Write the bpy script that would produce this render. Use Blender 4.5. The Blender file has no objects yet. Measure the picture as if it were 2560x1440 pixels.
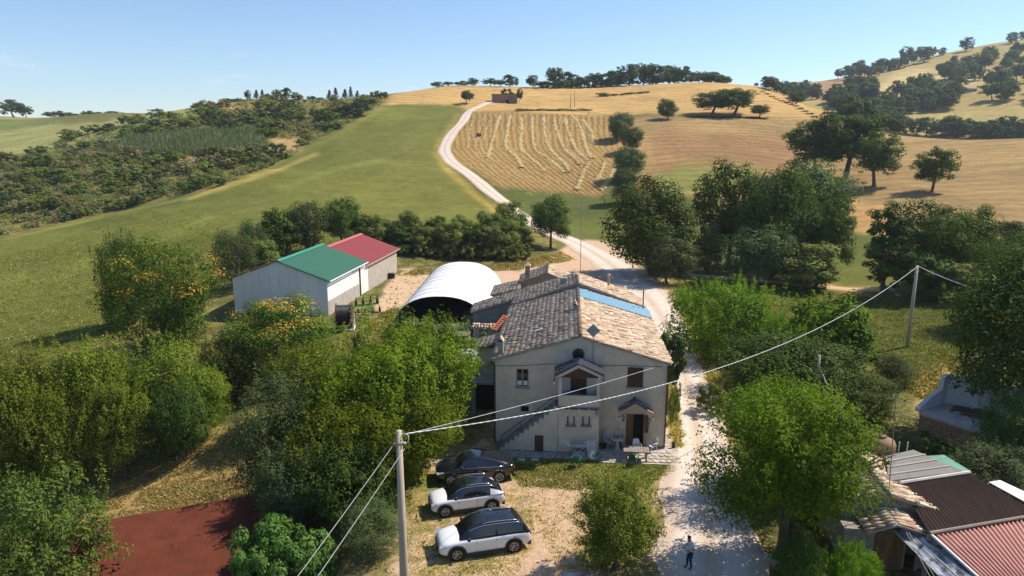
import bpy, bmesh, math, random
import numpy as np
from mathutils import Vector, Matrix, Euler
R = math.radians
C = bpy.context.scene.collection
SC = bpy.context.scene
random.seed(7)
NR = np.random.RandomState(11)

# ------------------------------------------------------------------ camera
F_PX, PITCH, CAM_H = 1750.0, R(12.0), 20.3
cam_d = bpy.data.cameras.new("camera"); cam = bpy.data.objects.new("camera", cam_d); C.objects.link(cam)
cam_d.sensor_width = 36.0; cam_d.lens = 36.0 * F_PX / 2560.0
cam_d.clip_start = 0.3; cam_d.clip_end = 9000
cam.location = (0, 0, CAM_H); cam.rotation_euler = (math.pi / 2 - PITCH, 0, 0)
SC.camera = cam

# ------------------------------------------------------------------ light: sun behind the house to the east, blue sky
SUN_EL, SUN_AZ = R(49), R(66)            # azimuth from +Y towards +X
world = bpy.data.worlds.new("World"); SC.world = world; world.use_nodes = True
wn, wl = world.node_tree.nodes, world.node_tree.links
wn.clear()
w_out = wn.new("ShaderNodeOutputWorld"); w_bg = wn.new("ShaderNodeBackground"); w_sky = wn.new("ShaderNodeTexSky")
w_sky.sky_type = 'NISHITA'; w_sky.sun_disc = False; w_sky.sun_elevation = SUN_EL; w_sky.sun_rotation = SUN_AZ
w_sky.altitude = 250; w_sky.air_density = 1.0; w_sky.dust_density = 0.05; w_sky.ozone_density = 5.0
w_bg.inputs[1].default_value = 0.117
# a few thin fair-weather wisps low over the horizon, all round
w_tc = wn.new("ShaderNodeTexCoord"); w_mp = wn.new("ShaderNodeMapping"); w_mp.inputs["Scale"].default_value = (1.0, 1.0, 3.2); wl.new(w_tc.outputs["Generated"], w_mp.inputs[0])
w_no = wn.new("ShaderNodeTexNoise"); w_no.inputs["Scale"].default_value = 9.0; w_no.inputs["Detail"].default_value = 8; w_no.inputs["Roughness"].default_value = .62; w_no.inputs["Distortion"].default_value = .4; wl.new(w_mp.outputs[0], w_no.inputs[0])
w_r = wn.new("ShaderNodeMapRange"); w_r.inputs[1].default_value = .60; w_r.inputs[2].default_value = .78; wl.new(w_no.outputs["Fac"], w_r.inputs[0])
w_sx = wn.new("ShaderNodeSeparateXYZ"); wl.new(w_tc.outputs["Generated"], w_sx.inputs[0])
w_b = wn.new("ShaderNodeMapRange"); w_b.interpolation_type = 'SMOOTHSTEP'; w_b.inputs[1].default_value = .16; w_b.inputs[2].default_value = .05; wl.new(w_sx.outputs[2], w_b.inputs[0])
w_m = wn.new("ShaderNodeMath"); w_m.operation = 'MULTIPLY'; wl.new(w_r.outputs[0], w_m.inputs[0]); wl.new(w_b.outputs[0], w_m.inputs[1])
w_m2 = wn.new("ShaderNodeMath"); w_m2.operation = 'MULTIPLY'; wl.new(w_m.outputs[0], w_m2.inputs[0]); w_m2.inputs[1].default_value = .35
w_mx = wn.new("ShaderNodeMix"); w_mx.data_type = 'RGBA'; wl.new(w_m2.outputs[0], w_mx.inputs[0]); wl.new(w_sky.outputs[0], w_mx.inputs[6]); w_mx.inputs[7].default_value = (9.5, 9.2, 9.0, 1)
wl.new(w_mx.outputs[2], w_bg.inputs[0]); wl.new(w_bg.outputs[0], w_out.inputs[0])
sun_d = bpy.data.lights.new("sun", 'SUN'); sun = bpy.data.objects.new("sun", sun_d); C.objects.link(sun)
sun_d.energy = 5.0; sun_d.angle = R(0.53); sun_d.color = (1.0, 0.91, 0.79)
sun_dir = Vector((math.sin(SUN_AZ) * math.cos(SUN_EL), math.cos(SUN_AZ) * math.cos(SUN_EL), math.sin(SUN_EL)))
sun.rotation_euler = sun_dir.to_track_quat('Z', 'Y').to_euler(); sun.location = (60, 40, 80)
SC.view_settings.view_transform = 'Standard'; SC.view_settings.look = 'None'
SC.view_settings.exposure = 0.42; SC.view_settings.gamma = 1.0; SC.view_settings.use_curve_mapping = False
SC.render.engine = 'CYCLES'
SC.cycles.max_bounces = 6; SC.cycles.diffuse_bounces = 3; SC.cycles.transmission_bounces = 4; SC.cycles.transparent_max_bounces = 6
SC.cycles.use_denoising = True

# ------------------------------------------------------------------ measuring helpers: where a pixel of the photograph lies in the world
def ray(u, v):
    x, y = (u - 1280.0) / F_PX, (v - 720.0) / F_PX
    return Vector((x, math.cos(PITCH) - y * math.sin(PITCH), -math.sin(PITCH) - y * math.cos(PITCH)))
def atz(u, v, z=0.0):
    d = ray(u, v); t = (z - CAM_H) / d.z
    return Vector((d.x * t, d.y * t, z))
def aty(u, v, Y):
    d = ray(u, v); t = Y / d.y
    return Vector((d.x * t, Y, CAM_H + d.z * t))
def project(X, Y, Z):
    c, s = math.cos(PITCH), math.sin(PITCH)
    dz = Z - CAM_H
    dep = Y * c - dz * s; up = Y * s + dz * c
    return 1280.0 + F_PX * X / dep, 720.0 - F_PX * up / dep

# ------------------------------------------------------------------ object helpers
def tag(o, label=None, cat=None, group=None, kind=None):
    if label: o['label'] = label
    if cat: o['category'] = cat
    if group: o['group'] = group
    if kind: o['kind'] = kind
    return o
def empty(name, loc=(0, 0, 0), rz=0.0, label=None, cat=None, group=None):
    o = bpy.data.objects.new(name, None); C.objects.link(o)
    o.location = loc; o.rotation_euler = (0, 0, rz)
    return tag(o, label, cat, group)
def link(name, me, parent=None, loc=None, rot=None, scale=None):
    o = bpy.data.objects.new(name, me); C.objects.link(o)
    if parent is not None: o.parent = parent
    if loc is not None: o.location = loc
    if rot is not None: o.rotation_euler = rot
    if scale is not None: o.scale = scale
    return o
def copy_tree(o, parent=None):
    c = o.copy(); C.objects.link(c); c.parent = parent
    for ch in list(o.children): copy_tree(ch, c)
    return c

class MB:
    """collects vertices and faces of ONE piece"""
    def __init__(self): self.v, self.f, self.mi, self.cur = [], [], [], 0
    def add(self, vs, fs):
        b = len(self.v); self.v += [tuple(p) for p in vs]
        for f in fs: self.f.append(tuple(i + b for i in f)); self.mi.append(self.cur)
        return self
    def box(self, x0, x1, y0, y1, z0, z1):
        return self.add([(x0,y0,z0),(x1,y0,z0),(x1,y1,z0),(x0,y1,z0),(x0,y0,z1),(x1,y0,z1),(x1,y1,z1),(x0,y1,z1)],
                        [(3,2,1,0),(4,5,6,7),(0,1,5,4),(1,2,6,5),(2,3,7,6),(3,0,4,7)])
    def quad(self, a, b, c, d): return self.add([a, b, c, d], [(0, 1, 2, 3)])
    def slab(self, pts, th):
        """flat polygon (list of Vectors) given thickness th along its normal (downwards)"""
        p = [Vector(q) for q in pts]; n = Vector((0, 0, 0))
        for i in range(len(p)): n += (p[i] - p[0]).cross(p[(i + 1) % len(p)] - p[0])
        n.normalize(); k = len(p)
        if n.z < 0: p.reverse(); n = -n
        return self.add([*p, *[q - n * th for q in p]],
                        [tuple(range(k)), tuple(range(2 * k - 1, k - 1, -1))] + [(i, i + k, (i + 1) % k + k, (i + 1) % k) for i in range(k)])
    def prism(self, poly, axis, a, b):
        """2D polygon extruded along axis 0/1/2 from a to b"""
        def pt(p, w): return (w, p[0], p[1]) if axis == 0 else (p[0], w, p[1]) if axis == 1 else (p[0], p[1], w)
        k = len(poly); area = sum(poly[i][0] * poly[(i+1) % k][1] - poly[(i+1) % k][0] * poly[i][1] for i in range(k))
        pl = list(poly) if area > 0 else list(poly)[::-1]
        fs = [tuple(range(k - 1, -1, -1)), tuple(range(k, 2 * k))] + [(i, (i + 1) % k, (i + 1) % k + k, i + k) for i in range(k)]
        if axis == 1: fs = [f[::-1] for f in fs]
        return self.add([pt(p, a) for p in pl] + [pt(p, b) for p in pl], fs)
    def tube(self, pts, rad, n=6, cap=True):
        pts = [Vector(p) for p in pts]; rr = rad if isinstance(rad, (list, tuple)) else [rad] * len(pts)
        vs, prev = [], None
        for i, p in enumerate(pts):
            d = (pts[min(i + 1, len(pts) - 1)] - pts[max(i - 1, 0)])
            d = d.normalized() if d.length > 1e-9 else Vector((0, 0, 1))
            if prev is None:
                a = d.cross(Vector((0, 0, 1))) if abs(d.z) < 0.95 else d.cross(Vector((1, 0, 0)))
            else: a = prev - d * prev.dot(d)
            a.normalize(); prev = a; b = d.cross(a)
            for k in range(n):
                t = 2 * math.pi * k / n
                vs.append(p + (a * math.cos(t) + b * math.sin(t)) * rr[i])
        fs = [(i*n + k, i*n + (k+1) % n, (i+1)*n + (k+1) % n, (i+1)*n + k) for i in range(len(pts) - 1) for k in range(n)]
        if cap: fs += [tuple(range(n - 1, -1, -1)), tuple((len(pts) - 1) * n + k for k in range(n))]
        return self.add(vs, fs)
    def lathe(self, prof, n=16, c=(0, 0, 0), axis=2, cap=True):
        vs = []
        for r, h in prof:
            for k in range(n):
                t = 2 * math.pi * k / n; a, b = r * math.cos(t), r * math.sin(t)
                q = (a, b, h) if axis == 2 else (a, h, b) if axis == 1 else (h, a, b)
                vs.append((c[0] + q[0], c[1] + q[1], c[2] + q[2]))
        fs = [(i*n + k, i*n + (k+1) % n, (i+1)*n + (k+1) % n, (i+1)*n + k) for i in range(len(prof) - 1) for k in range(n)]
        if cap: fs += [tuple(range(n - 1, -1, -1)), tuple((len(prof) - 1) * n + k for k in range(n))]
        return self.add(vs, fs)
    def grid(self, rows):
        m = len(rows[0]); vs = [p for r_ in rows for p in r_]
        return self.add(vs, [(i*m + k, i*m + k + 1, (i+1)*m + k + 1, (i+1)*m + k) for i in range(len(rows) - 1) for k in range(m - 1)])
    def mesh(self, name, mats, smooth=False):
        me = bpy.data.meshes.new(name); me.from_pydata(self.v, [], self.f)
        for m in (mats if isinstance(mats, (list, tuple)) else [mats]): me.materials.append(m)
        if any(self.mi): me.polygons.foreach_set("material_index", self.mi)
        if smooth: me.polygons.foreach_set("use_smooth", [True] * len(me.polygons))
        me.update(); return me
    def build(self, name, mats, parent=None, smooth=False, bevel=0.0, loc=None, rot=None):
        me = self.mesh(name, mats, smooth)
        if bevel > 0:
            bm = bmesh.new(); bm.from_mesh(me)
            bmesh.ops.remove_doubles(bm, verts=bm.verts, dist=1e-5)
            bmesh.ops.recalc_face_normals(bm, faces=bm.faces)
            es = [e for e in bm.edges if len(e.link_faces) == 2 and e.calc_face_angle(0) > 0.5]
            bmesh.ops.bevel(bm, geom=es, offset=bevel, segments=1, affect='EDGES', profile=0.5)
            bm.to_mesh(me); bm.free()
        else:
            bm = bmesh.new(); bm.from_mesh(me)
            bmesh.ops.recalc_face_normals(bm, faces=bm.faces); bm.to_mesh(me); bm.free()
        return link(name, me, parent, loc, rot)

# ------------------------------------------------------------------ materials
MATS = {}
def srgb(r, g, b):
    f = lambda c: c / 12.92 if c <= 0.04045 else ((c + 0.055) / 1.055) ** 2.4
    return (f(r / 255), f(g / 255), f(b / 255), 1)
def nd(nt, t, **kw):
    n = nt.nodes.new(t)
    for k, v in kw.items():
        if k.startswith("i_"): n.inputs[k[2:].replace("_", " ")].default_value = v
        else: setattr(n, k, v)
    return n
def noise(nt, scale, detail=4, rough=0.6, dist=0.0, vec=None):
    n = nt.nodes.new("ShaderNodeTexNoise"); n.inputs["Scale"].default_value = scale; n.inputs["Detail"].default_value = detail
    n.inputs["Roughness"].default_value = rough; n.inputs["Distortion"].default_value = dist
    if vec is not None: nt.links.new(vec, n.inputs["Vector"])
    return n.outputs["Fac"]
def ramp(nt, src, stops):
    n = nt.nodes.new("ShaderNodeValToRGB"); cr = n.color_ramp
    while len(cr.elements) < len(stops): cr.elements.new(0.5)
    for e, (p, c) in zip(cr.elements, stops): e.position = p; e.color = c if len(c) == 4 else (*c, 1)
    nt.links.new(src, n.inputs[0]); return n.outputs[0]
def mixc(nt, fac, a, b, mode='MIX'):
    n = nt.nodes.new("ShaderNodeMix"); n.data_type = 'RGBA'; n.blend_type = mode
    for s, i in ((fac, 0), (a, 6), (b, 7)):
        if hasattr(s, "is_linked"): nt.links.new(s, n.inputs[i])
        else: n.inputs[i].default_value = s if i == 0 or len(s) == 4 else (*s, 1)
    return n.outputs[2]
def mth(nt, op, a, b=0.0, c=0.0):
    n = nt.nodes.new("ShaderNodeMath"); n.operation = op
    for i, s in enumerate((a, b, c)):
        if hasattr(s, "is_linked"): nt.links.new(s, n.inputs[i])
        else: n.inputs[i].default_value = s
    return n.outputs[0]
def smooth(nt, x, a, b):
    n = nt.nodes.new("ShaderNodeMapRange"); n.interpolation_type = 'SMOOTHSTEP'
    nt.links.new(x, n.inputs[0])
    for i, s in ((1, a), (2, b)):
        if hasattr(s, "is_linked"): nt.links.new(s, n.inputs[i])
        else: n.inputs[i].default_value = s
    return n.outputs[0]
def new_mat(name):
    m = bpy.data.materials.new(name); m.use_nodes = True; nt = m.node_tree
    b = nt.nodes["Principled BSDF"]; return m, nt, b
def mat(name, col, rough=0.7, var=0.25, scale=3.0, metal=0.0, bump=0.0, bscale=30.0, spots=None, spec=None, stretch=None, coat=0.0, rand=0.0):
    """plain surface: base colour, soft mottling (var), optional second colour in patches (spots = (colour, amount, scale)), relief"""
    if name in MATS: return MATS[name]
    m, nt, b = new_mat(name); L = nt.links
    tc = nt.nodes.new("ShaderNodeTexCoord"); vec = tc.outputs["Object"]
    if stretch:
        mp = nt.nodes.new("ShaderNodeMapping"); mp.inputs["Scale"].default_value = stretch; L.new(vec, mp.inputs[0]); vec = mp.outputs[0]
    col = col if len(col) == 4 else (*col, 1)
    base = col
    if var > 0:
        n = noise(nt, scale, 6, 0.65, 0.3, vec)
        lo = tuple(c * (1 - var) for c in col[:3]); hi = tuple(min(1, c * (1 + var)) for c in col[:3])
        base = ramp(nt, n, [(0.3, lo), (0.7, hi)])
    if spots:
        s = noise(nt, spots[2], 8, 0.7, 0.8, vec)
        base = mixc(nt, smooth(nt, s, 1 - spots[1] - 0.06, 1 - spots[1] + 0.06), base, spots[0])
    if rand > 0:
        oi = nt.nodes.new("ShaderNodeObjectInfo")
        k = mth(nt, 'MULTIPLY_ADD', oi.outputs["Random"], 2 * rand, 1 - rand)
        hs = nt.nodes.new("ShaderNodeHueSaturation"); L.new(k, hs.inputs["Value"])
        if hasattr(base, "is_linked"): L.new(base, hs.inputs["Color"])
        else: hs.inputs["Color"].default_value = base
        base = hs.outputs[0]
    if hasattr(base, "is_linked"): L.new(base, b.inputs["Base Color"])
    else: b.inputs["Base Color"].default_value = base
    b.inputs["Roughness"].default_value = rough; b.inputs["Metallic"].default_value = metal
    if spec is not None: b.inputs["Specular IOR Level"].default_value = spec
    if coat: b.inputs["Coat Weight"].default_value = coat; b.inputs["Coat Roughness"].default_value = 0.05
    if bump > 0:
        bn = nt.nodes.new("ShaderNodeBump"); bn.inputs["Strength"].default_value = bump; bn.inputs["Distance"].default_value = 0.02
        L.new(noise(nt, bscale, 5, 0.6, 0.2, vec), bn.inputs["Height"]); L.new(bn.outputs[0], b.inputs["Normal"])
    MATS[name] = m; return m
# ------------------------------------------------------------------ terrain: heights from sight lines (u, v, distance) and from known heights
CP = []                                    # X, Y, Z
def cv(u, *vy):
    for v, Y in vy: CP.append(tuple(aty(u, v, Y)))
def cz(u, *yz):
    for Y, z in yz:
        d = ray(u, 720.0); CP.append((d.x / d.y * Y, Y, z))
for u in (-800, -400, 0):
    k = 0 if u == 0 else 1
    cz(u, (3, -4), (12, -4), (25, -4.2), (36, -4.2), (45, -4.5), (60, -3.2), (75, -2.3), (110, -1.6), (140, 1.0), (166, -2.8), (192, -2.2), (230, 3.8), (300, 12.4), (330, 14.6), (450, 26.4), (600, 39), (800, 34), (1300, 20), (2600, -40))
cz(320, (25, -3.4), (36, -3.4), (45, -3.2), (60, -2.2), (80, -1.0), (105, -0.6), (135, 1.2), (160, 4.2), (186, 0.2), (205, 3.1), (235, 7.2), (275, 13.6), (330, 22.6), (400, 29.6), (520, 38.2), (700, 33))
cz(640, (20, -2.4), (36, -2.0), (48, -1.2), (60, -.7), (80, -.1), (105, 1.4), (135, 4.0), (165, 6.4), (205, 11.1), (226, 8.6), (245, 13.0), (290, 20.5), (340, 29.9), (400, 41.5), (520, 36), (700, 30))
cz(960, (20, -1.0), (36, -.4), (48, -.1), (60, 0), (80, 0), (105, .6), (118, 2.0), (140, 3.9), (190, 7.6), (230, 13.8), (285, 23), (345, 36.4), (365, 37), (400, 44.0), (520, 40), (700, 36))
cz(1130, (60, 0), (80, 0), (100, 0.2), (113, 0.3), (120, 2.0), (140, 3.4), (170, 6.0), (210, 10.4), (250, 15.6), (330, 31), (365, 38), (470, 53.5), (600, 48), (800, 40))
cz(1300, (20, 0), (40, 0), (60, 0), (80, 0), (100, 0), (114, 0.2), (121, 1.4), (140, 1.6), (165, 3.5), (195, 7.0), (245, 16.0), (300, 27), (345, 34.5), (390, 41), (475, 54), (600, 50), (800, 42))
cz(1480, (20, 0), (40, 0), (60, 0), (80, 0), (100, 0), (132, 0), (160, 1.4), (190, 5.3), (232, 13.7), (275, 23), (330, 32.4), (390, 41), (480, 54.7), (600, 50), (800, 42))
cz(1700, (20, 0), (40, 0), (60, 0), (80, 0), (104, -.3), (125, .2), (150, 2.2), (190, 7.4), (225, 13.9), (265, 22.2), (300, 28.5), (370, 40), (460, 55.7), (560, 50), (760, 58), (1000, 60))
cz(1900, (20, 0), (40, 0), (60, 0), (80, 0), (100, -.3), (122, .1), (155, 1.9), (200, 7.9), (235, 15), (270, 22.2), (310, 28.8), (400, 43.8), (440, 49.8), (520, 42), (700, 58), (900, 84), (1200, 78))
cz(2080, (20, 0), (40, 0), (60, 0), (90, 0), (110, .4), (130, 1.9), (175, 5.5), (205, 9.9), (240, 16.2), (280, 22.3), (330, 30.5), (380, 26), (450, 24), (600, 52), (700, 69), (900, 96), (1200, 88))
cz(2240, (20, 0), (40, 0), (60, 0), (80, 0), (100, .8), (125, 2.6), (165, 6.4), (205, 12.1), (260, 20.7), (320, 17.5), (400, 15), (480, 27.8), (560, 40.8), (720, 78), (900, 117), (1200, 112))
cz(2400, (20, 0), (40, 0), (60, .2), (80, .6), (100, 1.6), (135, 4.3), (170, 7.8), (210, 14.3), (255, 19.8), (310, 15.5), (380, 13), (450, 24.7), (560, 50), (750, 89), (920, 137), (1200, 132))
for u in (2560, 2950, 3500):
    cz(u, (3, 0), (12, 0), (20, 0), (40, .2), (60, .6), (80, 1.2), (100, 2.2), (120, 3.3), (155, 7.2), (205, 14.5), (250, 20.5), (300, 15.5), (370, 12.5), (430, 24.5), (560, 56.5), (750, 102), (950, 152), (1200, 150))
for u in (800, 1280, 1800): cz(u, (3, 0 if u > 1000 else -1.5), (10, 0 if u > 1000 else -1.2))
for u in (900, 1500, 2100): cz(u, (1600, 30), (2600, -40))
cz(3500, (2600, -20))
CPn = np.array(CP)
def to_q(X, Y):
    a = np.arctan2(X, Y); r = np.maximum(np.hypot(X, Y), 0.5)
    return a, np.log(r)
QA, QR = to_q(CPn[:, 0], CPn[:, 1]); KA, KR = 9.0, 5.0
def tps(d2): return np.where(d2 > 1e-12, 0.5 * d2 * np.log(np.maximum(d2, 1e-12)), 0.0)
_P = np.stack([QA * KA, QR * KR], 1); _n = len(_P)
_D = ((_P[:, None] - _P[None]) ** 2).sum(-1)
_A = np.zeros((_n + 3, _n + 3)); _A[:_n, :_n] = tps(_D) + np.eye(_n) * 0.02
_A[:_n, _n] = 1; _A[:_n, _n + 1:] = _P; _A[_n:, :_n] = _A[:_n, _n:].T
_W = np.linalg.solve(_A, np.concatenate([CPn[:, 2], [0, 0, 0]]))
def height_raw(a, lr):
    p = np.stack([np.ravel(a) * KA, np.ravel(lr) * KR], 1); out = np.empty(len(p))
    for i in range(0, len(p), 20000):
        q = p[i:i + 20000]; d2 = ((q[:, None] - _P[None]) ** 2).sum(-1)
        out[i:i + 20000] = tps(d2) @ _W[:_n] + _W[_n] + q @ _W[_n + 1:]
    return out.reshape(np.shape(a))
# table over (azimuth, log r), the same grid the ground mesh uses
AZ_IN = np.linspace(R(-41), R(41), 470); AZ_OUT = np.linspace(R(41), R(319), 90)[1:-1]
ALL_AZ = np.concatenate([AZ_IN, AZ_OUT]); NAZ = len(ALL_AZ)
RAD = np.exp(np.concatenate([np.linspace(math.log(3), math.log(24), 46)[:-1], np.linspace(math.log(24), math.log(620), 520)[:-1], np.linspace(math.log(620), math.log(2600), 60)]))
NRD = len(RAD)
A_LIM = R(58)
def flat_pads(X, Y, z):
    """the ground is level where the farm stands (house, yard, hangar, barn)"""
    def pad(x0, x1, y0, y1, m, z, zl=0.0):
        dx = np.maximum(np.maximum(x0 - X, X - x1), 0); dy = np.maximum(np.maximum(y0 - Y, Y - y1), 0)
        w = np.clip(1 - np.hypot(dx, dy) / m, 0, 1); w = w * w * (3 - 2 * w)
        return z * (1 - w) + zl * w
    z = pad(-4.5, 16, 24, 96, 9, z); z = pad(-30, 6, 84, 106, 8, z)
    return z
def noise2(X, Y, s, seed=0):
    """cheap smooth value noise"""
    r = np.random.RandomState(seed); T = r.rand(256, 256)
    x, y = X / s + 1000.3, Y / s + 1000.7
    i, j = np.floor(x).astype(int), np.floor(y).astype(int); fx, fy = x - i, y - j
    fx, fy = fx * fx * (3 - 2 * fx), fy * fy * (3 - 2 * fy)
    g = lambda a, b: T[a % 256, b % 256]
    return (g(i, j) * (1 - fx) + g(i + 1, j) * fx) * (1 - fy) + (g(i, j + 1) * (1 - fx) + g(i + 1, j + 1) * fx) * fy
def terrain_z(X, Y):
    a, lr = to_q(X, Y)
    zin = height_raw(np.clip(a, -A_LIM, A_LIM), lr)
    b = np.clip((np.abs(a) - A_LIM) / (math.pi - A_LIM), 0, 1)
    if np.any(b > 0):
        zl = height_raw(np.full_like(a, -A_LIM), lr); zr = height_raw(np.full_like(a, A_LIM), lr)
        w = 0.5 + 0.5 * np.clip(np.where(a > 0, 1 - b, b - 1), -1, 1)
        zin = np.where(b > 0, zl * (1 - w) + zr * w, zin)
    z = flat_pads(X, Y, zin)
    rr = np.hypot(X, Y); k = np.clip((rr - 100) / 150, 0, 1)
    z = z + k * ((noise2(X, Y, 38, 3) - .5) * 1.5 + (noise2(X, Y, 13, 4) - .5) * 0.45)
    return z
GA, GL = np.meshgrid(ALL_AZ, np.log(RAD))            # rows = radius
GX, GY = np.exp(GL) * np.sin(GA), np.exp(GL) * np.cos(GA)
GZ = terrain_z(GX, GY)
def ground(x, y):
    """height of the ground mesh at one point (or arrays), by interpolation in its own grid"""
    x, y = np.asarray(x, float), np.asarray(y, float)
    a = np.arctan2(x, y); a = np.where(a < ALL_AZ[0], a + 2 * math.pi, a); lr = np.log(np.clip(np.hypot(x, y), RAD[0], RAD[-1] * .999))
    i = np.clip(np.searchsorted(ALL_AZ, a, side='right') - 1, 0, NAZ - 2); j = np.clip(np.searchsorted(np.log(RAD), lr, side='right') - 1, 0, NRD - 2)
    fa = (a - ALL_AZ[i]) / (ALL_AZ[i + 1] - ALL_AZ[i]); LR = np.log(RAD); fr = (lr - LR[j]) / (LR[j + 1] - LR[j])
    z = (GZ[j, i] * (1 - fa) + GZ[j, i + 1] * fa) * (1 - fr) + (GZ[j + 1, i] * (1 - fa) + GZ[j + 1, i + 1] * fa) * fr
    return z if z.ndim else float(z)
def hit(u, v, y0=20, y1=1500):
    """first point of the ground seen at a pixel of the photograph"""
    d = ray(u, v); Y = np.exp(np.linspace(math.log(y0), math.log(y1), 900))
    X = d.x / d.y * Y; Z = CAM_H + d.z / d.y * Y; s = Z - ground(X, Y)
    k = np.argmax(s < 0) if np.any(s < 0) else len(Y) - 1
    if k > 0 and s[k] < 0:
        t = s[k - 1] / (s[k - 1] - s[k]); yy = Y[k - 1] + t * (Y[k] - Y[k - 1])
    else: yy = Y[k]
    return Vector((d.x / d.y * yy, yy, float(ground(d.x / d.y * yy, yy))))

# ---- land use: which field each spot of ground belongs to
PU, PV = project(GX, GY, GZ)
FRONT = (GY > 2) & (np.abs(GA) < R(60))
def inpoly(poly, U=None, V=None):
    U = PU if U is None else U; V = PV if V is None else V
    ins = np.zeros(U.shape, bool); n = len(poly)
    for i in range(n):
        (x0, y0), (x1, y1) = poly[i], poly[(i + 1) % n]
        if y0 == y1: continue
        c = ((y0 > V) != (y1 > V)) & (U < (x1 - x0) * (V - y0) / (y1 - y0) + x0)
        ins ^= c
    return ins & FRONT
REG = np.zeros(GX.shape, int)
REGN = ["ground", "green_field", "hay_field", "stubble_field", "hillside", "brown_field", "meadow", "far_hill", "yard"]
wob = (noise2(PU, PV, 14, 21) - .5) * 5; PUw, PVw = PU + wob, PV + (noise2(PU, PV, 11, 22) - .5) * 3
def region(idx, poly, y0=0, y1=1e9, base=None):
    m = inpoly(poly, PUw, PVw) & (GY > y0) & (GY < y1)
    if base is not None: m &= (REG == base)
    REG[m] = idx; return m
GREEN_EDGE = [(-900, 760), (-300, 660), (0, 596), (120, 572), (250, 541), (400, 505), (560, 470), (640, 440), (700, 412), (760, 378), (840, 334), (900, 300), (960, 267), (1000, 259)]
REG[FRONT & (GY > 150) & (GA < R(-3)) ] = 4
region(4, [(-900, 900), *GREEN_EDGE, (1000, 259), (1000, 200), (-900, 200)], 150)
region(3, [(960, 262), (985, 235), (1080, 215), (1080, 190), (1830, 185), (2075, 285), (2075, 300), (1900, 292), (1640, 284), (1500, 289), (1300, 281), (1180, 284), (1150, 262)], 280, 500)
region(2, [(1165, 284), (1300, 281), (1500, 289), (1560, 300), (1560, 380), (1535, 440), (1500, 492), (1420, 482), (1255, 468), (1195, 432), (1130, 398), (1112, 372), (1140, 325)], 150, 360)
region(5, [(1560, 300), (1640, 284), (1900, 292), (2075, 300), (2130, 300), (2250, 335), (2400, 350), (3600, 330), (3600, 760), (2560, 640), (2380, 600), (2130, 545), (1800, 505), (1560, 470)], 118, 330)
region(1, [*GREEN_EDGE, (1152, 262), (1128, 320), (1104, 372), (1112, 404), (1190, 478), (1262, 540), (1300, 580), (1260, 610), (900, 640), (620, 650), (500, 700), (300, 830), (180, 870), (-900, 1000)], 68, 372)
region(6, [(1290, 500), (1500, 494), (1800, 508), (2130, 548), (2380, 604), (2560, 650), (3600, 800), (3600, 1100), (2600, 1000), (2330, 930), (2060, 830), (1720, 700), (1500, 612), (1400, 590)], 56, 190)
REG[(GY > 335) & (REG == 0) & (GA > R(10)) | ((GY > 520) & FRONT)] = 7
region(8, [(960, 800), (985, 690), (1000, 672), (1240, 668), (1420, 625), (1450, 600), (1540, 620), (1640, 690), (1700, 780), (1790, 980), (1820, 1120), (1900, 1500), (600, 1600), (1030, 1280), (1060, 1130), (1200, 1100), (1240, 900), (1180, 830), (1000, 745)], 22, 138)

# ---- albedo per vertex plus how much straw / bare soil shows through
def colr(*c): return np.array(srgb(*c)[:3])
ALB = np.zeros(GX.shape + (3,)); DRY = np.zeros(GX.shape); BARE = np.zeros(GX.shape); ROWS = np.zeros(GX.shape)
n1, n2_, n3 = noise2(GX, GY, 30, 31), noise2(GX, GY, 9, 32), noise2(GX, GY, 75, 33)
def setr(idx, a, b, dry, bare, nz=n1):
    m = REG == idx; t = nz[m][:, None]
    ALB[m] = colr(*a) * (1 - t) + colr(*b) * t; DRY[m] = dry; BARE[m] = bare
setr(0, (74, 82, 38), (104, 102, 52), .50, .22)
setr(1, (84, 92, 38), (112, 112, 50), .26, .05, n3)
setr(2, (128, 102, 60), (142, 114, 66), .28, .15)
setr(3, (190, 154, 96), (180, 146, 90), .50, .10)
setr(4, (92, 94, 46), (124, 112, 62), .45, .25)
setr(5, (138, 116, 74), (160, 132, 84), .30, .14)
setr(6, (80, 90, 38), (104, 106, 48), .25, .05)
setr(7, (150, 136, 80), (172, 150, 92), .45, .10)
setr(8, (116, 110, 62), (144, 130, 84), .50, .56)
def patch(poly, col=None, dry=None, bare=None, k=1.0, y0=0, y1=1e9, soft=4):
    du = (noise2(PU, PV, 30, 41) - .5) * 36 + (noise2(PU, PV, 9, 42) - .5) * 12; dv = (noise2(PU, PV, 26, 43) - .5) * 18 + (noise2(PU, PV, 8, 44) - .5) * 8
    m = inpoly(poly, PU + du * soft / 4, PV + dv * soft / 4) & (GY > y0) & (GY < y1)
    if col: ALB[m] = ALB[m] * (1 - k) + colr(*col) * k
    if dry is not None: DRY[m] = dry
    if bare is not None: BARE[m] = bare
# bare dirt of the farmyard and the junction
patch([(940, 780), (975, 692), (1000, 676), (1240, 672), (1300, 680), (1400, 640), (1440, 600), (1560, 625), (1660, 700), (1705, 800), (1700, 900), (1640, 830), (1560, 730), (1440, 690), (1240, 720), (1180, 760), (1010, 770)], (214, 184, 150), .06, .92)
patch([(1050, 760), (1020, 755), (950, 790), (850, 880), (900, 890), (1000, 820)], (150, 140, 80), .55, .25)
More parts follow.
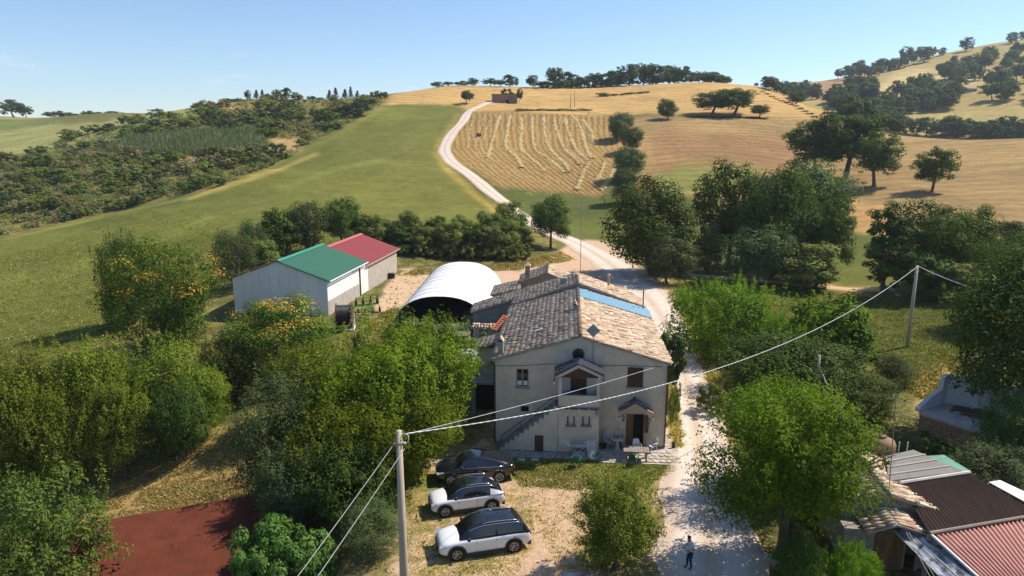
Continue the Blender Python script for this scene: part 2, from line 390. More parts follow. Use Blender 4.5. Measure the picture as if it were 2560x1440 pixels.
# lawn before the house, worn parking place
patch([(1010, 1190), (1280, 1140), (1560, 1142), (1690, 1140), (1690, 1175), (1600, 1215), (1420, 1215), (1300, 1200), (1100, 1250)], (112, 118, 52), .42, .30)
patch([(1560, 1150), (1690, 1140), (1690, 1180), (1600, 1200)], (96, 114, 44), .15, .10)
patch([(1120, 1215), (1420, 1175), (1560, 1200), (1620, 1290), (1500, 1450), (1150, 1500), (1000, 1450)], (140, 126, 78), .50, .58)
patch([(1330, 1200), (1440, 1215), (1460, 1300), (1400, 1420), (1320, 1500), (1180, 1500), (1330, 1370)], (190, 158, 120), .30, .84)
# dry grass slope on the west side
patch([(60, 1330), (140, 1210), (420, 1150), (620, 1060), (640, 1120), (600, 1330), (0, 1500)], (158, 134, 78), .62, .30)
# verges, greener hollows, far fields
patch([(2290, 940), (2400, 900), (2380, 1010), (2290, 1030)], (176, 144, 84), .6, .3)
patch([(1230, 470), (1500, 498), (1520, 545), (1330, 560)], (84, 92, 42), .3, .1)
patch([(1640, 440), (1700, 395), (1850, 400), (1900, 440), (1780, 500), (1620, 480)], (118, 124, 58), .3, .1, .8)
patch([(1640, 330), (2000, 340), (2050, 450), (1900, 420), (1640, 420)], (142, 106, 72), .15, .3, .6, 200, 330)
patch([(2100, 500), (2330, 530), (2400, 600), (2100, 580)], (176, 138, 86), .4, .2, .8)
patch([(1900, 215), (2070, 190), (2190, 185), (2190, 235), (2060, 240), (1900, 225)], (158, 128, 92), .2, .2, 1, 480)
patch([(2180, 235), (2240, 180), (2350, 172), (2520, 185), (2420, 220), (2300, 235), (2190, 255)], (186, 166, 112), .3, .1, 1, 480)
patch([(2330, 160), (2560, 95), (3000, 60), (3000, 120), (2560, 140), (2400, 165)], (150, 140, 88), .3, .1, 1, 480)
patch([(2240, 280), (2560, 250), (2560, 350), (2300, 330)], (160, 146, 88), .5, .15, .7, 380)
patch([(-200, 300), (130, 300), (330, 330), (-200, 345)], (108, 116, 62), .25, .05, 1, 380)
patch([(-200, 345), (240, 305), (460, 265), (560, 262), (280, 350), (0, 390), (-200, 420)], (140, 140, 84), .35, .08, 1, 300)
# earth scars among the scrub
patch([(400, 385), (540, 385), (520, 400), (460, 450), (400, 440)], (180, 148, 98), .3, .6, .8, 180, 330)
patch([(670, 345), (780, 345), (760, 375), (690, 385)], (172, 142, 92), .3, .5, .8, 180, 350)
patch([(540, 262), (600, 258), (590, 275), (560, 275)], (190, 150, 100), .2, .7, 1, 180)
# pale strip of drier grass along the green field, wheel marks
def pstrip(pts, w, col, k, y0=60, y1=400):
    best = np.full(GX.shape, 1e9)
    for (a, b), (c, d) in zip(pts[:-1], pts[1:]):
        t = np.clip(((PU - a) * (c - a) + (PV - b) * (d - b)) / ((c - a) ** 2 + (d - b) ** 2), 0, 1)
        best = np.minimum(best, np.hypot(PU - a - t * (c - a), (PV - b - t * (d - b)) * 1.6))
    f = np.clip(1 - best / w, 0, 1) * k * FRONT * (GY > y0) * (GY < y1); f = f * (0.55 + 0.9 * n2_); f = np.clip(f, 0, 1)[..., None]
    ALB[:] = ALB * (1 - f) + colr(*col) * f
pstrip([(470, 498), (540, 473), (640, 443), (720, 415), (790, 385)], 8, (196, 168, 96), .95)
pstrip([(0, 600), (250, 545), (560, 473), (840, 338), (960, 270)], 7, (150, 156, 70), .6)
pstrip([(0, 700), (300, 640), (520, 545)], 22, (128, 136, 62), .5)
pstrip([(700, 470), (850, 420), (960, 400)], 14, (128, 140, 66), .5)
pstrip([(1104, 350), (1098, 385), (1115, 420), (1190, 490), (1300, 575)], 11, (196, 164, 84), .9, 100)
pstrip([(1145, 290), (1112, 345)], 9, (186, 156, 80), .8, 200)
pstrip([(1490, 625), (1560, 660), (1640, 700), (1800, 690), (1960, 706), (2160, 728)], 9, (190, 158, 104), .7, 60)
pstrip([(1990, 690), (2100, 722), (2200, 722)], 8, (206, 172, 120), .9, 60)
pstrip([(1080, 460), (1098, 510), (1090, 530)], 4, (66, 82, 34), .8)
pstrip([(1062, 470), (1075, 520)], 3, (66, 82, 34), .8)
pstrip([(1180, 283), (1300, 277), (1420, 276), (1560, 292), (1740, 284)], 5, (104, 92, 50), .85, 250)
pstrip([(1330, 256), (1500, 250), (1640, 246), (1740, 256)], 3, (104, 92, 50), .8, 300)
def blur(A, n):
    for _ in range(n):
        A = (A + np.roll(A, 1, 1) + np.roll(A, -1, 1)) / 3
        B = A.copy(); B[1:-1] = (A[:-2] + A[1:-1] + A[2:]) / 3; A = B
    return A
LANE = (PU - np.interp(PV, [280, 330, 372, 398, 432, 480, 520], [0, 0, 6, 34, 74, 140, 190]) - 1180) / 29.0; HAYM = (REG == 2).astype(float)
ROWS[REG == 3] = 1.0; ROWS[REG == 5] = 0.6; ROWS[REG == 7] = 0.45; ROWS[REG == 2] = 0.35
ALB, DRY, BARE, ROWS, HAYM = blur(ALB, 3), blur(DRY, 5), blur(BARE, 5), blur(ROWS, 2), blur(HAYM, 3)

# ---- ground material
def ground_material():
    m, nt, b = new_mat("ground"); L = nt.links
    geo = nt.nodes.new("ShaderNodeNewGeometry"); pos = geo.outputs["Position"]
    at = nd(nt, "ShaderNodeAttribute", attribute_name="albedo"); am = nd(nt, "ShaderNodeAttribute", attribute_name="cover")
    sep = nt.nodes.new("ShaderNodeSeparateColor"); L.new(am.outputs["Color"], sep.inputs[0])
    dry, bare, rows = sep.outputs[0], sep.outputs[1], sep.outputs[2]
    fine = noise(nt, 2.6, 8, 0.72, 0.4, pos); mid = noise(nt, 0.33, 7, 0.7, 0.6, pos); big = noise(nt, 0.045, 5, 0.6, 0.5, pos); tuft = noise(nt, 9.0, 4, 0.7, 0.2, pos)
    f = mth(nt, 'MULTIPLY_ADD', fine, 0.9, 0.55); f = mth(nt, 'MULTIPLY', f, mth(nt, 'MULTIPLY_ADD', mid, 1.2, 0.40)); f = mth(nt, 'MULTIPLY', f, mth(nt, 'MULTIPLY_ADD', big, 0.9, 0.55))
    f = mth(nt, 'MULTIPLY', f, mth(nt, 'MULTIPLY_ADD', tuft, 0.7, 0.65))
    cmb = nt.nodes.new("ShaderNodeCombineColor")
    for i in range(3): L.new(f, cmb.inputs[i])
    col = mixc(nt, 1.0, at.outputs["Color"], cmb.outputs[0], 'MULTIPLY')
    # straw where the cover is dry
    dn = mth(nt, 'ADD', mth(nt, 'MULTIPLY', mid, 0.55), mth(nt, 'MULTIPLY', fine, 0.45))
    dth = mth(nt, 'SUBTRACT', 0.78, mth(nt, 'MULTIPLY', dry, 0.48))
    fd = smooth(nt, dn, mth(nt, 'SUBTRACT', dth, 0.07), mth(nt, 'ADD', dth, 0.10))
    straw = ramp(nt, tuft, [(0.25, srgb(150, 122, 68)), (0.75, srgb(206, 176, 112))])
    col = mixc(nt, mth(nt, 'MULTIPLY', fd, 0.7), col, straw)
    # soil where it is worn
    bn = mth(nt, 'ADD', mth(nt, 'MULTIPLY', noise(nt, 0.55, 9, 0.66, 0.8, pos), 0.8), mth(nt, 'MULTIPLY', fine, 0.2))
    bth = mth(nt, 'SUBTRACT', 0.80, mth(nt, 'MULTIPLY', bare, 0.55))
    fb = smooth(nt, bn, mth(nt, 'SUBTRACT', bth, 0.03), mth(nt, 'ADD', bth, 0.09))
    soil = ramp(nt, fine, [(0.25, srgb(172, 140, 110)), (0.75, srgb(214, 186, 156))])
    fb2 = mth(nt, 'MULTIPLY', fb, mth(nt, 'MULTIPLY_ADD', rows, -0.75, 0.9))
    col = mixc(nt, fb2, col, soil)
    # rows left by the harvester follow the slope
    sp = nt.nodes.new("ShaderNodeSeparateXYZ"); L.new(pos, sp.inputs[0])
    w = mth(nt, 'ADD', mth(nt, 'MULTIPLY', sp.outputs[2], 1.1), mth(nt, 'MULTIPLY', sp.outputs[1], 0.16))
    w = mth(nt, 'ADD', w, mth(nt, 'MULTIPLY', noise(nt, 0.012, 2, 0.4, 0, pos), 26.0))
    w = mth(nt, 'ADD', w, mth(nt, 'MULTIPLY', noise(nt, 0.25, 3, 0.6, 0, pos), 1.2))
    s1 = mth(nt, 'SINE', mth(nt, 'MULTIPLY', w, 2.6)); s2 = mth(nt, 'SINE', mth(nt, 'MULTIPLY', w, 6.7))
    s = mth(nt, 'ADD', mth(nt, 'MULTIPLY', s1, 0.16), mth(nt, 'MULTIPLY', s2, 0.10))
    s = mth(nt, 'MULTIPLY_ADD', mth(nt, 'MULTIPLY', s, rows), 1.0, 1.0)
    cm2 = nt.nodes.new("ShaderNodeCombineColor")
    for i in range(3): L.new(s, cm2.inputs[i])
    col = mixc(nt, 1.0, col, cm2.outputs[0], 'MULTIPLY')
    # mown swaths of the hay field: thin lanes of paler straw beside the raked rows
    la = nd(nt, "ShaderNodeAttribute", attribute_name="lane"); ls = nt.nodes.new("ShaderNodeSeparateXYZ"); L.new(la.outputs["Vector"], ls.inputs[0])
    lw = mth(nt, 'ADD', ls.outputs[0], mth(nt, 'MULTIPLY', mth(nt, 'SUBTRACT', noise(nt, .11, 3, .6, 0, pos), .5), .55))
    st1 = mth(nt, 'SINE', mth(nt, 'MULTIPLY', lw, 12.566)); st2 = mth(nt, 'SINE', mth(nt, 'MULTIPLY', lw, 37.7))
    stt = mth(nt, 'ADD', mth(nt, 'MULTIPLY', st1, .30), mth(nt, 'MULTIPLY', st2, .22)); stt = mth(nt, 'ADD', stt, mth(nt, 'MULTIPLY', mth(nt, 'SUBTRACT', noise(nt, .8, 5, .7, 0, pos), .5), 1.6))
    fh = mth(nt, 'MULTIPLY', smooth(nt, stt, -.05, .45), ls.outputs[1]); col = mixc(nt, mth(nt, 'MULTIPLY', fh, .62), col, srgb(198, 166, 104))
    L.new(col, b.inputs["Base Color"]); b.inputs["Roughness"].default_value = 0.95; b.inputs["Specular IOR Level"].default_value = 0.1
    bp = nt.nodes.new("ShaderNodeBump"); bp.inputs["Strength"].default_value = 0.55; bp.inputs["Distance"].default_value = 0.25
    L.new(mth(nt, 'ADD', fine, mth(nt, 'MULTIPLY', tuft, 0.5)), bp.inputs["Height"]); L.new(bp.outputs[0], b.inputs["Normal"])
    return m
M_GROUND = ground_material()

def build_ground():
    idx = np.arange(NRD * NAZ).reshape(NRD, NAZ)
    nxt = np.roll(idx, -1, 1)                               # closes the circle behind the camera
    q = np.stack([idx[:-1], nxt[:-1], nxt[1:], idx[1:]], -1).reshape(-1, 4)
    q = q[:, ::-1]
    freg = REG[:-1, :].reshape(-1)
    P = np.stack([GX, GY, GZ], -1).reshape(-1, 3); AL = ALB.reshape(-1, 3); CV = np.stack([DRY, BARE, ROWS], -1).reshape(-1, 3)
    # smooth vertex normals of the whole sheet, so the pieces meet without a seam
    fn = np.cross(P[q[:, 1]] - P[q[:, 0]], P[q[:, 3]] - P[q[:, 0]]); VN = np.zeros_like(P)
    for k in range(4): np.add.at(VN, q[:, k], fn)
    VN /= np.maximum(np.linalg.norm(VN, axis=1, keepdims=True), 1e-9)
    for r_, nm in enumerate(REGN):
        qs = q[freg == r_]
        if not len(qs): continue
        used, inv = np.unique(qs, return_inverse=True); vs = P[used]; fs = inv.reshape(-1, 4)
        extra = []
        me = bpy.data.meshes.new(nm); me.vertices.add(len(vs)); me.vertices.foreach_set("co", vs.ravel())
        me.loops.add(fs.size); me.loops.foreach_set("vertex_index", fs.ravel().astype(np.int32))
        me.polygons.add(len(fs)); me.polygons.foreach_set("loop_start", np.arange(0, fs.size, 4, dtype=np.int32)); me.polygons.foreach_set("loop_total", np.full(len(fs), 4, np.int32))
        me.polygons.foreach_set("use_smooth", np.ones(len(fs), bool)); me.update(calc_edges=True)
        for an, data in (("albedo", AL[used]), ("cover", CV[used])):
            at = me.attributes.new(an, 'FLOAT_COLOR', 'POINT'); at.data.foreach_set("color", np.concatenate([data, np.ones((len(used), 1))], 1).astype(np.float32).ravel())
        lt = me.attributes.new("lane", 'FLOAT_VECTOR', 'POINT'); lt.data.foreach_set("vector", np.stack([LANE.ravel()[used], HAYM.ravel()[used], np.zeros(len(used))], 1).astype(np.float32).ravel())
        me.normals_split_custom_set_from_vertices(VN[used].tolist())
        me.materials.append(M_GROUND); tag(link(nm, me), kind='structure')
    # the small round of ground right under the camera
    ring = [tuple(P[idx[0, k]]) for k in range(0, NAZ, 4)]
    c = MB(); c.add([(0, 0, float(GZ[0].mean())), *ring], [(0, i + 1, (i + 1) % len(ring) + 1) for i in range(len(ring))])
    tag(c.build("ground", M_GROUND), kind='structure')
build_ground()

# ------------------------------------------------------------------ the white gravel road
def smooth_line(pts, n):
    pts = [Vector(p) for p in pts]; out = []
    for i in range(len(pts) - 1):
        p0, p1, p2, p3 = pts[max(i - 1, 0)], pts[i], pts[i + 1], pts[min(i + 2, len(pts) - 1)]
        for k in range(n):
            t = k / n; out.append(0.5 * ((2 * p1) + (p2 - p0) * t + (2 * p0 - 5 * p1 + 4 * p2 - p3) * t * t + (3 * p1 - p0 - 3 * p2 + p3) * t ** 3))
    out.append(pts[-1]); return out
def gravel_material(name, a, b_, track=True):
    m, nt, b = new_mat(name); L = nt.links
    geo = nt.nodes.new("ShaderNodeNewGeometry"); pos = geo.outputs["Position"]
    n = mth(nt, 'ADD', mth(nt, 'MULTIPLY', noise(nt, 0.7, 8, 0.7, 0.5, pos), 0.7), mth(nt, 'MULTIPLY', noise(nt, 14, 5, 0.7, 0, pos), 0.3))
    col = ramp(nt, n, [(0.32, a), (0.66, b_)])
    uv = nd(nt, "ShaderNodeAttribute", attribute_name="across")
    if track:   # two paler wheel tracks with a browner crown and edges
        t = mth(nt, 'ABSOLUTE', uv.outputs["Fac"]); tr = mth(nt, 'ABSOLUTE', mth(nt, 'SUBTRACT', t, 0.42))
        e = smooth(nt, mth(nt, 'ADD', tr, mth(nt, 'MULTIPLY', mth(nt, 'SUBTRACT', n, 0.5), 0.5)), 0.12, 0.42)
        col = mixc(nt, mth(nt, 'MULTIPLY', e, 0.55), col, srgb(176, 152, 122))
    L.new(col, b.inputs["Base Color"]); b.inputs["Roughness"].default_value = 0.95; b.inputs["Specular IOR Level"].default_value = 0.1
    bp = nt.nodes.new("ShaderNodeBump"); bp.inputs["Strength"].default_value = 0.5; bp.inputs["Distance"].default_value = 0.05
    L.new(noise(nt, 9, 6, 0.7, 0, pos), bp.inputs["Height"]); L.new(bp.outputs[0], b.inputs["Normal"])
    return m
def ribbon(name, px, widths, m, n=14, lift=0.03, cols=9, seed=1):
    ctr = [hit(u, v) for u, v in px]; line = smooth_line([(p.x, p.y, 0) for p in ctr], n); rows, acr = [], []
    ws = np.interp(np.linspace(0, len(px) - 1, len(line)), np.arange(len(px)), widths)
    rr = np.random.RandomState(seed)
    for i, p in enumerate(line):
        d = (line[min(i + 1, len(line) - 1)] - line[max(i - 1, 0)]).normalized(); nrm = Vector((d.y, -d.x, 0)); row = []
        jl, jr = 1 + .09 * math.sin(i * .37 + seed) + rr.uniform(-.02, .02), 1 + .08 * math.sin(i * .29 + 2) + rr.uniform(-.02, .02)
        for k in range(cols):
            t = -1 + 2 * k / (cols - 1); q = p + nrm * (ws[i] * 0.5 * t * (jl if t < 0 else jr))
            zz = max(float(ground(q.x + dx, q.y + dy)) for dx, dy in ((0, 0), (.3, 0), (-.3, 0), (0, .4), (0, -.4)))
            edge = 0 if abs(t) < 0.95 else 1
            row.append((q.x, q.y, zz + lift + 0.0004 * q.y * (1 - edge) + 0.03 * (1 - t * t) - 0.02 * edge)); acr.append(t)
        rows.append(row)
    g = MB().grid(rows); o = g.build(name, m, smooth=True); me = o.data
    at = me.attributes.new("across", 'FLOAT', 'POINT'); at.data.foreach_set("value", np.array(acr, np.float32))
    return tag(o, kind='structure')
M_ROAD = gravel_material("white gravel", srgb(186, 170, 154), srgb(224, 210, 196))
ribbon("road", [(1800, 1560), (1782, 1440), (1766, 1300), (1752, 1180), (1742, 1080), (1722, 980), (1692, 880), (1652, 790), (1600, 725), (1535, 668), (1462, 620), (1392, 588), (1325, 556), (1258, 504), (1185, 447), (1122, 398), (1112, 374), (1124, 344), (1158, 303), (1172, 280), (1206, 263), (1246, 250)],
       [5.2, 5.2, 4.9, 4.6, 4.2, 4.0, 4.2, 5.2, 6.4, 7.2, 6.0, 4.8, 4.4, 4.2, 4.2, 4.6, 4.6, 4.4, 4.2, 4.0, 3.8, 3.6], M_ROAD)
M_TRACK = gravel_material("dirt track", srgb(176, 146, 106), srgb(214, 184, 142), False)
ribbon("path", [(1600, 690), (1700, 688), (1810, 694), (1960, 708), (2120, 724), (2230, 722)], [2.6, 2.2, 2.0, 2.0, 2.2, 2.4], M_TRACK, lift=0.04)
# ------------------------------------------------------------------ foliage
def leaf_material(name, dark, light, trans=0.25, gloss=0.5, tip=None):
    """leaf colour differs from leaf to leaf (attribute 'leaf') and from tree to tree"""
    m, nt, b = new_mat(name); L = nt.links
    at = nd(nt, "ShaderNodeAttribute", attribute_name="leaf"); oi = nt.nodes.new("ShaderNodeObjectInfo")
    geo = nt.nodes.new("ShaderNodeNewGeometry")
    stops = [(0.0, dark), (0.85, light)] if tip is None else [(0.0, dark), (0.8, light), (0.9, tip[0]), (1.0, tip[1])]
    col = ramp(nt, at.outputs["Fac"], stops)
    hs = nt.nodes.new("ShaderNodeHueSaturation"); L.new(col, hs.inputs["Color"])
    L.new(mth(nt, 'MULTIPLY_ADD', oi.outputs["Random"], 0.5, 0.75), hs.inputs["Value"])
    L.new(mth(nt, 'MULTIPLY_ADD', oi.outputs["Random"], 0.03, 0.485), hs.inputs["Hue"])
    col = hs.outputs[0]
    L.new(col, b.inputs["Base Color"]); b.inputs["Roughness"].default_value = gloss + .15; b.inputs["Specular IOR Level"].default_value = 0.08
    tr = nt.nodes.new("ShaderNodeBsdfTranslucent"); L.new(mixc(nt, 1.0, col, (1.08, 1.15, 0.45, 1), 'MULTIPLY'), tr.inputs[0])
    mx = nt.nodes.new("ShaderNodeMixShader"); mx.inputs[0].default_value = trans
    L.new(b.outputs[0], mx.inputs[1]); L.new(tr.outputs[0], mx.inputs[2]); L.new(mx.outputs[0], nt.nodes["Material Output"].inputs[0])
    return m
LEAF = {
    'oak':    leaf_material("oak leaves", (.030, .064, .011), (.122, .186, .034), .3),
    'grey':   leaf_material("grey leaves", (.046, .078, .026), (.145, .195, .070), .28),
    'bright': leaf_material("fresh leaves", (.042, .105, .005), (.200, .315, .018), .34),
    'yellow': leaf_material("yellow-green leaves", (.052, .090, .008), (.235, .280, .032), .34),
    'mulb':   leaf_material("light mulberry leaves", (.044, .092, .005), (.215, .275, .018), .34),
    'scrub':  leaf_material("scrub leaves", (.100, .132, .028), (.255, .290, .078), .3),
    'dry':    leaf_material("dry scrub leaves", (.150, .136, .054), (.32, .28, .125), .25),
    'far':    leaf_material("far leaves", (.045, .078, .022), (.125, .170, .046), .25),
    'conifer': leaf_material("conifer needles", (.016, .036, .016), (.044, .074, .030), .1),
    'seed':   leaf_material("leaves with orange seed clusters", (.026, .060, .010), (.130, .185, .024), .3, .6, (srgb(176, 156, 60), srgb(222, 140, 86))),
    'fig':    leaf_material("broad fig leaves", (.032, .078, .014), (.135, .215, .044), .28, .5),
    'feather': leaf_material("feathery leaves", (.050, .105, .014), (.180, .255, .050), .35),
    'reed':   leaf_material("reed leaves", (.13, .185, .085), (.29, .34, .165), .35),
}
M_BARK = mat("bark", (.11, .085, .062), .9, .35, 3, bump=.6, bscale=14, stretch=(1, 1, .25))
M_BARK_PALE = mat("pale bark", (.21, .185, .15), .9, .3, 3, bump=.4, bscale=14)

def quads_mesh(name, V, Q, mats, leafval=None, mi=None, smooth_=False):
    me = bpy.data.meshes.new(name); n = len(Q)
    me.vertices.add(len(V)); me.vertices.foreach_set("co", V.astype(np.float32).ravel())
    me.loops.add(n * 4); me.loops.foreach_set("vertex_index", Q.astype(np.int32).ravel())
    me.polygons.add(n); me.polygons.foreach_set("loop_start", np.arange(0, n * 4, 4, dtype=np.int32)); me.polygons.foreach_set("loop_total", np.full(n, 4, np.int32))
    if mi is not None: me.polygons.foreach_set("material_index", mi.astype(np.int32))
    me.update(calc_edges=True)
    if leafval is not None:
        at = me.attributes.new("leaf", 'FLOAT', 'FACE'); at.data.foreach_set("value", leafval.astype(np.float32))
    for m in mats: me.materials.append(m)
    return me
def unit(v): return v / np.maximum(np.linalg.norm(v, axis=-1, keepdims=True), 1e-9)
def leaves_at(rs, P, N, size, aspect=1.9, droop=0.25):
    """one folded four-cornered leaf (a rhombus) at each P, its face looking towards N"""
    n = len(P); D = unit(np.cross(N, rs.normal(size=(n, 3)))); D[:, 2] -= droop; D = unit(D - N * (D * N).sum(1, keepdims=True))
    S = np.cross(N, D); s = (size * rs.uniform(.65, 1.35, n))[:, None]
    a = P - D * s * .5; c = P + D * s * .5; w = s / aspect * .5; lift = N * s * .10
    V = np.stack([a, P + S * w + lift, c, P - S * w + lift], 1).reshape(-1, 3)
    return V, np.arange(n * 4).reshape(n, 4)
SHAPES = {   # clump spread: radius, centre height share, vertical share, lower limit, clump size
    'round': dict(zc=.54, rz=.46, low=-.95, cr=.30), 'oak': dict(zc=.57, rz=.44, low=-.85, cr=.27), 'bush': dict(zc=.46, rz=.54, low=-.9, cr=.34),
    'tall': dict(zc=.51, rz=.49, low=-.98, cr=.28), 'wide': dict(zc=.52, rz=.47, low=-.85, cr=.24), 'ball': dict(zc=.60, rz=.40, low=-.9, cr=.27), 'open': dict(zc=.56, rz=.44, low=-.8, cr=.20),
}
def crown(name, kind, shape, seed, n_clump, per, leaf, H=1.0, W=1.0, aspect=1.9, fill=.35, tipshare=0.0, sprig=0.0, up=.55, rough=.16, shoots=0):
    """crown of one tree: real size, H high from the foot, W wide; leaves sit on many separate sprays so that gaps and shade fall between them"""
    rs = np.random.RandomState(seed); s = SHAPES[shape]; A = np.array([W / 2, W / 2, H * s['rz']]); c0 = np.array([0, 0, H * s['zc']])
    d = unit(rs.normal(size=(n_clump * 4, 3))); d = d[d[:, 2] > s['low']][:n_clump]; k = len(d)
    full = (np.abs(d) ** 2.7).sum(1, keepdims=True) ** (-1 / 2.7)            # fuller than an egg
    # big lobes give an uneven outline
    lobes = unit(rs.normal(size=(7, 3))); lob = np.max(d @ lobes.T, 1)
    rad = (0.52 + .48 * np.clip((lob - .3) / .7, 0, 1)) * rs.uniform(1 - rough, 1 + rough * .6, k); inner = rs.rand(k) < fill
    rad = np.where(inner, rad * rs.uniform(.35, .8, k), rad * .86)
    CC = c0 + d * full * rad[:, None] * A
    cr = s['cr'] * min(W / 2, H / 2) * rs.uniform(.5, 1.3, k) * .86
    lightness = rs.rand(k)
    m = np.maximum((per * (cr / cr.mean()) ** 2).astype(int), 6); ci = np.repeat(np.arange(k), m); n = len(ci)
    e = unit(rs.normal(size=(n, 3))); rr = cr[ci] * rs.uniform(.30, 1.0, n) ** .42
    P = CC[ci] + e * rr[:, None] * np.array([1, 1, .72])
    if sprig > 0:                         # some leaves stand out on thin shoots
        sh = rs.rand(n) < sprig; P[sh] += (unit(d[ci][sh] + np.array([0, 0, .5])) * (cr[ci][sh] * rs.uniform(.1, .75, sh.sum()))[:, None])
    P[:, 2] = np.maximum(P[:, 2], .04 * H * rs.rand(n))
    qx = (W / 2) / np.quantile(np.hypot(P[:, 0], P[:, 1]), .975); qz = H / np.quantile(P[:, 2], .992)      # true to the size asked for
    P = P * np.array([qx, qx, qz]); CC = CC * np.array([qx, qx, qz]); A = A * np.array([qx, qx, qz]); c0 = c0 * np.array([1, 1, qz])
    N = unit(e * .95 + d[ci] * .35 + np.array([0, 0, up]) + rs.normal(size=(n, 3)) * .30)
    if shoots:                            # upright leafy shoots standing out of the crown's top
        ds = unit(rs.normal(size=(shoots * 5, 3))); ds = ds[ds[:, 2] > .05][:shoots]; ks = len(ds); fs_ = (np.abs(ds) ** 2.7).sum(1, keepdims=True) ** (-1 / 2.7)
        b0 = c0 + ds * fs_ * (rs.uniform(.72, .96, ks))[:, None] * A; axs = unit(ds * .55 + np.array([0, 0, 1.1])); Ls_ = H * rs.uniform(.07, .17, ks); q = 34
        t = rs.rand(ks, q, 1); Pn = b0[:, None] + axs[:, None] * t * Ls_[:, None, None] + rs.normal(size=(ks, q, 3)) * (.024 * H) * (1.1 - t)
        P = np.concatenate([P, Pn.reshape(-1, 3)]); N = np.concatenate([N, unit(rs.normal(size=(ks * q, 3)) * .5 + np.repeat(ds, q, 0) * .6 + np.array([0, 0, .7]))])
        lightness = np.concatenate([lightness, np.full(ks, .85)]); ci = np.concatenate([ci, np.repeat(np.arange(k, k + ks), q)]); d = np.concatenate([d, ds]); e = np.concatenate([e, rs.normal(size=(ks * q, 3))]); rr = np.concatenate([rr, np.zeros(ks * q)]); cr = np.concatenate([cr, np.ones(ks)]); n = len(P); k = k + ks
    V, Q = leaves_at(rs, P, N, leaf, aspect)
    lv = np.clip(.04 + .55 * lightness[ci] + .26 * rs.rand(n), 0, .84)
    if tipshare > 0:
        top = (e[:, 2] > .05) & (d[ci][:, 2] > .0) & (rs.rand(k) < tipshare)[ci] & (rr > cr[ci] * .55); lv = np.where(top & (rs.rand(n) < .75), rs.uniform(.86, 1, n), lv)
    return quads_mesh(name, V, Q, [LEAF[kind]], lv), CC
def trunk_mesh(name, H, r0, CC, seed, bark=M_BARK, fork=.32, lean=.05, limbs=9, stems=1):
    rs = np.random.RandomState(seed); b = MB(); cs = CC[rs.permutation(len(CC))[:limbs]]
    for q in range(stems):
        ox, oy = (0, 0) if stems == 1 else (rs.uniform(-.6, .6), rs.uniform(-.6, .6))
        L_ = rs.uniform(-lean, lean, 2) * H; top = Vector((ox + L_[0], oy + L_[1], H * fork))
        b.tube([(ox, oy, -.4), (ox * 1.02, oy, .25), (ox + L_[0] * .4, oy + L_[1] * .6, H * fork * .5), top], [r0 * 1.35, r0 * 1.05, r0 * .85, r0 * .72], 8)
        for i, c in enumerate(cs):
            if i % stems != q: continue
            c = Vector(c); mid = top.lerp(c, .5) + Vector((rs.uniform(-.08, .08) * H, rs.uniform(-.08, .08) * H, .03 * H))
            b.tube([top - Vector((0, 0, r0 * .3)), mid, c], [r0 * .5, r0 * .3, r0 * .10], 5, cap=False)
            for t in range(2):
                e = c + Vector(rs.normal(size=3)) * H * .07; b.tube([mid.lerp(c, .4), e], [r0 * .18, r0 * .05], 4, cap=False)
    return b.mesh(name, bark, True)
TREE_KIND = {}
def tree_kind(key, kind, shape, H, W, seed, clumps, per, leaf, r0=.22, bark=None, limbs=9, fork=.32, stems=1, **kw):
    cm, CC = crown(key + " crown", kind, shape, seed, clumps, per, leaf, H, W, **kw)
    tm = trunk_mesh(key + " trunk", H, r0, CC, seed + 1, bark or M_BARK, fork, .05, limbs, stems) if r0 > 0 else None
    TREE_KIND[key] = (cm, tm, H, W)
def plant(key, name, label, x, y, H=None, W=None, rz=None, group=None, cat="tree", dz=0.0, parts=True, tilt=0.0):
    cm, tm, h0, w0 = TREE_KIND[key]; z = float(ground(x, y)) + dz
    sz = (H or h0) / h0; sw = (W / w0) if W else sz
    rz = NR.uniform(0, 6.28) if rz is None else rz
    if tm is None or not parts:
        o = link(name, cm, None, (x, y, z), (0, 0, rz), (sw, sw, sz)); return tag(o, label, cat, group)
    t = empty(name, (x, y, z), rz, label, cat, group); t.scale = (sw, sw, sz); t.rotation_euler = (tilt, tilt * .5, rz)
    link("crown", cm, t); link("trunk", tm, t); return t
def plant_px(key, name, label, uc, wpx, vtop, Y, group=None, cat="tree", wf=1.0, **kw):
    """uc, wpx: crown centre and width in the photograph, vtop: its highest leaves; Y: distance"""
    p = aty(uc, vtop, Y); g = float(ground(p.x, Y)); dep = Y * math.cos(PITCH) + (CAM_H - p.z) * math.sin(PITCH)
    return plant(key, name, label, p.x, Y, max(p.z - g, .5), wpx * dep / F_PX * wf, group=group, cat=cat, **kw)

# kinds near the house: fine leaves
tree_kind('mulberry', 'mulb', 'wide', 8.5, 12.5, 101, 330, 130, .21, .30, M_BARK_PALE, 26, .28, 2, fill=.30, sprig=.12, shoots=80)
tree_kind('lime', 'bright', 'ball', 9.0, 8.8, 102, 230, 150, .17, .30, None, 14, .28, fill=.25, sprig=.08, rough=.24, shoots=80)
tree_kind('roundoak', 'yellow', 'tall', 5.0, 4.6, 103, 150, 170, .12, .14, None, 8, .25, fill=.2, sprig=.12, rough=.26, shoots=50)
tree_kind('yellowtree', 'yellow', 'tall', 10, 10, 104, 230, 95, .24, .26, None, 9, .25, 2, fill=.3, sprig=.14, shoots=60)
tree_kind('yellowtree2', 'yellow', 'round', 10, 9, 105, 210, 95, .24, .26, None, 9, .25, 2, fill=.3, sprig=.16, shoots=80)
tree_kind('seedtree', 'seed', 'bush', 9, 12, 106, 200, 110, .27, .22, None, 8, .3, 2, tipshare=.26, aspect=2.2, fill=.25)
